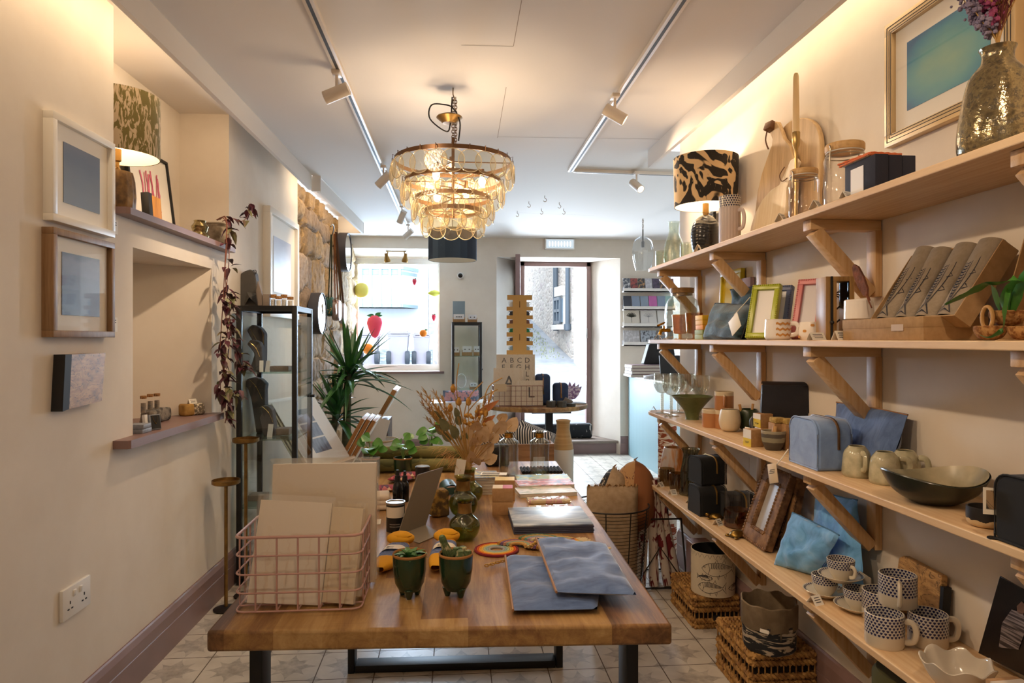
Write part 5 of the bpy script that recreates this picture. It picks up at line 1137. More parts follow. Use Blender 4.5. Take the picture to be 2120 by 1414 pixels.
# ================================================================ RIGHT-HAND SHELVES
SX,S1,S2,S3,S4=1.032,1.665,1.284,.900,.517;STH=.019;WXR=RX
names={S1:'topmost',S2:'second from top',S3:'third from top',S4:'lowest'}
brY=[3.49,2.75,1.98,1.20,.42]
for Z_ in (S1,S2,S3,S4):
 t=thing('wall_shelf','pine wall shelf on timber brackets, '+{S1:'topmost of the four',S2:'second from the top of the four',S3:'third from the top of the four',S4:'lowest of the four'}[Z_],'shelf',(WXR,2.0,Z_),group='pine wall shelves on the right')
 yE=3.66-2;out=[(SX-WXR,-3.2),(0,-3.2),(0,yE),(SX-WXR+.09,yE),(SX-WXR+.03,yE-.02),(SX-WXR+.005,yE-.06),(SX-WXR,yE-.10)]
 m=MB();m.prism(out,STH,t0=-STH);o=m.build('board',PINE,t,ang=20);bv=o.modifiers.new('b','BEVEL');bv.width=.0025;bv.segments=2
 for y in brY:
  y0=y-2.0;zz=-STH
  m=MB();m.box((-.115,y0,zz-.016),(.222,.046,.031),bev=.002);m.build('bracket_arm',PINEX,t)
  m=MB();m.box((-.012,y0,zz-.031-.10),(.022,.046,.20),bev=.002);m.build('bracket_upright',PINEZ,t)
  a,b=Vector((-.205,y0,zz-.034)),Vector((-.030,y0,zz-.222));d=b-a;L_=d.length
  m=MB();m.box((0,0,0),(.036,.044,L_),bev=.002,M=Matrix.Translation((a+b)/2)@rotm((0,math.atan2(d.x,d.z),0)));m.build('bracket_brace',PINEZ,t)
def rp(px,X,Z_):
 p=on(px,702,x=X);p.z=Z_;return p
def sz(px,py,Z_):return on(px,py,z=Z_)
def vessel(name,label,cat,loc,prof,mt,t=.003,n=40,group=None,handle=None,fn=None,hm=None,rz=0,floor=None,part='body'):
 T_=thing(name,label,cat,loc,rz,group);m=MB();m.lathe(hollow(prof,t,floor),n,fn=fn);m.build(part,mt,T_)
 if handle:
  ang,z0,z1,out,r=handle;rr=max(q[0] for q in prof if z0-.03<q[1]<z1+.03)-.002
  m=MB();m.tube(curve([(rr,0,z1),(rr+out*.7,0,z1-.001),(rr+out,0,(z0+z1)/2+.006),(rr+out*.75,0,z0+.006),(rr-.002,0,z0)],6),r,8,M=rotm((0,0,ang)),flat=1.4);m.build('handle',hm or mt,T_)
 return T_
def CV(pts,n=4):return [(max(q.x,.0005),q.y) for q in curve([(a,b,0) for a,b in pts],n)]
CREAMG=mat('cream stoneware glaze','d8cfbb',.22,noise=(12,'c9bda2'));
RIPG=thin('rippled glass','f0f4ee',1.5,.04,1.5,bump=(60,.7),extra=.04)
p=rp(1395,1.14,S1);k=kk(p)
t=vessel('carafe','rippled glass carafe at the far end of the top shelf','carafe',p,CV([(.045,0),(.052,.02),(.050,.10),(.044,.13),(.028,.17),(.026,.20),(.031,.235)]),RIPG,.002,part='glass')
for px,X,lb in ((1369,1.08,'rippled glass tumbler left of the carafe on the top shelf'),(1421,1.11,'rippled glass tumbler right of the carafe on the top shelf')):
 vessel('tumbler',lb,'glass',rp(px,X,S1),[(.027,0),(.030,.005),(.031,.085)],RIPG,.002,group='rippled tumblers by the carafe',part='glass')
t_=NT('black brushmark linen');v=t_.obj((1,1,.8));a_=t_.math('ABSOLUTE',t_.math('SUBTRACT',t_.noise(v,6,2.0,.45,2.2),.5));f_=t_.ramp(a_,[(.05,'000000'),(.065,'ffffff')])
dry=t_.ramp(t_.noise(t_.obj((3,3,.8)),60,3),[(.28,'000000'),(.33,'ffffff')]);f_=t_.math('MULTIPLY',f_,dry)
BRUSH=t_.pr(t_.mix(f_,'d7b98e','26211e'),.9,bump=t_.noise(t_.obj(),300,1),bs=.15)
p=rp(1461,1.135,S1);k=kk(p)
BRIB=mat('black ribbed ceramic','17171a',.2)
rib=lambda a,r,z:(r*(1+.018*sin(z*420+2*sin(a*3))),z)
BP=CV([(.048,0),(.060,.03),(.066,.09),(.058,.14),(.036,.172),(.016,.185)],12)
table_lamp('table_lamp','table lamp with black and cream brushstroke shade on a black ribbed base',p,[(0,0)]+BP+[(0,.186)],BRIB,(.184,.238),66*kx(p),68*kx(p),EYE+(702-428)*k-S1,EYE+(702-328)*k-S1,BRUSH,LIN,rib,3.5)
framed('framed_picture','small black frame leaning behind the black ribbed lamp',(1.262,rp(1463,1.262,S1).y,S1),pi,.19,.25,.016,.015,BLK,PALE,.03,.05,.2,glass=False,rot=(0,R(-3),pi))
SPOT=None
def dotmat(name,rows,z0,z1,base,dot,nx=22,fat=.0):
 if name in _mc:return _mc[name]
 t=NT(name);v=t.xyz(t.obj());an=t.math('DIVIDE',t.math('ARCTAN2',v[1],v[0]),2*pi);zz=t.math('DIVIDE',t.math('SUBTRACT',v[2],z0),(z1-z0)/rows)
 row=t.math('FLOOR',zz);off=t.math('MULTIPLY',t.math('MODULO',t.math('ABSOLUTE',row),2.0),.5)
 du=t.math('SUBTRACT',t.math('FRACT',t.math('ADD',t.math('MULTIPLY',an,nx),off)),.5);dz=t.math('SUBTRACT',t.math('FRACT',zz),.55)
 wd=t.math('ADD',.30+fat,t.math('MULTIPLY',dz,.42))
 ins=t.math('MULTIPLY',t.math('LESS_THAN',t.math('ABSOLUTE',du),wd),t.math('LESS_THAN',t.math('ADD',t.math('POWER',t.math('MULTIPLY',du,2.2),2.0),t.math('POWER',t.math('MULTIPLY',dz,2.5),2.0)),1.0))
 ok=t.math('MULTIPLY',t.math('GREATER_THAN',v[2],z0),t.math('LESS_THAN',v[2],z1))
 halo=t.math('MULTIPLY',ok,.35);c=t.mix(halo,base,'a9b0c4');m=t.pr(t.mix(t.math('MULTIPLY',ins,ok),c,dot),.2);_mc[name]=m;return m
RIBW=mat('ribbed lilac grey stoneware','bfb4b4',.45);ribv=lambda a,r,z:(r*(1+.02*cos(a*22)),z)
p=rp(1511,1.105,S1);vessel('jug','tall ribbed grey cylinder jug beside the patterned lamp','jug',p,[(.039,0),(.042,.006),(.042,.150)],RIBW,.003,88,fn=ribv,handle=(R(-60),.06,.135,.028,.006))
p2_=Vector((p.x,p.y,S1+.1515));vessel('tumbler','blue dotted cream beaker stacked on the ribbed grey jug','cup',p2_,[(.040,0),(.043,.045)],dotmat('small blue dots',5,0,.045,'d9cfbf','22274f',26),.003)
def cutR(name,label,cat,pts,X,thick,mt,lean=0.0,z0=None,group=None,parts=None):
 """a shaped board facing the room from the right wall; outline in photo pixels on the plane x = X"""
 P=[on(a,b,x=X) for a,b in pts];zb=min(q.z for q in P) if z0 is None else z0;yc=sum(q.y for q in P)/len(P)
 t=thing(name,label,cat,(X,yc,zb),rot=(0,lean,0),group=group)
 m=MB();m.prism([(q.y-yc,max(q.z-zb,0)) for q in P],thick,M=Matrix(((0,0,1,0),(1,0,0,0),(0,1,0,0),(0,0,0,1))))
 o=m.build('board',mt,t,ang=30);bv=o.modifiers.new('b','BEVEL');bv.width=min(.003,thick*.3);bv.segments=2
 return t,(lambda a,b,d=0.0:Vector((-d,on(a,b,x=X).y-yc,on(a,b,x=X).z-zb)))
MANGOB=wood('pale mango wood','dcbf92','b3926a','z',1.2,.55,c3='a07f58');BEECHB=wood('bleached beech','eadcc2','d4bd98','z',1.5,.55)
SM=lambda pts,n=5:[(q.x,q.y) for q in curve([(a,b,0) for a,b in pts],n,True)]
t,f=cutR('chopping_board','large round topped wooden chopping board leaning at the back of the top shelf','board',SM([(1602,468),(1601,400),(1601,320),(1606,280),(1620,256),(1640,245),(1662,245),(1680,258),(1690,285),(1693,330),(1690,400),(1684,436)],4),1.245,.018,MANGOB,R(2),S1+.001)
t,f=cutR('chopping_board','long paddle chopping board with a brown leather strap on the top shelf','board',[(1559,490),(1560,442),(1563,398),(1571,358),(1580,328),(1589,300),(1590,288),(1582,270),(1578,258),(1584,250),(1598,252),(1606,268),(1613,285),(1626,300),(1637,330),(1642,380),(1640,430),(1634,462)],1.215,.017,MANGOB,R(2.5),S1+.001)
m=MB();q_=f(1588,262);m.box((q_.x-.004,q_.y,q_.z),(.035,.045,.032),rot=(0,.3,.2),bev=.004);m.tube(curve([f(1582,265,.005),f(1580,290,.008),f(1584,308,.003)],4),.003,6);m.build('leather_strap',mat('brown strap leather','6b4527',.45),t)
t,f=cutR('chopping_board','pale teardrop chopping board with an angled handle on the top shelf','board',[(1549,492),(1550,468),(1556,440),(1568,412),(1584,392),(1600,382),(1608,360),(1618,330),(1627,325),(1634,333),(1627,358),(1617,388),(1620,415),(1620,440),(1612,465)],1.165,.016,BEECHB,R(7),S1+.001)
m=MB();m.tube(curve([f(1611,345,.006),f(1604,362,.008),f(1610,375,.008),f(1620,368,.006)],4),.002,5);m.build('cord',mat('brown cord','6b4a2c',.8),t)
p=rp(1648,1.125,S1);k=kk(p);CZ=EYE+(702-300)*k-S1
t=thing('candlestick','slim brass candlestick on the top shelf','candlestick',p);m=MB();m.lathe([(0,0),(.042,0),(.042,.004),(.012,.012),(.0055,.03),(.005,CZ-.03),(.007,CZ-.012),(.012,CZ),(.0135,CZ+.04),(.0125,CZ+.042),(0,CZ+.03)],28);m.build('body',mat('pale brushed brass','b89a63',.3,.9),t)
m=MB();m.lathe([(0,0),(.011,0),(.0108,.09),(.0088,.195),(.006,.205),(0,.208)],20);tag(m.build('taper_candle',mat('ivory wax','e9cf9e',.4,**{'Subsurface Weight':.1}),None,(p.x,p.y,S1+CZ+.0315)),'tall ivory taper candle in the brass candlestick','candle')
def clipjar(label,px,X,hpx,rpx,ty):
 p=rp(px,X,S1);k=kk(p);r=rpx*kx(p);H_=EYE+(702-ty)*k-S1
 t=thing('clip_jar',label,'jar',p,group='glass storage jars with wooden lids')
 m=MB();m.lathe(hollow([(r*.93,0),(r,.008),(r,H_*.76),(r*.86,H_*.84),(r*.86,H_*.88)],.003),40);m.build('glass',GLASS,t)
 m=MB();m.lathe([(0,H_*.885),(r*.9,H_*.885),(r*.92,H_*.90),(r*.92,H_*.98),(r*.88,H_),(0,H_)],40);m.build('lid',wood('pale jar lid wood','d9b27b','b98f58','x',2),t)
 m=MB();m.lathe([(r*.87,H_*.865),(r*.89,H_*.875),(r*.87,H_*.885)],36);m.build('seal',WHITEP,t)
 m=MB()
 for a in (R(200),R(20)):
  P_=[(r*1.02*cos(a),r*1.02*sin(a),H_*.6),(r*1.06*cos(a),r*1.06*sin(a),H_*.75),(r*1.0*cos(a),r*1.0*sin(a),H_*.9),(r*1.08*cos(a),r*1.08*sin(a),H_*.95)];m.tube(curve(P_,4),.002,6)
 m.tube([(r*.89*cos(q),r*.89*sin(q),H_*.82) for q in [2*pi*i/28 for i in range(28)]],.0018,6,closed=True);m.build('clip',mat('steel clip wire','b5aa96',.3,.9),t)
clipjar('smaller clip top glass jar with a wooden lid on the top shelf',1664,1.085,0,33,352);clipjar('larger clip top glass jar with a wooden lid on the top shelf',1749,1.135,0,46,299)
NAVY=mat('navy linen box cloth','1b2136',.75,bump=(200,.1));WLAB=mat('white box label','e9ebf2',.5)
yA,yB=rp(1812,1.06,0).y,rp(1749,1.06,0).y
for i in range(3):
 t=thing('storage_box',['navy box with a white label, nearest the shelf edge of the three','navy box in the middle of the three on the top shelf','navy box nearest the wall of the three on the top shelf'][i],'box',(1.06+.039*i+.018,(yA+yB)/2+.004*i,S1),group='navy boxes on the top shelf')
 m=MB();m.box((0,0,.046),(.036,yB-yA,.091),bev=.0015);m.build('body',NAVY,t)
 if i==0:m=MB();m.box((-.0185,.010,.042),(.0012,(yB-yA)*.42,.066));m.build('label',WLAB,t)
CORALE=mat('coral stitched edge','d9764a',.9)
for i in range(2):
 t=thing('cloth_napkin',['lower','upper'][i]+' white napkin with a coral scalloped edge on the navy boxes','napkin',(1.10+.006*i,(yA+yB)/2+.02+.012*i,S1+.0925+.0075*i),R(6*i),'coral edged napkins');m=MB();m.box((0,0,.0035),(.085,.125,.0065),bev=.003);m.build('cloth',mat('white linen','e4d3c0',.95),t)
 m=MB();P_=[(.044*x,.064*y,.0035) for x,y in [(-1,-1),(1,-1),(1,1),(-1,1)]];pts=[Vector(P_[j]).lerp(Vector(P_[(j+1)%4]),s_/9) for j in range(4) for s_ in range(9)];m.tube(pts,[.0032 if j%2 else .0018 for j in range(36)],6,closed=True);m.build('scalloped_edge',CORALE,t)
TEALP=NT('teal haze painting');v=TEALP.xyz(TEALP.obj());d_=TEALP.math('ADD',TEALP.math('POWER',TEALP.math('MULTIPLY',v[1],5.5),2.0),TEALP.math('POWER',TEALP.math('MULTIPLY',TEALP.math('SUBTRACT',v[2],.17),10.0),2.0))
d_=TEALP.math('ADD',d_,TEALP.math('MULTIPLY',TEALP.noise(TEALP.obj((1,1,2)),8,2),.8))
TEALPM=TEALP.pr(TEALP.ramp(TEALP.math('DIVIDE',d_,1.7),[(.12,'9dc0a9'),(.45,'6fabb0'),(.75,'4c8fae'),(1,'3f6f9c')]),.5)
yl,yr=on(1838,300,x=1.27).y,1.44;zb,ztp=on(1842,306,x=1.27).z,on(1836,57,x=1.27).z
t=framed('framed_picture','silver framed hazy teal painting hung on the right wall above the top shelf',(RX,(yl+yr)/2,zb),pi,yl-yr,ztp-zb,.034,.026,mat('champagne moulded frame','cdb48a',.4,.3),TEALPM,(yl-yr-.068-.30)/2,.083,.275,glass=True)
m=MB()
for q_ in (.012,.022,.030):
 for s_ in (-1,1):m.box((.0262,s_*((yl-yr)/2-q_),(ztp-zb)/2),(.0012,.0016,ztp-zb-2*q_));m.box((.0262,0,(ztp-zb)/2+s_*((ztp-zb)/2-q_)),(.0012,yl-yr-2*q_,.0016))
m.build('moulding_line',INK,t)
GOLDV=NT('mottled gold mercury');n1_=GOLDV.noise(GOLDV.obj(),55,5,.65)
GOLDM=GOLDV.pr(GOLDV.ramp(n1_,[(.35,'6d6450'),(.5,'958765'),(.62,'5c574e'),(.75,'ada07c')]),GOLDV.ramp(n1_,[(.4,'2a2a2a'),(.7,'999999')]),.7,bump=GOLDV.noise(GOLDV.obj(),90,3),bs=.35,bd=.004)
p=rp(2066,1.13,S1);k=kk(p);H_=EYE+(702-100)*k-S1
vz=vessel('vase','mottled gold vase of dried flowers at the near end of the top shelf','vase',p,CV([(.058,0),(.072,.012),(.074,.05),(.067,H_*.45),(.054,H_*.72),(.032,H_*.86),(.029,H_*.94),(.034,H_)]),GOLDM,.003,48)
fl=thing('dried_flowers','dried purple, straw and burgundy flowers standing in the gold vase','flowers',(p.x,p.y,S1+.02));N0=Vector((0,0,H_-.02));random.seed(14)
def spray(part,mt,cnt,dx,dy,top,fn_):
 m=MB();ms=MB()
 for i in range(cnt):
  tip=N0+Vector((random.gauss(dx,.02),random.gauss(dy,.022),random.uniform(top*.5,top)));pts=curve([Vector((0,0,.01)),N0,N0.lerp(tip,.6),tip],5);ms.tube(pts,.0011,5);fn_(m,pts)
 m.build(part,mt,fl);ms.build(part+'_stem',STRAW,fl)
def f_lav(m,pts):
 for j in range(60):q_=pts[-1].lerp(pts[-9],random.random());m.ball(q_+Vector((random.gauss(0,.007),random.gauss(0,.007),random.gauss(0,.004))),random.uniform(.003,.006),6,4)
def f_wheat(m,pts):
 for j in range(50):q_=pts[-1].lerp(pts[-8],random.random());m.leaf(q_,(random.uniform(-1,1),random.uniform(-1,1),random.uniform(.2,1.2)),random.uniform(.012,.022),.0055,.1,n=2)
def f_ama(m,pts):
 for j in range(90):q_=pts[-1].lerp(pts[-10],random.random());m.leaf(q_,(random.uniform(-.5,.5),random.uniform(-.5,.5),1),random.uniform(.02,.04),.003,.05,n=2)
spray('lavender_head',mat('dried lavender','6f6684',.9,noise=(90,'8f87a0')),5,-.03,.045,.16,f_lav);spray('straw_head',mat('straw flower','c39a5c',.9),7,0,.0,.26,f_wheat);spray('burgundy_plume',mat('burgundy amaranth','5f2a2c',.9),6,.01,-.045,.34,f_ama);spray('magenta_head',mat('magenta statice','8c3f68',.9),3,-.02,.02,.2,f_lav)
def rcard(label,px,X,Z_,rz=R(90),w=.04,h=.026,dep=.016):
 p=rp(px,X,Z_);tent_card(label,(p.x,p.y,Z_),rz,w,h,dep,3,None)
rcard('folded price card below the black ribbed lamp on the top shelf',1446,1.05,S1,R(60),.05,.03);rcard('folded price card before the pale teardrop board',1618,1.05,S1,R(40));rcard('folded price card before the clip top jars',1690,1.05,S1,R(40));rcard('folded price card with an orange border before the navy boxes',1752,1.046,S1,R(20),.03,.018,.012)
p=rp(1412,1.135,S2+.001);k=kk(p);r=36*kx(p);H_=106*k
t=thing('drinks_dispenser','hammered glass drinks dispenser with a brass tap and cork lid','dispenser',p)
HAM=thin('hammered clear glass','f3f4f0',1.5,.04,1.3,bump=(80,.6),extra=.02)
m=MB();m.lathe(hollow(CV([(r*.86,0),(r*.97,.01),(r,H_*.3),(r*1.0,H_*.55),(r*.88,H_*.74),(r*.66,H_*.83),(r*.64,H_*.9)]),.003),44);m.build('glass',HAM,t)
m=MB();m.lathe([(0,H_*.86),(r*.6,H_*.86),(r*.6,H_*.9),(r*.68,H_*.905),(r*.7,H_),(0,H_)],40);m.build('lid',wood('dark cork lid','8f6d42','6d4f2c','x',2),t)
ta=Matrix.Rotation(R(205),4,'Z');m=MB();m.tube([(r*.98,0,.045),(r*1.35,0,.045)],.009,10,M=ta);m.tube(curve([(r*1.3,0,.045),(r*1.62,0,.044),(r*1.75,0,.022)],5),.0085,10,M=ta);m.tube([(r*1.42,0,.045),(r*1.42,0,.068)],.006,8,M=ta);m.box((r*1.62,0,.076),(.05,.012,.009),rot=(0,.35,0),bev=.002,M=ta);m.build('tap',mat('polished brass tap','b5852c',.2,.95),t)
AMB=thin('amber goblet glass','e8b97a',1.5,.03,1.1,extra=.03)
def goblet(name,label,loc,h,r,mt,bead=False,grp=None,ribn=0,amp=.0,base=None):
 t=thing(name,label,'glass',loc,group=grp);fn=(lambda a,q,z:(q*(1+amp*cos(a*ribn)),z)) if ribn else None
 prof=CV([(.003,h*.50),(r*.55,h*.54),(r*.93,h*.68),(r,h*.85),(r*.99,h)]) if bead else CV([(.012,h*.22),(r*.8,h*.27),(r*.9,h*.6),(r,h)])
 m=MB();m.lathe(prof,60 if ribn else 36,fn=fn);m.lathe([(max(a-.0022,.0004),b+.002) for a,b in prof],36);m.build('bowl',mt,t)
 m=MB()
 if bead:m.lathe([(0,.004)]+[(.0065+.0032*(i%2),.006+(h*.5-.006)*i/18) for i in range(19)]+[(0,h*.505)],16)
 else:m.lathe([(.010,.004),(.009,h*.2),(.014,h*.235)],20)
 m.build('stem',base or mt,t);m=MB();m.lathe([(0,0),(r*.86,0),(r*.86,.003),(.01,.008),(0,.008)],32);m.build('foot',base or mt,t)
for px,X,lb in ((1408,1.235,'amber goblet behind the drinks dispenser, left of the pair'),(1437,1.225,'amber goblet behind the drinks dispenser, right of the pair')):goblet('goblet',lb,rp(px,X,S2+.001),.135,.045,AMB,grp='amber goblets')
YB=[('yellow','e2b31f'),('golden yellow','e0a81d'),('orange','dd9420')];p=rp(1454,1.10,S2)
for i in range(2):m=MB();m.box((0,0,.0108),(.075,.10,.021),bev=.0015);tag(m.build('matchbox',mat('moss green box','8a9445',.6),None,(p.x+.02,p.y,S2+.0217*i+.0005)),['lower','upper'][i]+' moss green box under the yellow boxes by the dispenser','box','coloured boxes by the dispenser')
for i,(cn,cc) in enumerate(YB[::-1]):m=MB();m.box((0,0,.0108),(.07,.09,.021),bev=.0015);tag(m.build('matchbox',mat(cn+' box',cc,.6),None,(p.x+.02,p.y+.002*i,S2+.0440+.0217*i)),cn+' box in the coloured stack behind the teal pouch','box','coloured boxes by the dispenser')
YEL=mat('sulphur yellow frame','cfc02a',.4)
yy0,yy1=on(1530,650,x=1.25).y,on(1488,650,x=1.25).y;ztq=on(1508,560,x=1.25).z
t=framed('framed_picture','tall sulphur yellow frame leaning on the wall behind the teal pouches',(1.262,(yy0+yy1)/2,S2),pi,yy1-yy0,ztq-S2,.02,.02,YEL,None,0,0,0,False,rot=(0,R(-3),pi),matm=mat('yellow card','d2b92a',.5))
yq=on(1538,600,x=1.262).y;m=MB();m.box((0,0,.135),(.02,.10,.27),bev=.002);tag(m.build('mauve_canvas',mat('mauve panel','9d8790',.7),None,(1.27,yq-.03,S2)),'mauve panel leaning on the wall beside the tall yellow frame','panel')
TEALV=NT('teal velvet');w_=TEALV.noise(TEALV.obj((1,1,2)),16,4,.6,1.0);TEALVM=TEALV.pr(TEALV.ramp(w_,[(.34,'07202b'),(.55,'113848'),(.72,'275465')]),.7,bump=w_,bs=.3,bd=.01,**{'Sheen Weight':.15})
def pouchR(label,pts,X,mt,th=.05,lean=12,z0=0,rz=0.0,grp=None,wr=.012,seed=0,zipm=None,name='velvet_pouch',cornerp=.06,X1=None,XB=None):
 """soft pouch standing on a shelf; four corner pixels (bottom left, bottom right, top right, top left); the top edge rests at X1, the bottom at X"""
 X1=X1 or X+.06
 B=[on(*pts[0],x=X),on(*pts[1],x=XB or X),on(*pts[2],x=X1),on(*pts[3],x=X1)];c0=(B[0]+B[1])/2;c0.z=z0
 zs=z0-min(B[0].z,B[1].z);B[0].z=B[1].z=z0
 t=thing(name,label,'pouch',c0,group=grp);B=[q-c0 for q in B];nn=(B[1]-B[0]).cross(B[3]-B[0]).normalized();nn=-nn if nn.x>0 else nn;n=20
 def f(u,v,s_):
  q=(B[0]*(1-u)+B[1]*u)*(1-v)+(B[3]*(1-u)+B[2]*u)*v;e=(max(0,1-abs(2*u-1)**4)*max(0,1-abs(2*v-1)**4))**.5
  q=q+nn*(th*.5*s_*e*(1.15-.5*v))+noise.noise_vector(Vector((u*4+seed,v*4,s_*.5+seed)))*wr*(.3+e*.7)*(1 if .02<v else 0);q.z=max(q.z,0.0005);q.x=min(q.x,RX-.004-c0.x);return q
 m=MB();m.grid(lambda u,v:f(u,v,1),n,n);m.grid(lambda u,v:f(u,v,-1),n,n);bmesh.ops.remove_doubles(m.bm,verts=m.bm.verts,dist=.0008);m.build('body',mt,t)
 m=MB();m.tube([f(i/16,1,1) for i in range(17)],.0024,6);m.build('zip',zipm or ZIP,t);return t
pouchR('teal velvet pouch at the back of the pair on the second shelf',[(1530,703),(1572,703),(1572,592),(1512,600)],1.165,TEALVM,.05,z0=S2,wr=.014,seed=3,zipm=BLK)
t=pouchR('teal velvet pouch with a tag at the front of the pair on the second shelf',[(1457,703),(1532,703),(1556,632),(1480,628)],1.075,TEALVM,.06,z0=S2,wr=.014,seed=7,zipm=BLK)
a,b=on(1515,670,x=1.06),on(1552,612,x=1.06);m=MB();m.tube(curve([on(1553,615,x=1.10),on(1540,630,x=1.075),on(1520,652,x=1.055)],4),.0015,5);m.mi=1
q_=on(1521,671,x=1.045);m.box(q_,(.002,.075,.06),rot=(R(-30),0,.1),bev=.0005);m.mi=2;q_=on(1517,674,x=1.0432);m.box(q_,(.001,.02,.045),rot=(R(-30),0,.1));tag(m.build('swing_tag',[LABELM,PAPER,KRAFT]),'white and kraft swing tag hung on the front teal pouch','label')
def beadframe(label,px0,px1,py0,py1,X,rz,lean,mt,prm,bead=True,grp='beaded photo frames on the second shelf',fw=.019,dp=.022):
 a=rp((px0+px1)/2,X,S2);k=kk(a);w,h=(px1-px0)*k,(py1-py0)*k/cos(lean)
 t=framed('beaded_picture',label,(a.x,a.y,S2+.001),0,w,h,fw,dp,mt,None,0,0,0,False,rot=(0,-lean,rz),matm=prm,group=grp,cat='frame')
 if bead:
  m=MB();nb=int(h/.0075)
  for i in range(nb):
   for y in (-w/2+.003,w/2-.003):m.ball((dp,y,h*(i+.5)/nb),(.003,.0032,.0032),8,5)
  for i in range(int(w/.0075)):
   for z in (.003,h-.003):m.ball((dp,-w/2+w*(i+.5)/int(w/.0075),z),(.003,.0032,.0032),8,5)
  m.build('edging',mt,t)
WFILL=mat('white frame insert','e6e4e6',.4);GRNF=mat('lime green lacquer','a7b02e',.3);NVF=mat('slate blue lacquer','4a567c',.4);PKF=mat('rose pink lacquer','cd7f82',.4)
beadframe('navy beaded photo frame behind the lime green one',1596,1632,592,702,1.16,R(218),R(16),NVF,WFILL);beadframe('lime green beaded photo frame on the second shelf',1546,1606,590,702,1.075,R(220),R(18),GRNF,WFILL)
beadframe('rose pink beaded photo frame behind the dotted mug',1640,1700,578,702,1.165,R(216),R(17),PKF,mat('grey frame insert','c9c5cb',.3))
WHM=mat('white mug glaze','ece5de',.2);TANG=mat('tan glaze paint','c98f45',.3)
p=rp(1610,1.065,S2);k=kk(p);r=28*kx(p);h=42*k
t=vessel('mug','white mug with three tan wavy lines on the second shelf','mug',p,CV([(r*.8,0),(r*.97,h*.1),(r,h*.4),(r*.94,h*.95),(r*.95,h)]),WHM,.003,handle=(R(-42),h*.22,h*.8,.026,.0055),group=None)
m=MB()
for zc in (.25,.52,.79):
 for s0 in (-1.9,):m.stroke([(s0+i*.1,h*zc+.0028*sin(i*1.55)) for i in range(20)],h*.10,lambda u,v:((r*1.012)*cos(u-.25),(r*1.012)*sin(u-.25),v))
m.build('wavy_line',TANG,t)
p=rp(1680,1.115,S2);t=vessel('mug','white mug with tan petals before the pink frame','mug',p,CV([(.03,0),(.037,.012),(.038,.03),(.034,.056)]),WHM,.003);m=MB();random.seed(6)
for i in range(26):
 a=i*.62;z=.010+.036*((i*7)%5)/4
 m.fill([(a+.12*cos(q),z+.0045*sin(q)) for q in [pi*j/5 for j in range(10)]],lambda u,v:(.0388*cos(u)*(1-max(0,v-.03)*3.0),.0388*sin(u)*(1-max(0,v-.03)*3.0),v))
m.build('petal_print',TANG,t)
p=rp(1716,1.10,S2);k=kk(p);w=.082;h=131*k;d_=.075;BOXW=wood('honey box wood','b28c55','85623a','z',1.5,.4)
t=thing('display_box','wooden glass fronted box with a pressed black flower on the second shelf','box',(p.x+.03,p.y+.02,S2),R(-8))
m=MB()
for s_ in (-1,1):m.box((s_*(w/2-.007),0,h/2),(.014,d_,h),bev=.001);m.box((0,0,h/2+s_*(h/2-.007)),(w-.028,d_,.014),bev=.001)
m.box((-w*.18,-d_/2+.004,h/2),(.010,.008,h-.028));m.build('case',BOXW,t)
m=MB();m.box((0,-d_/2+.012,h/2),(w-.028,.002,h-.028));m.box((0,d_/2-.006,h/2),(w-.028,.002,h-.028));m.build('glazing',thin('picture glass','ffffff',1.35,.03),t)
m=MB();ff=lambda u,v:(u,d_/2-.0085,v);m.stroke([(.012,.03),(.013,.07),(.012,.11),(.010,.135)],.0018,ff)
for i in range(11):a=i*.571;m.stroke([(.010,.138),(.010+.016*cos(a),.138+.016*sin(a))],.004,ff)
for z,s_ in ((.05,1),(.075,-1),(.09,1)):m.stroke([(.0125,z),(.0125+s_*.014,z+.012)],.005,ff)
m.build('pressed_flower',INK,t);m=MB();m.box((-w*.30,-d_/2-.0015,h/2),(.006,.003,h*1.0));m.ball((-w*.30,-d_/2-.004,h*.28),.006);m.build('clasp_strip',BLK,t)
tent_card('folded price card before the pink frame on the second shelf',(1.05,rp(1690,1.05,S2).y,S2),R(15),.05,.022,.014);tent_card('folded price card beside the honey wood display box',(1.06,rp(1738,1.06,S2).y,S2),R(15),.034,.026,.014)
tent_card('folded price card before the brass tap on the second shelf',(1.055,rp(1362,1.055,S2).y,S2),R(70),.05,.03,.022)
KR=mat('ribbed kraft board','a88860',.8,noise=(60,'9b7c55'),bump=(120,.1))
yA,yB=rp(1912,1.06,0).y,rp(1745,1.06,0).y
t=thing('gift_box','closed flat kraft box on the second shelf under the napkin tray','box',(1.06,(yA+yB)/2,S2+.0005));w=yB-yA;d_=.155
m=MB();m.box((d_/2,0,.0265),(d_,w,.053),bev=.0015);m.build('body',KR,t);m=MB();m.box((d_/2,0,.042),(d_+.002,w+.002,.024),bev=.001);m.build('lid',KR,t);m=MB();m.box((-.0015,-w*.22,.03),(.001,.045,.016));m.build('label',mat('clear label','b9a184',.3),t)
KZ=S2+.055
Y0_,Y1_=on(1975,655,x=1.10).y,on(1802,658,x=1.10).y;W_t=Y1_-Y0_;an=math.atan2(.115,.17);LT=.205;dep=.045
t=thing('napkin_tray','open kraft tray propped up with four rolled fish print napkins','box',(1.10,(Y0_+Y1_)/2,KZ),rot=(0,an,pi*0))
m=MB();th=.003
m.box((dep,0,LT/2),(th,W_t,LT));m.box((dep/2,-W_t/2,LT/2),(dep,th,LT));m.box((dep/2,W_t/2,LT/2),(dep,th,LT));m.box((dep/2,0,th/2),(dep,W_t,th));m.box((dep/2,0,LT),(dep,W_t,th));m.build('tray',KR,t)
trayM=Matrix.Translation((1.10,(Y0_+Y1_)/2,KZ))@rotm((0,an,0))
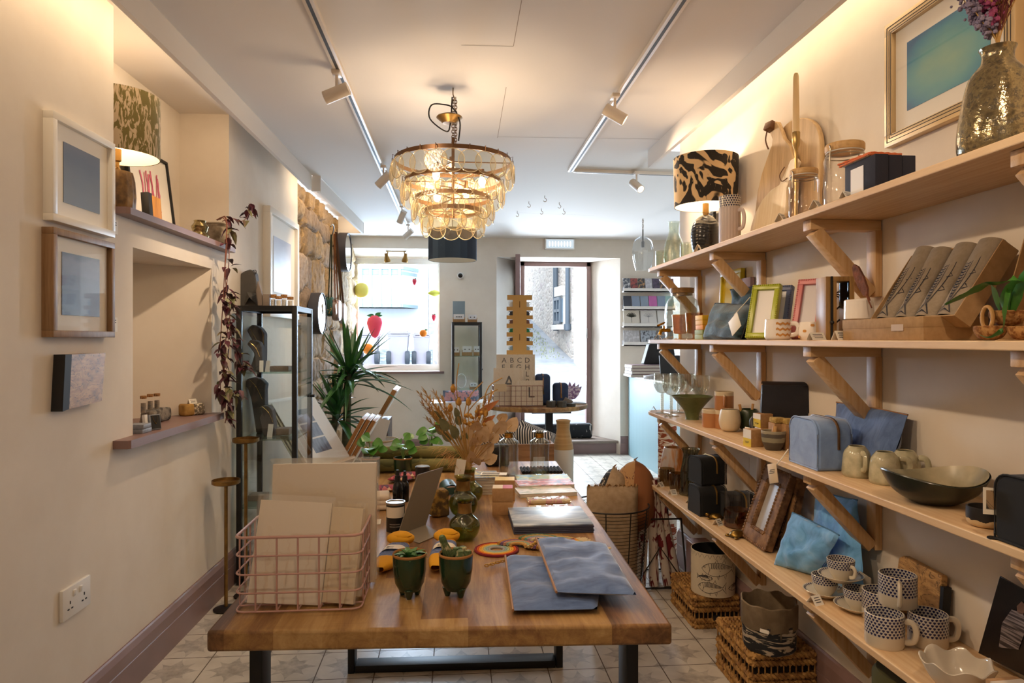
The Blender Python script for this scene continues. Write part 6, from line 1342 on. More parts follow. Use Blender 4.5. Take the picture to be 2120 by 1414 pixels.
LINN=mat('natural linen','8f8272',.95,noise=(60,'857866'),bump=(220,.2));NVI=mat('navy fabric ink','20222f',.9)
def fish(m,f,L_,s_=1.0,flip=1,w=.0014,tail=True):
 """mackerel line drawing along u (0..L_), centred on v=0, drawn as ink strokes through f(u,v)"""
 hgt=.15*L_*s_
 up=[(L_*u,flip*hgt*(sin(pi*min(1,u*1.12)**.8)**.9)*.55) for u in [i/14*.86 for i in range(15)]]
 dn=[(x,-y) for x,y in up];m.stroke(up,w,f);m.stroke(dn,w,f)
 m.stroke([(L_*.18,hgt*.42),(L_*.22,0),(L_*.18,-hgt*.42)],w*.9,f);m.stroke([(L_*.08+hgt*.07*cos(q),hgt*.12+hgt*.07*sin(q)) for q in [j*.785 for j in range(8)]],w*.8,f,closed=True)
 for i in range(13):u=.26+i*.043;h_=hgt*(sin(pi*(u*1.12)**.8))*.5;m.stroke([(L_*u,h_),(L_*(u+.012),h_*.45),(L_*(u-.006),h_*.1)],w*1.3,f)
 m.stroke([(L_*.2,-hgt*.05),(L_*.5,-hgt*.1),(L_*.86,0)],w*.7,f)
 for x in (.35,.55):m.stroke([(L_*x,hgt*.52),(L_*(x+.05),hgt*.85),(L_*(x+.09),hgt*.48)],w,f);m.stroke([(L_*(x+.05),-hgt*.52),(L_*(x+.09),-hgt*.8),(L_*(x+.12),-hgt*.42)],w,f)
 if tail:m.stroke([(L_*.86,hgt*.08),(L_,hgt*.6),(L_*.95,0),(L_,-hgt*.6),(L_*.86,-hgt*.08)],w*1.4,f)
for i in range(4):
 yc=W_t*(.37-.248*i);hh=LT*(.985 if i else 1.05)
 t=thing('rolled_napkin',['leftmost','second from left','third from left','rightmost'][i]+' rolled linen napkin with a navy mackerel in the kraft tray','napkin',group='rolled fish napkins');t.matrix_world=trayM@Matrix.Translation((dep*.35,yc,.006))@rotm((R(random.uniform(-2,2)),R(-3),0))
 rr=W_t*.118;m=MB();sec=lambda u,v:(rr*.55*cos(2*pi*u)*(.9+.1*v),rr*sin(2*pi*u)*(.92+.08*v)+.004*noise.noise((v*3,i,1)),v*hh)
 m.grid(sec,28,10,cu=True);m.mi=0;m.raw([sec(j/28,1) for j in range(28)],[tuple(range(28))]);m.build('cloth',LINN,t)
 m=MB();g_=lambda u,v:(-(rr*.555)*cos(v/rr*.9)*(.9+.1*u/hh)-.0006,(rr*1.0)*sin(v/rr*.9)*.97,hh-.008-u);fish(m,g_,hh*.94,1.55 if i%2==0 else 1.35,1,.0026);m.build('fish_print',NVI,t)
p=on(1850,603,x=1.16);m=MB();m.prism([(0,0),(.022,.012),(.034,.05),(.03,.075),(.008,.07),(-.012,.04)],.004,M=Matrix(((0,0,1,0),(1,0,0,0),(0,1,0,0),(0,0,0,1))));m.wobble(.003,60,2);BARK=mat('red brown bark','7d4a34',.9,noise=(40,'54301f'),bump=(60,.9))
y2=Y0_-.03;t=thing('gift_box','second open kraft box standing behind the napkin tray at the near end','box',(1.155,y2-.03,KZ-.0545),rot=(0,an*.5,0));m=MB();m.box((.05,-.05,.12),(.003,.12,.24));m.box((.025,.01,.12),(.05,.003,.24));m.box((.025,-.11,.12),(.05,.003,.24));m.box((.025,-.05,.001),(.05,.12,.003));m.build('tray',KR,t)
p=rp(1778,1.115,KZ);p.z=KZ;vessel('planter_cup','white fluted cup on the flat kraft box holding a bark pen','cup',p,[(.032,0),(.038,.004),(.037,.054),(.035,.056)],WHM,.003,60,fn=lambda a,r_,z:(r_*(1+.02*abs(cos(a*10))),z))
m=MB();a,b=on(1798,622,x=1.112),on(1766,548,x=1.112);cc=p;a-=cc;b-=cc
d=(b-a).normalized();s_=Vector((0,1,0)).cross(Vector((1,0,0)));side=Vector((0,d.z,-d.y));L_=(b-a).length
pts=[a+d*(L_*u)+side*(w_*s2) for s2,seq in ((1,[(0,.001),(.14,.002),(.2,.012),(.5,.019),(.8,.017),(.97,.008)]),(-1,[(1.0,.002),(.85,.014),(.55,.017),(.25,.013),(.14,.002),(0,.001)])) for u,w_ in seq]
m.raw([q+Vector((e,0,0)) for e in (0,.006) for q in pts],[tuple(range(12)),tuple(range(23,11,-1))]+[(i,(i+1)%12,12+(i+1)%12,12+i) for i in range(12)]);m.tube([a-d*.025,a+d*.02],.002,6);tag(m.build('bark_pen',BARK,None,cc),'dark bark slice pen standing in the white fluted cup','pen')
CKB=mat('turned cork bowl','b08550',.9,noise=(120,'7d4f26',.42,.58),bump=(120,.5))
def corkbowl(label,px,X,z0,r_px,z_rot=0):
 p=rp(px,X,z0);r=r_px*kx(p);t=thing('cork_bowl',label,'bowl',p,group='cork bowls at the near end of the second shelf');m=MB();m.lathe(hollow(CV([(r*.3,0),(r*.72,r*.18),(r*.98,r*.62),(r,r*.95)]),.005),36);m.build('body',CKB,t);return p,r
pl,rl=corkbowl('left lower cork bowl under the trailing green plant',2050,1.075,S2+.001,36);pr2,rr2=corkbowl('right lower cork bowl at the picture edge',2120,1.10,S2+.001,36);pu,ru=corkbowl('upper cork bowl resting on the two lower ones',2086,1.105,S2+.001+rl*.97,40)
m=MB();m.tube([(0,.014*cos(q),.022*sin(q)) for q in [2*pi*i/20 for i in range(20)]],.004,8,closed=True);tag(m.build('wooden_ring',mat('pale ring wood','c79a5e',.6),None,(pu.x-ru-.005,pu.y+.008,pu.z+ru*.55)),'pale wooden ring leaning on the upper cork bowl','ring')
t=thing('trailing_fern','green strap leaved plant growing from the upper cork bowl','plant',(pu.x,pu.y,pu.z+ru*.2));FERN=mat('fresh green strap leaf','3f7a2c',.4,noise=(10,'2c5d22'));O=t.location.copy();m=MB()
def strap(pts,w):
 P=curve([Vector(q) for q in pts],6);n_=len(P);vs=[]
 for i,q in enumerate(P):
  tt=(P[min(i+1,n_-1)]-P[max(i-1,0)]).normalized();s_=tt.cross(Vector((.3,-.5,.8))).normalized();ww=w*sin(pi*(.08+.9*i/n_))**.6*(1+.12*sin(i*1.6));vs+=[q-s_*ww,q+Vector((0,0,-.002)),q+s_*ww]
 m.raw(vs,[f_ for i in range(n_-1) for f_ in ((3*i,3*i+1,3*i+4,3*i+3),(3*i+1,3*i+2,3*i+5,3*i+4))])
X_=1.045;strap([(0,0,0),(-.02,0,.03),on(2052,588,x=X_)-O,on(2010,605,x=X_-.01)-O,on(1958,630,x=X_-.02)-O],.009);strap([(0,0,0),(-.01,0,.04),on(2110,578,x=1.07)-O,on(2070,585,x=X_)-O,on(2035,588,x=X_)-O],.012);strap([(0,0,0),on(2090,598,x=1.07)-O,on(2080,640,x=1.04)-O,on(2076,680,x=1.035)-O,on(2050,698,x=1.03)-O,on(2030,693,x=1.03)-O],.005);strap([(0,0,0),on(2110,600,x=1.08)-O,on(2125,560,x=1.07)-O],.01)
m.build('foliage',FERN,t)
RIBC=thin('ribbed crystal','f4f4f0',1.5,.05,1.6,extra=.13);BEADG=thin('beaded crystal stem','efe8dc',1.5,.05,2.0,extra=.12)
for px,X,lb in ((1371,1.075,'ribbed wine goblet with a beaded stem, leftmost on the third shelf'),(1390,1.085,'ribbed wine goblet with a beaded stem, second from the left'),(1404,1.17,'ribbed wine goblet at the back, directly behind the green bowl rim'),(1421,1.21,'ribbed wine goblet at the back, right of centre'),(1450,1.215,'ribbed wine goblet, rightmost by the terracotta mugs')):
 goblet('wine_goblet',lb,rp(px,X,S3),.205,.043,RIBC,True,'ribbed wine goblets',20,.035,BEADG)
rcard('folded price card at the far end of the third shelf',1353,1.06,S3,R(70));rcard('kraft price card under the wine goblets',1382,1.045,S3,R(60),.025,.016)
GRG=mat('olive green bowl glaze','55603a',.35,noise=(14,'6d7448',.4,.7));p=sz(1433,868,S3);r=44*kx(p);h=48*kk(p)
vessel('bowl','flared olive green bowl among the wine goblets','bowl',p,CV([(r*.33,0),(r*.32,h*.12),(r*.42,h*.4),(r*.8,h*.82),(r,h)]),GRG,.004,44)
t_=NT('terracotta glaze with pale rim');z_=t_.xyz(t_.obj())[2];TERR=t_.pr(t_.mix(t_.math('GREATER_THAN',z_,.062),t_.mix(t_.noise(t_.obj(),9,3),'ad7448','c08a5c'),'d3c3a6'),.4)
mugp=[(.038,0),(.0405,.006),(.0405,.077),(.039,.079)];rdg=lambda a,r_,z:(r_*(1+.008*sin(z*700)),z)
p=sz(1473,884,S3);vessel('mug','terracotta mug with a cream rim standing at the front of the stack','mug',p,mugp,TERR,.003,group='terracotta mugs',fn=rdg,handle=(R(-55),.02,.062,.022,.005))
pq=rp(1499,1.165,S3);vessel('mug','terracotta mug hidden at the bottom of the pair behind the cream cup','mug',pq,mugp,TERR,.003,group='terracotta mugs',fn=rdg);vessel('mug','terracotta mug with a cream rim stacked on top of another','mug',(pq.x,pq.y,S3+.0802),mugp,TERR,.003,group='terracotta mugs',fn=rdg,handle=(R(-110),.02,.062,.022,.005))
t_=NT('cream to smoke glaze');z_=t_.xyz(t_.obj());f_=t_.math('ADD',t_.math('MULTIPLY',z_[0],12.0),t_.math('MULTIPLY',t_.noise(t_.obj(),20,3),.4));SMK=t_.pr(t_.ramp(f_,[(.2,'d9cbb0'),(.75,'6d6658')]),.35)
p=sz(1511,893,S3);vessel('cup','rounded cream and smoke coloured cup on the third shelf','cup',p,CV([(.018,0),(.036,.010),(.045,.042),(.041,.076),(.036,.092)]),SMK,.003)
p=sz(1540,891,S3);p.x+=.02;vessel('cup','rounded dark green cup behind the cream and smoke cup','cup',p,CV([(.018,0),(.036,.010),(.044,.042),(.040,.076),(.035,.090)]),mat('dark bottle green glaze','2c3a24',.3),.003)
for i,(a_,lb) in enumerate(((-.25,'left wooden spreader standing in the dark green cup'),(.12,'right wooden spreader standing in the dark green cup'))):
 m=MB();m.tube([(0,0,0),(0,0,.07),(0,0,.105)],[.004,.0055,.0065],8,flat=.6);tag(m.build('wooden_spreader',wood('pale utensil wood','c99d62','a8763f','z',3),None,(p.x-.016+.02*i,p.y-.006,S3+.009),rot=(0,a_,0)),lb,'utensil','spreaders in the green cup')
BAGL=mat('soft black leather','1b1a1d',.45,noise=(12,'232126'),bump=(50,.15))
p=rp(1622,1.225,S3);k=kk(p);t=thing('leather_bag','black leather flap bag at the back of the third shelf','bag',p,R(-20));w,h=.155,.215
m=MB();m.grid(lambda u,v:((u-.5)*w*(1.1-.1*v),-.030*sin(pi*v)**.6*1.0-.012,h*v),12,14);m.grid(lambda u,v:((u-.5)*w*(1.1-.1*v),.022*sin(pi*v)**.6,h*v),12,14);m.raw([(-w*.55,-.012,0),(w*.55,-.012,0),(w*.55,0,0),(-w*.55,0,0)],[(0,1,2,3)])
for s_ in (-1,1):m.grid(lambda u,v:(s_*w/2*(1.1-.1*v),-.012-.030*sin(pi*v)**.6+u*(.012+.052*sin(pi*v)**.6),h*v),3,14)
m.build('body',BAGL,t);m=MB();m.prism([(-w*.50,h*1.01),(w*.50,h*1.01),(w*.53,h*.55),(w*.2,h*.42),(0,h*.38),(-w*.2,h*.42),(-w*.53,h*.55)],.004,M=Matrix(((1,0,0,0),(0,0,-1,-.046),(0,1,0,0),(0,0,0,1))));m.grid(lambda u,v:((u-.5)*w,-.046+.07*v,h*1.01+.012*sin(pi*v)),4,6);m.build('flap',BAGL,t)
m=MB();m.tube(curve([(-w*.5,-.01,h*.5),(-w*.75,-.04,h*.42),(-w*.72,-.06,h*.2),(-w*.5,-.055,h*.1)],5),.007,6,flat=.35);m.tube(curve([(w*.5,.0,h*.85),(w*.68,.0,h*.6),(w*.72,-.02,h*.05)],5),.008,6,flat=.35);m.build('strap',BAGL,t)
t_=NT('white and yellow soap sleeve');z_=t_.xyz(t_.obj())[2];SOAPY=t_.pr(t_.mix(t_.math('GREATER_THAN',z_,.030),'d6bb2b','e6e2dc'),.5)
def ybox(label,px,X,z0,rz,h=.062,w=.05,d_=.05):
 p=rp(px,X,z0);t=thing('soap_box',label,'box',p,rz,'yellow and white soap boxes');m=MB();m.box((0,0,h/2),(d_,w,h),bev=.001);m.build('body',KRAFT,t);m=MB();m.box((-d_/2-.0006,0,h/2),(.0012,w,h-.001));m.build('sleeve',SOAPY,t)
 m=MB();m.box((-d_/2-.0016,0,h*.3),(.0006,w*.5,.0012));m.box((-d_/2-.0016,0,h*.24),(.0006,w*.4,.0012));m.build('lettering',INK,t);return p
ybox('yellow and white soap box at the front, before the stacked ones',1560,1.075,S3,R(8));ybox('plain kraft backed soap box under the upper yellow soap box',1583,1.135,S3,0);pz_=ybox('yellow and white soap box on top, left of the wooden brushes',1580,1.135,S3+.0625,R(6),.05)
BRIS=mat('tan brush bristle','a98a4a',.95,noise=(120,'c9a860'),bump=(160,.9))
for px,X,lb,sz_ in ((1611,1.145,'kraft block brush with tan bristles on the third shelf',.05),(1634,1.17,'tan bristle brush block, nearest the blue pouch',.05)):
 p=rp(px,X,S3+.0);t=thing('brush',lb,'brush',p,0,'wooden nail brushes');m=MB();m.box((0,0,.045),(.05,.05,.09),bev=.002);m.build('handle',KRAFT,t);m=MB();m.box((0,-.002,.099),(.046,.052,.018),bev=.004);m.wobble(.002,120);m.build('bristles',BRIS,t)
t_=NT('banded grey stoneware');z_=t_.math('ADD',t_.xyz(t_.obj())[2],t_.math('MULTIPLY',t_.noise(t_.obj(),40,3),.006));BAND=t_.pr(t_.ramp(t_.math('DIVIDE',z_,.074),[(0,'4a423a'),(.40,'4f463d'),(.42,'8a8670'),(.62,'8a8670'),(.64,'554e46'),(.80,'5f574c'),(.82,'98917c')],'CONSTANT'),.5)
p=sz(1601,931,S3);vessel('bowl','small banded grey bowl before the soap boxes','bowl',p,CV([(.024,0),(.028,.004),(.038,.03),(.041,.066)]),BAND,.004,44)
m=MB();m.tube([(0,0,0),(0,0,.03),(0,0,.055),(0,0,.075)],[.004,.005,.009,.008],8,flat=.5);tag(m.build('wooden_scoop',wood('pale utensil wood','c99d62','a8763f','z',3),None,(p.x-.006,p.y,S3+.008),rot=(0,R(10),0)),'small wooden scoop standing in the banded grey bowl','utensil')
m=MB();m.box((0,0,.03),(.002,.045,.055),rot=(0,.2,.3));q_=rp(1549,1.09,S3);tag(m.build('price_card',PAPER,None,q_),'white card leaning between the cream cup and the yellow soap box','label')
BLUB=NT('pale blue velvet');w_=BLUB.noise(BLUB.obj(),14,4,.6,.6);BLUBM=BLUB.pr(BLUB.ramp(w_,[(.3,'6380b4'),(.6,'7896c6'),(.8,'86a2ce')]),.8,bump=w_,bs=.2,bd=.01,**{'Sheen Weight':.5})
def cubebag(name,label,loc,w,d,h,mt,zm,rz=0,rr=.03,grp=None):
 """boxy zip bag: local x out of the wall side, y along its long face"""
 t=thing(name,label,'bag',loc,rz,grp);P=[]
 for cy,cz,a0 in ((w/2-.012,.012,-90),(w/2-rr,h-rr,0),(-w/2+rr,h-rr,90),(-w/2+.012,.012,180)):
  rad=.012 if cz<.02 else rr
  for k_ in range(6):q=R(a0+18*k_);P.append((cy+rad*cos(q),cz+rad*sin(q)))
 m=MB();m.prism(P,d,M=Matrix(((0,0,1,-d/2),(1,0,0,0),(0,1,0,0),(0,0,0,1))));o=m.build('body',mt,t,ang=50);bv=o.modifiers.new('b','BEVEL');bv.width=.009;bv.segments=3
 m=MB();top=P[6:18];zpts=[(P[5][0],h*.42)]+top+[(P[18][0],h*.42)];m.tube([(d*.10,a*1.008,b+.0015) for a,b in zpts],.0042,6,flat=1);m.build('zip',zm,t)
 m=MB()
 for s_ in (-1,1):m.tube([(s_*d/2*.99,a*.97,b if b>.01 else .003) for a,b in P],.0022,6,closed=True)
 m.build('edging',mt,t);return t
yA,yB=rp(1692,1.052,0).y,rp(1632,1.052,0).y
cubebag('wash_bag','boxy pale blue velvet wash bag with a bronze zip on the third shelf',(1.052+.055,(yA+yB)/2,S3),yB-yA,.105,.148,BLUBM,mat('bronze zip','6b5138',.4,.6),0,.04)
pouchR('dusty blue velvet pouch leaning on the wall behind the cream mugs',[(1722,925),(1836,952),(1880,858),(1733,833)],1.19,BLUVM,.05,z0=S3,wr=.012,seed=12,X1=1.255)
q0=on(1655,945,x=1.05);m=MB();q1=on(1600,985,x=1.022);m.tube(curve([on(1632,930,x=1.045),on(1618,950,x=1.026),on(1608,962,x=1.022)],4),.0018,5);m.mi=1;qc=on(1600,980,x=1.016);m.box(qc,(.002,.062,.062),rot=(R(-16),0,.0),bev=.0004);m.mi=2
for i in range(3):m.box((qc.x-.0015,qc.y+.002*i,qc.z+.012-.006*i),(.0006,.036,.0012),rot=(R(-16),0,0))
tag(m.build('swing_tag',[LABELM,mat('kraft cream tag','cdb694',.7),INK]),'cream swing tag hanging over the shelf edge from the blue wash bag','label')
FLU=NT('grey green cream glaze');z_=FLU.xyz(FLU.obj())[2];n_=FLU.noise(FLU.obj(),30,4);FLUM=FLU.pr(FLU.ramp(n_,[(.35,'a39f85'),(.6,'c3bda2')]),.15)
flm=lambda a,r_,z:(r_*(1+(.014*cos(a*30) if z<.03 else 0)),z)
cmp_=CV([(.034,0),(.0385,.01),(.0375,.04),(.034,.066),(.024,.082),(.022,.085)])
for px,py,X,ha,lb in ((1774,986,None,R(-100),'cream glazed mug, left of the three on the third shelf'),(1832,1001,None,R(-35),'cream glazed mug, front right of the three'),(1874,0,1.215,R(-60),'cream glazed mug at the back right, by the wall')):
 p=sz(px,py,S3) if X is None else rp(px,X,S3);vessel('mug',lb,'mug',p,cmp_,FLUM,.003,60,'cream glazed mugs',(ha,.024,.070,.022,.006),flm)
DG=NT('black green dish glaze');v=DG.xyz(DG.obj());gm=DG.n('NewGeometry').outputs['Normal'];f_=DG.noise(DG.obj(),12,4);DGM=DG.pr(DG.ramp(f_,[(.35,'161a15'),(.6,'2b3326')]),.3)
INC=mat('cream dish interior','c2b699',.3,noise=(10,'8f8a72'))
p=sz(1934,1040,S3);r=116*kx(p);h=.066;t=thing('serving_dish','large black green dish with a cream interior on the third shelf','dish',p,R(15))
wv=lambda a,q,z:(q*(1+.05*cos(2*a)),z+(.010*cos(2*a+.6)*(z/h)**2));ot=CV([(r*.35,0),(r*.5,.006),(r*.8,h*.45),(r,h)]);m=MB();m.lathe([(0,0)]+ot+[(r*.99,h+.002)],56,fn=wv);m.build('shell',DGM,t);m=MB();m.lathe([(q-.004,z+.004) for q,z in reversed(ot)]+[(0,.006)],56,fn=wv);m.build('interior',INC,t)
t_=NT('black over cream dipped glaze');z_=t_.math('ADD',t_.xyz(t_.obj())[2],t_.math('MULTIPLY',t_.noise(t_.obj(),60,3),.016));DIP=t_.pr(t_.mix(t_.math('GREATER_THAN',z_,.024),'c9b088','222022'),.4)
p=sz(2040,1089,S3);vessel('bowl','small black bowl with a dipped cream base on the third shelf','bowl',p,CV([(.024,0),(.032,.006),(.0345,.02),(.034,.04)]),DIP,.003)
cubebag('wash_bag','black velvet wash bag at the near end of the third shelf',(1.09,1.16,S3),.16,.10,.13,mat('black velvet','0c0d11',.9,**{'Sheen Weight':.06}),mat('gold zip','a9864a',.35,.9),0,.03)
q_=on(2058,1038,x=1.043);t=thing('photo_card','small framed photo card standing before the black wash bag','card',(q_.x,q_.y,S3),R(62));zc=q_.z-S3;m=MB();m.box((0,0,zc),(.0015,.036,.052));m.build('card',LABELM,t);m=MB();m.box((-.0012,0,zc+.003),(.001,.026,.036));m.build('photo',camo_mat('sepia photo','9a7d5c','3d3630',(1,1,1),20,.5),t);m=MB();m.tube([(.001,-.012,0),(.001,-.012,zc)],.0012,5);m.lathe([(0,0),(.012,0),(.012,.002),(0,.002)],16);m.build('clip_stand',BLACKM,t)
t_=NT('rust streaked lilac glaze');n_=t_.noise(t_.obj((1,1,.3)),16,3,.5,1.2);RST=t_.pr(t_.ramp(n_,[(.42,'b9b0ae'),(.52,'b98a62'),(.62,'a9662f')]),.35)
p=rp(1396,1.195,S4);vessel('vase','lilac grey vase with rust streaks at the far end of the lowest shelf','vase',p,CV([(.062,0),(.076,.03),(.074,.09),(.060,.16),(.055,.178)]),RST,.004,44)
SMOKG=thin('smoky ribbed tumbler glass','cdbf9f',1.5,.04,1.3,extra=.03);rb=lambda a,r_,z:(r_*(1+.022*cos(a*24)),z)
for px,py,lb in ((1381,1004,'smoky ribbed tumbler, further of the two on the lowest shelf'),(1403,1015,'smoky ribbed tumbler, nearer of the two on the lowest shelf')):vessel('tumbler',lb,'glass',sz(px,py,S4),[(.036,0),(.039,.008),(.040,.088)],SMOKG,.003,72,'smoky ribbed tumblers',fn=rb,part='glass')
p=sz(1430,1024,S4);vessel('carafe','smoky ribbed glass carafe beside the black velvet cases','carafe',p,CV([(.050,0),(.054,.01),(.050,.10),(.038,.17),(.034,.20),(.044,.228)]),thin('smoky ribbed carafe glass','c3c5b4',1.5,.04,1.3,extra=.03),.003,80,fn=lambda a,r_,z:(r_*(1+.035*cos(a*20)),z),part='glass')
for px,py,a_,lb in ((1363,1000,60,'tiny price card at the far end of the lowest shelf'),(1367,1008,40,'small folded price card before the further smoky tumbler'),(1393,1024,15,'folded price card before the nearer smoky tumbler'),(1428,1040,60,'large folded price card before the black velvet case'),(1486,1087,35,'folded price card between the brass turtles')):
 q_=sz(px,py,S4);tent_card(lb,(q_.x,q_.y,S4),R(a_),.034,.026,.016)
BVEL=mat('black velvet','0c0d11',.9,**{'Sheen Weight':.06});GZ=mat('gold zip','a9864a',.35,.9)
p=sz(1466,1066,S4);cubebag('velvet_case','black velvet cube case with a gold zip at the bottom front',(1.115,p.y+.035,S4),.135,.125,.125,BVEL,GZ,R(4),.035,'black velvet cube cases');cubebag('velvet_case','black velvet cube case stacked on top of another',(1.125,p.y+.065,S4+.1275),.13,.12,.12,BVEL,GZ,R(8),.035,'black velvet cube cases');cubebag('velvet_case','black velvet cube case behind the glass hurricane',(1.21,p.y-.06,S4),.125,.12,.11,BVEL,GZ,R(2),.035,'black velvet cube cases')
p=sz(1526,1090,S4);t=thing('hurricane_lantern','glass hurricane tube on a golden glass base','lantern',p);r=28*kx(p);m=MB();m.lathe(hollow([(r*.85,0),(r,.006),(r,.07)],.004,.02),40);m.build('base',thin('golden amber glass','c9963a',1.5,.04,1.2,extra=.05),t);m=MB();m.lathe([(0,.004),(r*.9,.004),(r*.9,.022),(0,.022)],32);m.build('plate',BRASS,t);m=MB();m.lathe([(r*.93,.07),(r*.93,.285)],40);m.build('chimney',GLASS,t)
TURT=mat('antique gold metal','8a6c33',.3,.9)
for px,py,a_,s_,lb in ((1482,1074,150,1,'small antique gold turtle left of the hurricane base'),(1526,1112,20,1.15,'larger antique gold turtle before the hurricane base')):
 q_=sz(px,py,S4);t=thing('turtle_ornament',lb,'ornament',q_,R(a_),'antique gold turtles');m=MB();m.lathe([(.024*s_,.006*s_),(.023*s_,.012*s_),(.015*s_,.021*s_),(0,.024*s_)],24,sx=1.2);m.lathe([(0,.005*s_),(.024*s_,.006*s_)],24,sx=1.2);m.build('shell',TURT,t);m=MB();m.ball((.036*s_,0,.015*s_),(.010*s_,.007*s_,.007*s_));m.build('head',TURT,t)
 for sx_,sy_ in ((1,1),(1,-1),(-1,1),(-1,-1)):m=MB();m.ball((sx_*.022*s_,sy_*.020*s_,.0045*s_),(.011*s_,.007*s_,.0044*s_),rot=(0,0,sx_*sy_*.7));m.build('flipper',TURT,t)
CARV=NT('carved brown wood');n_=CARV.noise(CARV.obj((1,1,1)),25,4);CARVM=CARV.pr(CARV.ramp(n_,[(.35,'5d3f27'),(.6,'8f6a44')]),.7,bump=CARV.noise(CARV.obj(),90,3),bs=.4,bd=.003)
def carved(label,Y0,Y1,X,h,lean,grp):
 w=abs(Y1-Y0);t=framed('carved_picture',label,(X,(Y0+Y1)/2,S4+.002),pi,w,h,.055,.028,CARVM,None,0,0,0,False,rot=(0,-lean,pi),matm=mat('frosted grey insert','b9b6b4',.3,noise=(14,'a3a0a0')),group=grp,cat='frame')
 m=MB()
 for(b0,b1,z0,z1) in ((-w/2,w/2,0,h),(-w/2+.048,w/2-.048,.048,h-.048)):
  P_=[(b0,z0),(b1,z0),(b1,z1),(b0,z1)]
  for j in range(4):
   a,b=Vector(P_[j]),Vector(P_[(j+1)%4]);n_=int((b-a).length/.012)
   for i in range(n_):q=a.lerp(b,(i+.5)/n_);m.ball((.029,q.x,q.y),(.004,.0055,.0055),8,5)
 m.build('edging',CARVM,t)
pa,pb_=sz(1546,1112,S4),sz(1597,1146,S4);carved('carved brown wooden frame leaning at the front of the lowest shelf',pa.y,pb_.y,1.135,.285,R(20),'carved wooden frames');carved('darker carved frame behind the front carved frame',pa.y-.06,pb_.y-.02,1.20,.265,R(12),'carved wooden frames')
SKY=NT('sky blue velvet');w_=SKY.noise(SKY.obj((1,1.5,1.5)),12,4,.6,.8);SKYM=SKY.pr(SKY.ramp(w_,[(.3,'4f92d0'),(.55,'6fb2ee'),(.75,'8ec6f8')]),.75,bump=w_,bs=.25,bd=.01,**{'Sheen Weight':.5})
pouchR('sky blue velvet pouch lying against the wall behind the front one',[(1676,1150),(1790,1185),(1775,1035),(1690,1018)],1.19,SKYM,.05,z0=S4,wr=.014,seed=21,grp='sky blue pouches',zipm=mat('blue zip tape','3f6f94',.7),X1=1.25)
pouchR('sky blue velvet pouch at the front on the lowest shelf',[(1602,1150),(1692,1180),(1738,1108),(1640,1060)],1.085,SKYM,.06,z0=S4,wr=.014,seed=25,grp='sky blue pouches',zipm=mat('blue zip tape','3f6f94',.7),X1=1.16,XB=1.17)
m=MB();m.box((0,0,.05),(.003,.06,.075),rot=(.2,-.2,.2));q_=rp(1778,1.21,S4);tag(m.build('swing_tag',LABELM,None,(q_.x,q_.y-.02,S4-.01)),'white swing tag beside the rear sky blue pouch','label')
DOTC=dotmat('blue drops on a teacup',4,.034,.058,'d6cdbb','1d2150',28);DOTS=mat('cream saucer glaze','d6cdbb',.2);DOTM=dotmat('blue drops on a mug',7,.030,.080,'d2c9b8','1d2150',30)
def saucer(label,p,z0):
 r=.062;t=thing('saucer',label,'saucer',(p[0],p[1],z0),group='cream saucers with blue dotted rims');m=MB();m.lathe([(0,0),(r*.5,0),(r*.56,.003),(r*.97,.017),(r,.019),(r*.985,.0195),(r*.6,.007),(r*.45,.004),(0,.004)],48);m.build('dish',DOTS,t)
 m=MB()
 for i in range(44):a=2*pi*i/44;m.fill([(a+.045*cos(q),.9+.055*sin(q)) for q in [j*pi/3 for j in range(6)]],lambda u,v:(r*v*cos(u),r*v*sin(u),.0072+(v-.6)/.385*.0125+.0008))
 m.build('dotted_rim',mat('cobalt dots','20254f',.3),t)
def teacup(label,p,z0,ha):vessel('teacup',label,'cup',(p[0],p[1],z0),CV([(.020,0),(.022,.004),(.032,.02),(.0375,.045),(.038,.058)]),DOTC,.0025,48,'blue dotted teacups',(ha,.014,.046,.016,.0038),hm=DOTS)
pA,pB=sz(1708,1233,S4),sz(1782,1264,S4);pB.x-=.01
saucer('saucer under the far left dotted teacup',pA,S4+.0005);teacup('dotted teacup on the far left saucer',pA,S4+.0055,R(-40));saucer('saucer under the front dotted teacup',pB,S4+.0005);teacup('dotted teacup on the front saucer',pB,S4+.0055,R(-60))
zt2=S4+.0655;pC=((pA.x+pB.x)/2,(pA.y+pB.y)/2);saucer('saucer balanced on top of the two lower teacups',pC,zt2);teacup('dotted teacup at the very top of the saucer stack',pC,zt2+.005,R(-75))
def dmug(label,p,z0,ha):vessel('mug',label,'mug',(p[0],p[1],z0),[(.043,0),(.0455,.005),(.0455,.079),(.0445,.080)],DOTM,.003,52,'blue dotted mugs',(ha,.014,.066,.026,.0055),hm=DOTS)
q1,q2=sz(1831,1333,S4),rp(1921,1.19,S4);dmug('dotted mug at the bottom front of the mug pyramid',q1,S4,R(-38));dmug('dotted mug at the bottom right of the mug pyramid',q2,S4,R(-15));q4=rp(1822,1.165,S4);q4.y=max(q4.y,q1.y+.09);dmug('dotted mug half hidden at the back of the mug pyramid',q4,S4,R(100))
q3=((q1.x+q2.x+q4.x)/3+.002,(q1.y+q2.y+q4.y)/3);dmug('dotted mug on top of the mug pyramid',q3,S4+.0803,R(-120))
q_=sz(1704,1243,S4);tent_card('small folded price card before the far left saucer',(1.045,q_.y-.02,S4),R(20),.034,.024,.018)
t,f=cutR('wood_board','spalted wood board with a black side leaning behind the dotted mugs','board',[(1850,1262),(1850,1200),(1853,1155),(1862,1150),(1940,1192),(1941,1300)],1.245,.02,spalted('golden spalted wood') if False else SPALT,R(4),S4+.001);m=MB();y_=f(1941,1300).y;m.box((.010,y_-.006,.065),(.022,.012,.13));m.build('painted_side',BLK,t)
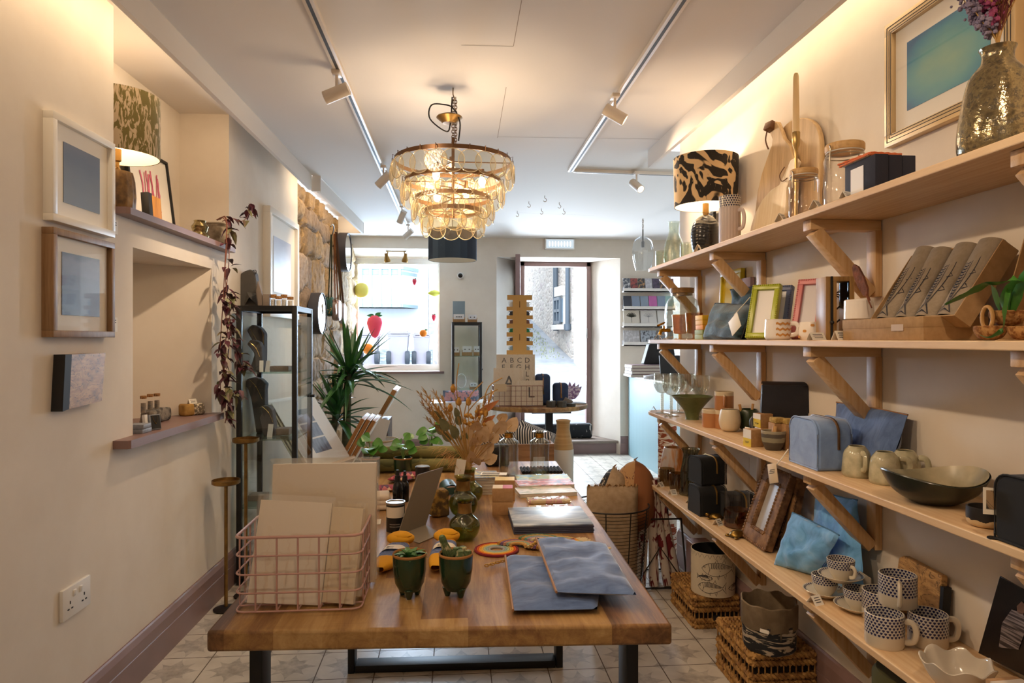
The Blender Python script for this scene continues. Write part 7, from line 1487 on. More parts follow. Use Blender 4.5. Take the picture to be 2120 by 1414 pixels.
t,f=cutR('photo_print','dark print of a figure in a striped top leaning at the near end','print',[(2024,1352),(2060,1192),(2160,1250),(2160,1420)],1.245,.004,mat('dark photo paper','1c1719',.25),R(3),S4+.001)
m=MB();m.fill([(2070,1290),(2088,1262),(2112,1270),(2120,1300),(2106,1345),(2066,1340)],lambda a,b:f(a,b,.0012));m.build('striped_top',NT('x').pr('9c8f90',.4) if False else mat('striped top','8c8388',.4,noise=(60,'3a3337',.45,.55),stretch=(1,.1,3)),t)
m=MB();m.fill([(2098,1255),(2108,1245),(2118,1256),(2112,1272),(2100,1270)],lambda a,b:f(a,b,.0012));m.build('figure',mat('muted skin tone','8a6a58',.5),t)
p=rp(1982,1.10,S4);r=80*kx(p);h=.062;wavy=lambda a,q,z:(q*(1+.05*cos(a*7)*(z/h)**2),z+.006*cos(a*7+1)*(z/h)**2)
vessel('serving_bowl','white wavy rimmed bowl at the near end of the lowest shelf','bowl',p,CV([(r*.42,0),(r*.55,.006),(r*.82,h*.5),(r,h)]),mat('off white glaze','cfc6b8',.12),.004,84,fn=wavy)
m=MB();m.box((0,0,.0012),(.018,.05,.0022));m.mi=1;m.box((0,.01,.0026),(.005,.012,.0006));m.box((0,-.008,.0026),(.005,.012,.0006));tag(m.build('price_card',[LABELM,INK],None,(p.x-.018,p.y-.006,S4+.011),rot=(0,R(-4),R(25))),'cream paper label lying inside the white wavy bowl','label')
t_=NT('lilac and cream soap sleeve');z_=t_.xyz(t_.obj())[2];LIL=t_.pr(t_.mix(t_.math('GREATER_THAN',z_,.026),'b59aa6','d8cdc0'),.5)
for i,(z0,lb) in enumerate(((0,'lower lilac and cream soap box at the near end of the lowest shelf'),(.0455,'upper lilac and cream soap box stacked at the near end of the lowest shelf'))):
 q_=rp(2092,1.085,S4+z0);t=thing('soap_box',lb,'box',(q_.x+.01,q_.y-.01,S4+z0+.0005),R(4),'lilac soap boxes');m=MB();m.box((0,0,.0225),(.07,.085,.045),bev=.0012);m.build('body',KRAFT,t);m=MB();m.box((0,0,.0225),(.0715,.06,.0458));m.build('sleeve',LIL,t)
# ================================================================ CEILING FITTINGS
SLOT=mat('dark track slot','3c3a3a',.6);SPOTW=mat('white spotlight enamel','e2d8cc',.45)
def rail(label,a,b):
 a,b=Vector(a),Vector(b);t=thing('track_rail',label,'track rail',a,group='ceiling lighting tracks');d=b-a;M_=rotm((0,0,math.atan2(d.y,d.x)));L_=d.length
 m=MB();m.box((L_/2,0,-.010),(L_,.036,.020),bev=.001,M=M_);m.build('rail',SPOTW,t);m=MB();m.box((L_/2,0,-.0203),(L_-.02,.012,.0012),M=M_);m.build('slot',SLOT,t)
 return t
rail('white ceiling light track on the left',(-.483,-1.4,2.40),(-.465,6.9,2.40));rail('white ceiling light track on the right',(.716,-1.4,2.40),(.752,4.42,2.40));rail('short cross track at the far end of the right hand track',(.775,4.42,2.40),(2.1,4.5,2.40))
def head(label,cpx,aim,lit=False,L_=.105,r=.027):
 p=on(*cpx,z=2.378);t=thing('spotlight',label,'spotlight',p,group='white track spotlights');d=Vector(aim).normalized();c=Vector((0,0,-.085));M_=Matrix.Translation(c)@d.to_track_quat('Z','Y').to_matrix().to_4x4()
 m=MB();m.box((0,0,-.004),(.034,.06,.016),bev=.002);m.build('adaptor',SPOTW,t);m=MB();m.tube([(0,0,-.01),(0,0,-.07)],.006,8);m.build('stem',SPOTW,t)
 m=MB();m.lathe([(0,-L_/2),(r,-L_/2),(r,L_/2),(r*.82,L_/2),(r*.8,L_/2-.012),(0,L_/2-.012)],28,M=M_);m.build('barrel',SPOTW,t)
 m=MB();m.lathe([(0,L_/2-.010),(r*.78,L_/2-.010)],20,M=M_);m.build('lens',glow('lit spotlight lens','ffe6c0',12),t)
head('white track spotlight nearest on the left track',(697,150),(-1,.15,-.38));head('second white spotlight along the left track',(794,345),(-.8,.3,-.75));head('third white spotlight along the left track',(832,428),(-.45,.5,-.95));head('furthest white spotlight on the left track',(845,466),(-.7,.3,-.6));head('white track spotlight on the right hand track',(1273,198),(1,-.2,-.62));head('lit white spotlight on the short cross track',(1318,358),(.35,-.75,-.62),True)
p=on(938,182,z=2.40);k=kk(p);ch=thing('chandelier','tiered chandelier of clear glass discs on brass rings','chandelier',p);CHB=mat('chandelier copper brass','6b4f38',.42,.75)
tz=lambda y:(182-y)*k*1.0
m=MB();m.tube(curve([(0,0,0),(0,0,-.03),(.006,0,-.045),(0,0,-.055),(-.006,0,-.045)],4),.0025,6);m.build('ceiling_hook',BRASS,ch)
m=MB()
for i in range(17):
 z=-.05-i*.012;m.tube([(.006*cos(q)*(i%2==0),.006*cos(q)*(i%2),z+.009*sin(q)) for q in [j*pi/5 for j in range(10)]],.0018,5,closed=True)
 m.tube([(.012+.005*cos(q)*(i%2),.005*cos(q)*(i%2==0),z+.009*sin(q)) for q in [j*pi/5 for j in range(10)]],.0018,5,closed=True)
m.build('chain',mat('antique chain','6f5632',.4,.8),ch)
m=MB();m.lathe([(.004,-.115),(.03,-.118),(.055,-.128),(.058,-.133),(.03,-.158),(0,-.16)],36,c=(-.016,0,0));m.build('canopy',BRASS,ch)
m=MB();m.tube(curve([(-.004,-.01,-.045),(-.012,-.01,-.16),(-.03,-.02,-.20),(-.10,-.03,-.15),(-.095,-.03,-.09),(-.04,-.03,-.085),(.0,-.03,-.10),(.03,-.03,-.16),(.024,-.02,-.24)],6),.0032,6);m.build('flex',BLK,ch)
TIER=[(326,122,24),(367,101,20),(402,79,16),(428,60,12)]
t_=NT('pressed amber tinted disc glass');lw=t_.n('LayerWeight',.5);bb=t_.n('Bump',.5,.004,I={'Height':t_.noise(t_.obj(),90,3)}).outputs[0];t_.t.links.new(bb,lw.inputs['Normal'])
tr_=t_.n('BsdfTransparent',hx('f8f1de'));gl_=t_.n('BsdfGlossy',hx('fff6e4'),.22);t_.t.links.new(bb,gl_.inputs['Normal']);f_=t_.math('ADD',.17,t_.math('MULTIPLY',t_.math('POWER',lw.outputs[1],3),.8),clamp=True)
t_.t.links.new(t_.n('MixShader',f_,tr_.outputs[0],gl_.outputs[0]).outputs[0],t_.out.inputs[0]);DISCG=t_.m
RIMG=mat('amber glass rim','e6d9b8',.12,**{'Alpha':.7});dme=None;dr_=.048
for ti,(py,rpx,n_) in enumerate(TIER):
 z,r=tz(py)-.02,rpx*k;m=MB();m.lathe([(r-.006,z-.009),(r-.004,z-.009),(r-.004,z+.009),(r-.006,z+.009),(r-.006,z-.009)],56)
 for a in range(3):m.tube([(0,0,z),((r-.005)*cos(a*2.09+ti),(r-.005)*sin(a*2.09+ti),z)],.003,6)
 for i in range(n_):a=2*pi*i/n_+ti*.2;m.tube([((r-.004)*cos(a),(r-.004)*sin(a),z+.005),((r+.007)*cos(a),(r+.007)*sin(a),z+.010),((r+.006)*cos(a),(r+.006)*sin(a),z-.012)],.0015,5)
 m.build('tier_ring',CHB,ch)
 for i in range(n_):
  a=2*pi*i/n_+ti*.2
  if dme is None:
   m=MB();M_=rotm((0,pi/2,0));m.lathe([(0,0),(dr_*.5,0),(dr_,0)],26,M=M_);m.mi=1;m.tube([(0,dr_*cos(q),dr_*sin(q)) for q in [2*pi*j/26 for j in range(26)]],.0018,6,closed=True);o=m.build('glass_disc',[DISCG,RIMG],ch);dme=o.data
  else:o=bpy.data.objects.new('glass_disc',dme);COL.objects.link(o);o.parent=ch
  o.location=((r+.007)*cos(a),(r+.007)*sin(a),z-.012-dr_);o.rotation_euler=(random.uniform(-.05,.05),random.uniform(-.12,.05),a+random.uniform(-.12,.12))
m=MB();m.tube([(0,0,-.22),(0,0,tz(452))],.007,10);m.build('stem',CHB,ch)
for i,(bx_,by_) in enumerate(((903,362),(998,376),(905,407),(935,350),(965,400))):
 q=on(bx_,by_,y=p.y+(-.09,.02,-.05,.10,.08)[i])-p;m=MB();m.ball(q,(.016,.016,.024),14,10);o=m.build('bulb',glow('lit chandelier bulb','ffd9a0',30),ch);m=MB();m.tube([q+Vector((0,0,.02)),q+Vector((0,0,.055))],.010,8);m.tube([q+Vector((0,0,.05)),(0,0,q.z+.05)],.003,6);m.build('lampholder',CHB,ch)
 if i<4:lamp('chandelier_light','POINT',p+q+Vector((0,0,-.03)),4,WARM2,radius=.03)
t_=NT('navy patchwork linen');v=t_.xyz(t_.obj());an=t_.math('FLOOR',t_.math('MULTIPLY',t_.math('ARCTAN2',v[1],v[0]),3.2));wn=t_.n('TexWhiteNoise',an,noise_dimensions='1D');t_.t.links.new(an,wn.inputs['W']);NAVP=t_.pr(t_.ramp(wn.outputs[0],[(0,'1d2a3c'),(.5,'35495f'),(1,'566b80')]),.8)
r_=ray(937,540)*4.9;t=thing('drum_pendant','navy drum pendant shade hanging behind the chandelier','pendant light',(r_.x,r_.y,1.852));R_=50*4.9/F
m=MB();m.lathe([(R_,0),(R_,.215)],56);m.mi=1;m.lathe([(R_-.003,.001),(R_-.003,.214)],56);m.mi=0;m.lathe([(R_-.003,0),(R_,0)],56);m.build('shade',[NAVP,LIN],t);m=MB();m.tube([(0,0,.16),(0,0,2.40-1.852)],.003,6);[m.tube([(0,0,.17),(R_*cos(a),R_*sin(a),.2)],.002,5) for a in (0,2.1,4.2)];m.build('flex',BLK,t)
r_=ray(1331,560)*6.3;zb_=EYE+r_.z;t=thing('pendant_light','clear glass bell pendant hanging by a chain near the right shelves','pendant light',(r_.x,r_.y,zb_));k5=6.3/F
m=MB();m.lathe(CV([(15*k5,0),(21*k5,25*k5),(22*k5,45*k5),(17*k5,62*k5),(6*k5,70*k5),(3*k5,71*k5)]) if 'CV' in globals() else [(q.x,q.y) for q in curve([(15*k5,0,0),(21*k5,25*k5,0),(22*k5,45*k5,0),(17*k5,62*k5,0),(6*k5,70*k5,0),(3*k5,71*k5,0)],4)],40);m.build('shade',thin('pendant glass','f4f8fb',1.5,.03,1.6,extra=.05),t)
m=MB();m.tube([(0,0,48*k5),(0,0,60*k5),(0,0,61*k5),(0,0,85*k5)],[.014,.014,.006,.006],10);m.build('lampholder',mat('dull grey fitting','5c5750',.5),t);m=MB();nl=int((2.40-zb_-85*k5)/.022);[m.tube([(.007*cos(q)*(i%2),.007*cos(q)*(1-i%2),85*k5+.01+i*.022+.014*sin(q)) for q in [j*pi/4 for j in range(8)]],.0022,5,closed=True) for i in range(nl+1)];m.build('chain',mat('antique chain','6f5632',.4,.8),t)
hk=None
for a in ((1038,406),(1030,423),(1021,433),(1095,417),(1128,405),(1158,419),(1121,432),(1167,432),(1071,437)):
 q=on(*a,z=2.40)
 if hk is None:m=MB();m.tube(curve([(0,0,0),(0,0,-.018),(.010,0,-.026),(.012,0,-.040),(0,0,-.048),(-.012,0,-.040)],4),.0022,6);hk=tag(m.build('ceiling_hook',BRASS,None,q),'small brass cup hook screwed into the ceiling behind the chandelier','hook','ceiling cup hooks')
 else:o=hk.copy();COL.objects.link(o);o.location=q
# ================================================================ BACK OF THE SHOP
def bk(px,py,y=BY):return on(px,py,y=y)
a,b=bk(1127,517),bk(1188,496);w,h=b.x-a.x,b.z-a.z;t=thing('emergency_light','lit white emergency light box above the doorway','light',((a.x+b.x)/2,BY,a.z));m=MB();m.box((0,-.03,h/2),(w,.06,h),bev=.005);m.build('housing',WHITEP,t);m=MB();m.box((0,-.062,h/2),(w*.92,.004,h*.82),bev=.001);m.build('diffuser',glow('lit diffuser','dcecf6',.95),t)
for i in range(8):m=MB();m.ball((w*(-.35+.1*i),-.065,h/2),(.010,.003,.03),8,6);m.build('lamp_cell',glow('lit lamp cell','f4fbff',1.8),t)
q=bk(953,571);t=thing('security_camera','small round white security camera with a black lens on the back wall','camera',(q.x,BY,q.z));m=MB();m.lathe([(0,0),(.036,0),(.038,.02),(.034,.032),(0,.034)],28,rot=(pi/2,0,0));m.build('body',WHITEP,t);m=MB();m.lathe([(0,.034),(.025,.033),(.022,.042),(0,.046)],24,rot=(pi/2,0,0));m.build('lens',mat('black lens','0c0d10',.1),t)
q=on(820,517,y=BY+.08);t=thing('ceiling_spotlight','brass twin spotlight bar fixed over the shop window','spotlight',(q.x,BY+.08,wz1-.01));m=MB();m.box((0,0,-.010),(.22,.05,.02),bev=.003);m.build('bar',BRASS,t)
for s_ in (-1,1):m=MB();m.tube([(s_*.09,0,-.02),(s_*.095,0,-.06)],.006,8);m.lathe([(0,.05),(.016,.05),(.018,.02),(.035,-.03),(.034,-.045),(.03,-.03),(0,.02)],24,c=(s_*.10,-.01,-.085),rot=(R(15),s_*R(8),0));m.build('spot_head',BRASS,t)
FY=BY+.10
def fruit(label,px,py,rx,rz_,col,fn,leaf=None,bumps=False):
 q=on(px,py,y=FY+(.08 if rx==13 else 0));k=kk(q);t=thing('fruit_decoration',label,'decoration',q,group='hanging fruit decorations in the window');m=MB();fn(m,rx*k,rz_*k);m.build('fruit',mat('glossy '+col,col,.3,**{'Emission Color':hx(col),'Emission Strength':0.0}),t)
 if leaf:m=MB();[m.leaf((leaf[0]*rx*k,0,leaf[1]*rz_*k),(cos(a)*(1 if leaf[0]==0 else .6)+leaf[0],-.2,sin(a)*.4+.15),rx*k*1.0,rx*k*.45,.1,up=(0,-1,.2),n=4) for a in ((0,pi,.8) if leaf[0]==0 else (0,))];m.build('leaves',mat('glossy leaf green','2f7d45',.4),t)
 m=MB();m.tube([(0,0,rz_*k*.9),(0,0,wz1-.012-q.z)],.0009,4);m.build('thread',mat('clear thread','dfe4e8',.4),t)
SB=lambda m,rx,rz_:m.lathe([(0,-rz_)]+[(rx*.42,-rz_*.8),(rx*.75,-rz_*.25),(rx,rz_*.35),(rx*.85,rz_*.75),(rx*.4,rz_*.98),(0,rz_)],24,sy=.5)
BALL=lambda m,rx,rz_:m.ball((0,0,0),(rx,rx*.6,rz_),24,14);LEM=lambda m,rx,rz_:m.lathe([(0,-rx*1.15),(rx*.18,-rx),(rz_*.8,-rx*.5),(rz_,0),(rz_*.8,rx*.5),(rx*.18,rx),(0,rx*1.15)],24,rot=(0,pi/2,0),sy=.7)
fruit('large yellow lemon disc hanging at the left of the window',749,601,16,16,'ebe67c',BALL);fruit('large red strawberry hanging in the middle of the window',776,677,17,24,'f0506e',SB,(0,.95));fruit('larger orange hanging low, partly behind the yucca',762,722,13,12,'f79a35',BALL);fruit('small strawberry hanging high at the right of the window',858,584,4.5,6.5,'c93450',SB,(0,.9));fruit('yellow green lemon with a leaf hanging at the window edge',899,607,12,7,'d5dc62',LEM,(1.0,0));fruit('small strawberry hanging low at the right edge of the window',898,658,4.5,7,'c93450',SB,(0,.9));fruit('small orange hanging low at the right of the window',876,690,8,8,'f08a24',BALL,(.3,.8))
c2=dup(cab,(on(966,700,y=7.25).x,7.22,0),R(0),'black glass cabinet on the back wall right of the window');cx2=c2.location.x
ECARD=mat('white earring card','e4e3e6',.6)
def ebox(label,px,z0,w,h,y,studs=2,kraft=True,grp='earring boxes in the back cabinet'):
 q=on(px,700,y=y);t=thing('earring_box',label,'box',(q.x,y,z0),group=grp);m=MB();m.box((0,0,h*.3),(w,.06,h*.6),bev=.002);m.build('body',KRAFT if kraft else WHITEP,t);m=MB();m.box((0,-.032,h*.68),(w*.86,.002,h*.62));m.mi=1;[m.ball((w*(-.2+.4*i/max(1,studs-1)),-.0345,h*.66),(.007,.002,.006),8,5) for i in range(studs)];m.build('card',[ECARD,INK],t)
ebox('earring card box at the back left of the upper cabinet shelf',944,1.1135,.08,.09,7.25);ebox('earring card box in the middle of the upper cabinet shelf',967,1.1135,.11,.10,7.19);ebox('earring card box at the right of the upper cabinet shelf',987,1.1135,.07,.10,7.24)
ebox('kraft earring box on top of the back cabinet, left',950,1.463,.13,.085,7.18,4,grp='earring boxes on top of the back cabinet');ebox('kraft earring box on top of the back cabinet, right',978,1.463,.10,.08,7.19,2,grp='earring boxes on top of the back cabinet')
q=on(950,650,y=7.3);m=MB();m.box((0,0,.065),(.13,.012,.23),rot=(R(-4),0,0),bev=.001);tag(m.build('grey_card',mat('slate blue grey card','6f7f88',.6),None,(q.x,7.31,1.512)),'slate grey square card standing behind the kraft earring boxes','card')
ebox('tan jar shaped box on the middle shelf of the back cabinet',980,.7615,.08,.07,7.2,2)
m=MB();m.tube([(.05*cos(a),.02*sin(2*a),.085+.075*sin(a)) for a in [2*pi*i/24 for i in range(24)]],.004,6,closed=True);tag(m.build('wire_ornament',mat('white wire','dcdcdc',.4),None,(on(955,700,y=7.2).x,7.2,.7615)),'white wire loop ornament on the middle shelf of the back cabinet','ornament')
RT=Vector((.633,5.30,.786));t=thing('round_table','round wooden table on a black post in front of the doorway','table',(RT.x,RT.y,0));m=MB();m.lathe([(0,.75),(.385,.75),(.398,.756),(.40,.768),(.398,.782),(.39,.786),(0,.786)],64);m.build('tabletop',MANGO,t);m=MB();m.box((.10,0,.39),(.055,.055,.718));m.box((.10,0,.735),(.3,.3,.03));m.build('post',BLACKM,t);m=MB();m.lathe([(0,0),(.25,0),(.25,.012),(.06,.03),(0,.03)],40,c=(.10,0,0));m.build('base',BLACKM,t)
a,b=on(1022,838,y=5.0),on(1125,838,y=5.0);w=b.x-a.x;WB=Vector(((a.x+b.x)/2,5.09,.787));wire_basket('dark copper wire basket of alphabet prints on the round table',WB,w,.17,.155,9,5,4,.0014,0,.01,mat('copper wire','8a5a4c',.4,.5))
ALPH=mat('cream print paper','e6d8c6',.6)
def aprint(label,px0,px1,pyt,y,rows,size,z0=.795):
 a,b=on(px0,838,y=y),on(px1,838,y=y);w=b.x-a.x;h=on(px0,pyt,y=y).z-z0;t=thing('art_print',label,'print',((a.x+b.x)/2,y,z0),rot=(R(-4),0,0),group='alphabet prints in the copper basket');m=MB();m.box((0,0,h/2),(w,.006,h));m.build('sheet',ALPH,t)
 m=MB();[m.text(c,size,Matrix.Translation((x*w,-.0036,z*h))@rotm((pi/2,0,0))) for c,x,z in rows];m.build('lettering',INK,t);m=MB();m.grid(lambda u,v:((u-.5)*w*1.02,-.005-.002*abs(noise.noise((u*5,v*7,w*90))),v*h*1.01),10,10);m.build('sleeve',SLV,t)
g_=[('A',-.30,.88),('B',-.1,.88),('C',.1,.88),('D',.30,.88),('E',-.32,.74),('F',-.11,.74),('G',.08,.74),('H',.30,.74),('L',.30,.60),('P',.30,.45)]
aprint('tall alphabet print lettered A to H at the back of the copper basket',1028,1108,734,5.13,g_,.055);aprint('print with one large letter A at the front left of the copper basket',1022,1084,762,5.07,[('A',.02,.60)],.135);aprint('print with one large letter L at the front right of the copper basket',1060,1124,788,5.035,[('L',.12,.50)],.11)
q=on(1036,800,y=5.0);m=MB();m.box((0,0,0),(.09,.002,.055));tag(m.build('price_card',mat('kraft cream tag','cdb694',.7),None,(q.x,4.998,q.z-.01)),'kraft cream price card hung on the front of the copper basket','label')
CARDB=mat('tan cardboard','c0914e',.75);gs=thing('glasses_stand','tall tan cardboard stand holding sunglasses on the round table','stand',(on(1076,735,y=5.42).x,5.42,.787));k=5.42/F;HS=on(1076,610,y=5.42).z-.787
m=MB();out=[(-.055,0)];n_=8
zz=lambda py:on(1076,py,y=5.42).z-.787
rows=[(735,725),(715,706),(697,688),(679,670),(661,653),(643,635),(621,611)]
L_=[]
for i,(y0,y1) in enumerate(rows):ww=.105 if i<6 else .10;L_+=[(.055,zz(y0)),(ww,zz(y0)),(ww,zz(y1)),(.055,zz(y1))]
out=[(.055,0)]+L_;out+=[(-x,z) for x,z in reversed(out)];M2=Matrix(((1,0,0,0),(0,0,1,0),(0,1,0,0),(0,0,0,1)));m.prism(out,.006,M=M2);m.box((0,.08,HS*.48),(.10,.006,HS*.96),rot=(R(5),0,0));m.box((0,.04,.003),(.16,.14,.006));m.build('board',CARDB,gs);m=MB();[m.box((0,-.001,zz(py)),(.006,.002,.05)) for py in (630,698)];m.build('print',mat('brown print','7a5527',.8),gs)
for i,(py,col) in enumerate(((628,'d6dbe2'),(647,'3c4250'),(665,'7d5a55'),(683,'2f8a66'),(702,'4f4a52'),(720,'98b2c4'))):
 t=thing('sunglasses',['topmost pale','navy','brown','green','dark grey','lowest pale blue'][i]+' pair of sunglasses on the tan cardboard stand','sunglasses',(gs.location.x,5.44,.787+zz(py)),group='sunglasses on the stand');FM=mat('sunglass frame '+col,col,.3);LM=mat('sunglass lens '+col,col,.1)
 for s_ in (-1,1):m=MB();m.lathe([(0,0),(.026,0),(.026,.003),(0,.003)],20,c=(s_*.052,0,-.012),rot=(pi/2,0,0),sx=1.15);m.build('lens',LM,t);m=MB();m.tube([(s_*.085,0,-.002),(s_*.082,.05,-.006),(s_*.06,.09,-.03)],.0028,6);m.build('temple',FM,t)
 m=MB();m.tube([(-.088,-.003,.006),(-.04,-.003,.012),(0,-.003,.006),(.04,-.003,.012),(.088,-.003,.006)],.0035,6);m.build('bridge',FM,t)
NAVB=mat('navy canvas','2a3b5c',.8,noise=(12,'1f2c47'));TZ=mat('tan zip tape','9a7350',.7)
for px,y,w,h,lb in ((1123,5.16,.115,.235,'taller navy wash bag on the round table behind the print basket'),(1160,5.12,.115,.17,'shorter navy wash bag on the round table')):
 q=on(px,800,y=y);cubebag_=thing('wash_bag',lb,'bag',(q.x,y,.787),0,'navy wash bags on the round table');m=MB();m.box((0,0,h/2),(w,.09,h),bev=.028,seg=4);m.build('body',NAVB,cubebag_);m=MB();m.tube([(0,-.047,h*.35),(0,-.047,h*.8),(0,-.035,h*.985),(0,.03,h*1.0)],.005,6);m.build('zip',TZ,cubebag_);m=MB();m.tube([(0,-.05,h*.55),(.004,-.055,h*.35)],.003,5);m.build('zip_pull',BRASS,cubebag_)
COAS=mat('dark grey slate','4a4640',.8)
for i,(px,y) in enumerate(((1141,4.99),(1163,4.97),(1182,5.02))):
 for j in range(2 if i<2 else 1):q=on(px,830,y=y);m=MB();m.lathe([(0,0),(.035,0),(.037,.012),(.035,.022),(0,.022)],8);tag(m.build('coaster',COAS,None,(q.x,y,.787+.0226*j)),['left','middle','right'][i]+(' upper' if j else ' lower')+' dark slate coaster at the front of the round table','coaster','slate coasters')
q=on(1176,815,y=5.06);m=MB();m.box((0,0,.03),(.07,.03,.045),rot=(.3,.5,.2),bev=.002);tag(m.build('gift_box',mat('taupe gift box card','7d7168',.7),None,(q.x,5.09,.789)),'small tilted taupe box beside the shorter navy wash bag','box')
q=on(1198,836,y=5.2);m=MB();m.box((0,0,.005),(.13,.09,.01));tag(m.build('booklet',mat('grey booklet','9aa0a8',.6),None,(q.x-.01,5.22,.787)),'thin grey booklet at the right rim of the round table','book')
q=on(1184,800,y=5.45);t=thing('paper_fan','purple striped fan shaped ornament at the back of the round table','ornament',(q.x-.02,5.45,.787));m=MB();[m.leaf((0,0,.01),(-.9+.3*i,-.1,1.0),.15,.06,.0,up=(0,-1,0),n=4) for i in range(7)];m.build('blade',mat('purple and white stripe','8a6a9c',.6,noise=(60,'d9d0de',.45,.55)),t)
for px,py,lb in ((968,826,'pink patterned pouch behind the dried bouquet'),(940,834,'pink and blue patterned pouch behind the dried bouquet')):
 q=on(px,py,y=6.2);m=pillow(None,.20,.10,.06,12,.5,px);tag(m.build('patterned_pouch',camo_mat('pink blue marbled cloth','d0a2ac','6d7f98',(1,1,1),18,.5),None,(q.x,6.2,.722)),lb,'pouch','patterned pouches by the back cabinet')
m=MB();m.box((0,0,.36),(.55,.35,.718),bev=.006);q=on(955,830,y=6.3);tag(m.build('display_plinth',WHITEP,None,(q.x,6.28,0)),'white plinth under the patterned pouches, hidden behind the bouquet','plinth')
r_=ray(1166,900)*4.55;k=4.55/F;HJ=EYE-(870-702)*k;t_=NT('tan over cream stoneware');z_=t_.xyz(t_.obj())[2];nz_=t_.noise(t_.obj((.2,.2,8)),10,3);JAR=t_.pr(t_.mix(t_.math('GREATER_THAN',z_,HJ-.19),'d8d2c6',t_.ramp(nz_,[(.3,'a8824e'),(.7,'c7a36e')])),.35)
m=MB();rj=21.5*k;m.lathe(hollow([(rj*.9,0),(rj,.03),(rj,HJ-.20),(rj*.92,HJ-.16),(rj*.72,HJ-.10),(rj*.62,HJ-.06),(rj*.66,HJ-.015),(rj*.72,HJ)],.008),44);tag(m.build('stoneware_jar',JAR,None,(r_.x,r_.y,0)),'tall two tone tan and cream stoneware jar beyond the table','jar')
t=thing('wooden_crate','wooden crate of striped cushions standing behind the display table','crate',(on(1050,900,y=4.2).x,4.15,0));CW=wood('crate boards','9c7450','6d4c31','x',1);m=MB();hC=EYE-(914-702)*4.1/F
for s_ in (-1,1):m.box((0,s_*.17,hC/2),(.52,.016,hC),bev=.002);m.box((s_*.252,0,hC/2),(.016,.324,hC),bev=.002)
m.box((0,0,hC-.22),(.49,.32,.012));m.build('body',CW,t);m=MB();m.box((.17,-.1795,hC-.10),(.07,.002,.05));m.build('label',ECARD,t)
t_=NT('black white ticking stripe');v=t_.xyz(t_.obj());STR=t_.pr(t_.mix(t_.math('GREATER_THAN',t_.math('FRACT',t_.math('MULTIPLY',t_.math('ADD',v[0],t_.math('MULTIPLY',v[2],.3)),62)),.62),'35373d','d9d5ce'),.9)
for i,(dx,rz_,lb) in enumerate(((.02,.25,'black and white striped cushion at the left of the crate'),(.13,-.35,'black and white striped cushion in the middle of the crate'),(.20,.5,'black and white striped cushion at the right of the crate'))):m=pillow(None,.30,.28,.10,16,.6,i);tag(m.build('cushion',STR,None,(t.location.x+dx-.06,t.location.y-.06+.09*i,hC-.205),rot=(R(-8),R((-14,10,22)[i]),rz_)),lb,'cushion','striped cushions in the crate')
WB_=camo_mat('worn black paint','1b1c20','b9b6b2',(1.6,1,.35),22,.66);xa,xb=on(1086,880,y=7.75).x,on(1226,880,y=7.75).x;
m=MB();m.box(((xb-xa)/2,0,.085),(xb-xa,.10,.17),bev=.03,seg=3);tag(m.build('painted_beam',WB_,None,(xa,7.77,STEPZ+.001)),'worn black painted beam lying across the doorway step','beam')
TEALC=NT('pale teal boarding');fr_=TEALC.math('FRACT',TEALC.math('MULTIPLY',TEALC.xyz(TEALC.obj())[1],22));TEALC=TEALC.pr(TEALC.mix(TEALC.math('LESS_THAN',fr_,.07),'86a5ad','6b878f'),.5)
t=thing('shop_counter','pale teal boarded counter by the back wall beyond the shelves','counter',(2.22,5.75,0));m=MB();m.box((0,0,.44),(.60,3.4,.88));m.build('body',TEALC,t);m=MB();m.box((-.01,0,.892),(.68,3.46,.024),bev=.004);m.build('worktop',WHITEP,t)
MAUVB=mat('mauve book cloth','86696c',.7)
for i in range(4):q=on(1338,770,y=6.75);t=thing('book',['lowest','second lowest','third','topmost'][i]+' mauve book of the stack on the teal counter','book',(q.x+.0,6.78,.905+.031*i),.05*(i%2),'mauve books on the counter');m=MB();m.box((0,0,.015),(.36,.24,.026));m.build('pages',BOOKP,t);m=MB();m.box((.01,0,.0285),(.36,.25,.003));m.box((.01,0,.0015),(.36,.25,.003));m.box((.19,0,.015),(.003,.25,.03));m.build('cover',MAUVB,t)
q=on(1352,778,y=6.4);m=MB();m.box((0,0,.02),(.14,.10,.035),rot=(0,-.1,.3),bev=.004);tag(m.build('card_reader',mat('silver plastic','c3c3c6',.35),None,(q.x,6.42,.9055)),'silver card reader on the teal counter before the mauve books','device')
q=on(1362,755,y=6.85);m=MB();m.prism([(-.17,0),(.17,0),(.14,.20),(-.11,.21)],.12,M=Matrix(((1,0,0,0),(0,0,1,-.06),(0,1,0,0),(0,0,0,1))));o=m.build('handbag',BLK,None,(q.x,6.83,1.032));bv=o.modifiers.new('b','BEVEL');bv.width=.015;bv.segments=3;tag(o,'black bag standing on the mauve books by the counter','bag')
m=MB();m.box((0,0,.14),(.30,.02,.20),rot=(R(-12),0,R(25)),bev=.004);m.box((0,.04,.02),(.12,.12,.02));m.tube([(0,.03,.02),(0,.03,.12)],.012,8);q=on(1398,760,y=6.2);tag(m.build('till_screen',BLK,None,(q.x,6.2,.897),R(-20)),'black till screen on the teal counter behind the shelf bracket','screen')
LEDG=[(606,'top'),(643,'second'),(678,'third'),(716,'lowest')];xl0,xl1=bk(1287,700).x,bk(1392,700).x;random.seed(31)
PAL=[['4f5560','9c4f4a','3f3f45','b9b9c2','5a4f66','3d3a3f','8a5f50'],['3a3d48','8796ad','8d9db0','c56cae','8fa0b8','9cc0bc'],['dcd5c8','e2e0dd','e6e4e0'],['b9b9bd','a9b2bd','6f7680']]
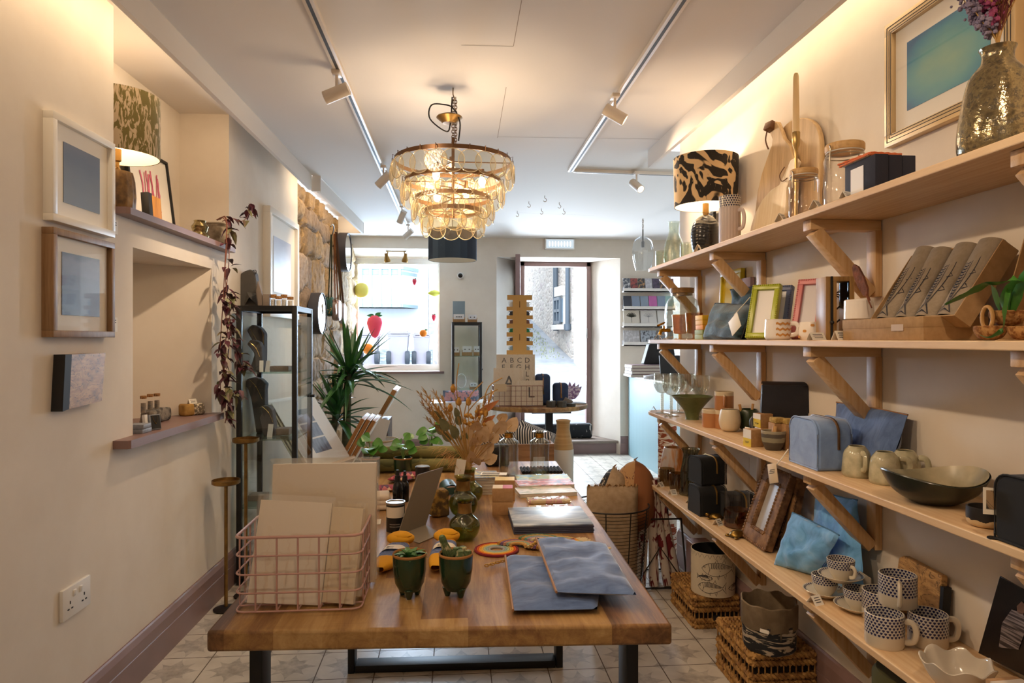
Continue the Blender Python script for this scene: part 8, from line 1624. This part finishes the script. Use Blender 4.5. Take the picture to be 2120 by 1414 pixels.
for i,(py,nm) in enumerate(LEDG):
 z=bk(1300,py).z;t=thing('picture_ledge',nm+' white card ledge on the back wall right of the doorway','ledge',((xl0+xl1)/2,BY,z),group='white card ledges');w=xl1-xl0;m=MB();m.box((0,-.05,.006),(w,.10,.012));m.box((0,-.096,.022),(w,.008,.044));m.box((0,-.006,.03),(w,.012,.06));m.build('ledge',WHITEP,t)
 n_=len(PAL[i]);cw=w/n_;
 for j,cc in enumerate(PAL[i]):
  h=(.15,.155,.21,.165)[i];nmx='greeting card art '+cc;cmx=mat(nmx,cc,.5,noise=(30,['d9d9de','2c2c33','c79a6a'][j%3],.5,.62)) if i in (0,3) else mat('plain card '+cc,cc,.5)
  t=thing('greeting_card',['first','second','third','fourth','fifth','sixth','seventh'][j]+' greeting card from the left on the '+nm+' white ledge','card',((xl0+cw*(j+.5)),BY-.085,z+.0125),rot=(R(-16),0,0),group='greeting cards on the ledges');m=MB();m.box((0,0,h/2),(cw*.93,.004,h));m.build('sheet',cmx,t)
  if i==2 and j<2:
   m=MB();fz=lambda u,v:(u,-.0028,v);m.stroke([(0,h*.2),(0,h*.55)],.004,fz)
   for q_ in range(9):a=.3+q_*.31;m.stroke([(0,h*.5),(cw*.3*cos(a),h*(.5+.25*sin(a)))],.010 if j==0 else .003,fz)
   m.build('drawing',mat('black olive ink','2b2d22',.7) if j==0 else mat('grey ink','8d8f96',.7),t)
# ================================================================ FLOOR ON THE RIGHT
WICK=mat('woven water hyacinth','b08548',.75,noise=(40,'7d5426',.4,.62),bump=(90,.6))
def plait(m,a,b,r,n):
 a,b=Vector(a),Vector(b);d=b-a;L_=d.length;t=d.normalized();s_=t.cross(Vector((0,0,1)));s_=s_.normalized() if s_.length>.1 else Vector((1,0,0));u=t.cross(s_)
 for ph in (0,pi):m.tube([a+t*(L_*i/(n*3))+(s_*cos(i*1.05+ph)+u*sin(i*1.05+ph))*r*.62 for i in range(n*3+1)],[r*(.78+.2*abs(sin(i*1.05+ph))) for i in range(n*3+1)],5)
def wicker(label,x0,x1,y0,y1,h):
 t=thing('wicker_basket',label,'basket',((x0+x1)/2,(y0+y1)/2,0),group='upturned wicker baskets');wx,wy=(x1-x0)/2,(y1-y0)/2;m=MB();nr=max(4,round(h/.024));r=.0085
 cs=[(-wx,-wy),(wx,-wy),(wx,wy),(-wx,wy)]
 for i in range(nr):
  if i in (2,) or (nr>6 and i==nr-3):continue
  z=r+(h-2*r)*i/(nr-1)
  for j in range(4):a,b=cs[j],cs[(j+1)%4];plait(m,(*a,z),(*b,z),r,14)
 m.build('plaited_side',WICK,t);m=MB()
 for j in range(4):
  a,b=Vector((*cs[j],0)),Vector((*cs[(j+1)%4],0))
  for i in range(10):q=a.lerp(b,i/10);m.tube([q,q+Vector((0,0,h-.004))],.003,5)
 m.build('upright_cane',WICK,t);m=MB();n_=int(2*wx/.015)
 for i in range(n_):x=-wx+2*wx*(i+.5)/n_;plait(m,(x,-wy,h-.008),(x,wy,h-.008),.0085,14)
 m.build('plaited_top',WICK,t);m=MB();m.box((0,0,h*.48),(2*wx-.03,2*wy-.03,h*.9));m.build('dark_inside',mat('painted shade inside basket','2a1d12',.95),t);return t  # dark block puts the shade of the hollow basket into colour, not a liner
t=wicker('wicker basket on the floor under the fish print drum',1.062,1.262,2.955,3.27,.14);m=MB();m.box((-.005,-.17,.05),(.03,.003,.022));m.build('tag',BLK,t)
wicker('nearest wicker basket on the floor under the striped fabric bin',1.035,1.262,2.305,2.62,.185)
p=on(1476,1222,z=.1425);FSH=mat('cream fish print cloth','cdbfa6',.85,bump=(200,.15));r,h=46*kx(p)*1.0,.192
t=thing('fish_drum','drum shade printed with inky fish standing on the further wicker basket','lampshade',p,group=None);m=MB();m.lathe([(r,0),(r,h)],56);m.lathe([(r-.003,h),(r,h)],56);m.mi=1;m.lathe([(r-.003,0),(r-.003,h)],56);m.lathe([(0,.002),(r-.003,.002)],40);m.build('shade',[FSH,mat('black shade lining','121215',.7)],t)
m=MB();cyl=lambda z0,a0,up:(lambda u,v:((r+.0008)*cos(a0+up*u/r),(r+.0008)*sin(a0+up*u/r),z0+v))
for z0,a0,L_,up in ((.125,-2.45,.165,1),(.085,-1.95,.075,-1),(.042,-2.65,.13,1),(.04,-1.2,.10,1),(.12,-3.3,.12,-1),(.165,-.9,.1,1)):fish(m,cyl(z0,a0,up),L_,2.2 if L_>.12 else 1.7,1,.0019)
for i in range(26):a=i*2*pi/26;m.stroke([(a*r,h-.004),((a+.1)*r,h-.022),((a+.2)*r,h-.004)],.0014,cyl(0,0,1))
m.build('fish_print',NVI,t);m=MB()
for i,c_ in enumerate('EDIN'):a=R(-62)+i*.16;m.text(c_,.020,Matrix.Translation(((r+.001)*cos(a),(r+.001)*sin(a),h-.020))@rotm((pi/2,0,a+pi/2)))
m.build('lettering',INK,t)
p=on(1592,1338,z=.1875);t=thing('fabric_bin','soft fabric bin with a linen cuff and striped base on the nearest basket','bin',p);r,h=.093,.165;ZEB=camo_mat('black and cream wave print','23252a','b9ab97',(.35,.35,1.5),26,.52)
wb=lambda a,q,z:(q*(1+.03*sin(a*6+z*20)),z);m=MB();m.lathe(hollow([(r*.9,0),(r*.98,.012),(r,h*.6)],.004),40,fn=wb);m.build('base',ZEB,t);LINB=mat('taupe linen','7d6c56',.95,noise=(30,'6d5d49'),bump=(200,.2))
oc=lambda a,q,z:(q*(1+.035*cos(a*8)),z+.004*cos(a*8));m=MB();m.lathe([(r*1.02,h*.50),(r*1.04,h*.52),(r*1.05,h),(r*1.0,h+.003),(r*.98,h),(r*.94,.05),(r*.90,.006),(0,.006)],48,fn=oc);m.build('cuff',LINB,t);m=MB();m.box((-r*.60,-r*.90,h*.55),(.03,.002,.012),rot=(0,.1,R(-35)));m.build('tag',PAPER,t)
m=MB();m.lathe([(0,0),(.10,0),(.105,.01),(.105,.43),(.095,.445),(0,.447)],48);tag(m.build('olive_drum',mat('olive green felt','4a4720',.9),None,(1.165,1.63,0)),'tall olive green drum standing under the near end of the lowest shelf','lampshade')
wr=Vector((on(1262,1040,z=.45).x,on(1262,1040,z=.45).y,0));BW=mat('black bronze wire','2b241e',.5,.4)
t=thing('wire_bin','round black wire bin full of cushions beside the table','basket',wr);r0,r1,hb=.16,.20,.44;m=MB()
for i in range(26):z=.006+i*(hb-.006)/25;rr=r0+(r1-r0)*z/hb;m.tube([(rr*cos(q),rr*sin(q),z) for q in [2*pi*j/36 for j in range(36)]],.0014,5,closed=True)
m.build('hoops',BW,t);m=MB();m.tube([(r1*cos(q),r1*sin(q),hb) for q in [2*pi*j/40 for j in range(40)]],.004,6,closed=True);m.build('rim',BW,t);m=MB();[m.tube([(r0*cos(q),r0*sin(q),.004),(r1*cos(q),r1*sin(q),hb)],.003,5) for q in [2*pi*j/10 for j in range(10)]];m.build('ribs',BW,t);m=MB();m.lathe([(0,.003),(r0,.003)],30);m.build('bottom',BW,t);m=MB();m.tube([(-r1+.01*0,.03*cos(q),hb+.03+.04*sin(q)) for q in [j*pi/8 for j in range(9)]],.003,5);m.build('handle',BW,t)
CUSH=mat('oatmeal linen','b59d80',.95,noise=(40,'a68e70'),bump=(200,.2));BLKW=camo_mat('black and cream tufted weave','24211f','b8a88f',(1,1,1.5),18,.56);RUSTC=mat('rust brown cotton','8f5a35',.9);KAN=camo_mat('tan and plum patterned cotton','b48a5c','5d3330',(1,1,1),40,.6)
FRG=mat('tan fringe','a98256',.95)
def cushion(label,px,X_off,y,w,h,th,m1,m2,rot,z0,fringe=False,seed=0):
 q=on(px,900,y=y);t=thing('cushion',label,'cushion',(q.x+X_off,y,z0),rot=rot,group='cushions in the wire bin');a=pillow(None,w,h,th,18,.55,seed)
 for f in a.bm.faces:f.material_index=1 if f.calc_center_median().y>0 else 0
 a.build('cover',[m1,m2],t)
 if fringe:
  m=MB();random.seed(3)
  for i in range(60):x=(i/59-.5)*w*.96;m.leaf((x,random.uniform(-.01,.01),h*.985),(random.uniform(-.3,.3),random.uniform(-.6,.3),1),random.uniform(.02,.04),.008,.4,n=3)
  m.build('fringe',FRG,t)
zc=.10
cushion('oatmeal fringed cushion at the front of the wire bin',1266,0,wr.y-.06,.27,.44,.12,CUSH,CUSH,(R(-4),R(2),R(4)),zc,True,2);cushion('black and cream tufted cushion leaning at the left of the wire bin',1252,.0,wr.y+.05,.27,.30,.16,CUSH,BLKW,(R(-3),R(42),R(42)),zc+.20,True,5);cushion('tan patterned cushion with a rust back at the right of the wire bin',1310,.0,wr.y+.06,.33,.34,.22,RUSTC,KAN,(R(2),R(38),R(74)),.28,True,9)
p=on(1352,1200,z=0.0);t=thing('wire_stand','square black wire stand holding red and white paper rolls','stand',(p.x,p.y,0));hs=EYE-(1063-702)*kk(p)*1.0;m=MB()
b0,b1=.14,.115
for s_,z,rr in ((b0,.006,.005),(b1,hs,.005)):m.tube([(x*s_,y*s_,z) for x,y in ((-1,-1),(1,-1),(1,1),(-1,1))],rr,6,closed=True)
for x,y in ((-1,-1),(1,-1),(1,1),(-1,1)):m.tube([(x*b0,y*b0,.004),(x*b1,y*b1,hs)],.0055,6)
for s_ in (-1,1):m.tube([(-b0,s_*b0,.006),(0,s_*(b0+b1)/2,hs*.6),(b0,s_*b0,.006)],.004,6)
m.build('frame',BW,t);REDW=camo_mat('dark red and cream brush print','d6c8bb','701a22',(1,1,.4),22,.52,2)
random.seed(17);ends=[(-.075,-.08,-.045,-.02),(-.02,-.085,-.02,-.04),(.04,-.08,-.01,-.02),(.085,-.07,.02,-.01),(-.07,.0,-.05,.01),(.0,.0,.02,.02),(.075,.03,.05,.03)]
for i,(x0,y0,x1,y1) in enumerate(ends):
 a,b=Vector((x0*1.25,y0*1.25,.008)),Vector((x1,y1,.50+.02*(i%3)));m=MB();m.tube([a.lerp(b,q/5)-a for q in range(6)],.025,18);tag(m.build('paper_roll',REDW,None,(p.x+a.x,p.y+a.y,.006)),'dark red and cream brush printed wrapping paper roll in the wire stand','paper roll','wrapping paper rolls in the wire stand')
m=MB();RW=camo_mat('rust wave brush print','d9cdbd','8f4526',(.4,.4,1.6),22,.52,2);q=on(1385,900,y=4.0);m.lathe([(0,0),(.055,0),(.055,.845),(0,.845)],36);tag(m.build('paper_roll',RW,None,(q.x-.01,4.0,0)),'tall cream roll with rust wave print standing past the shelf end','paper roll')
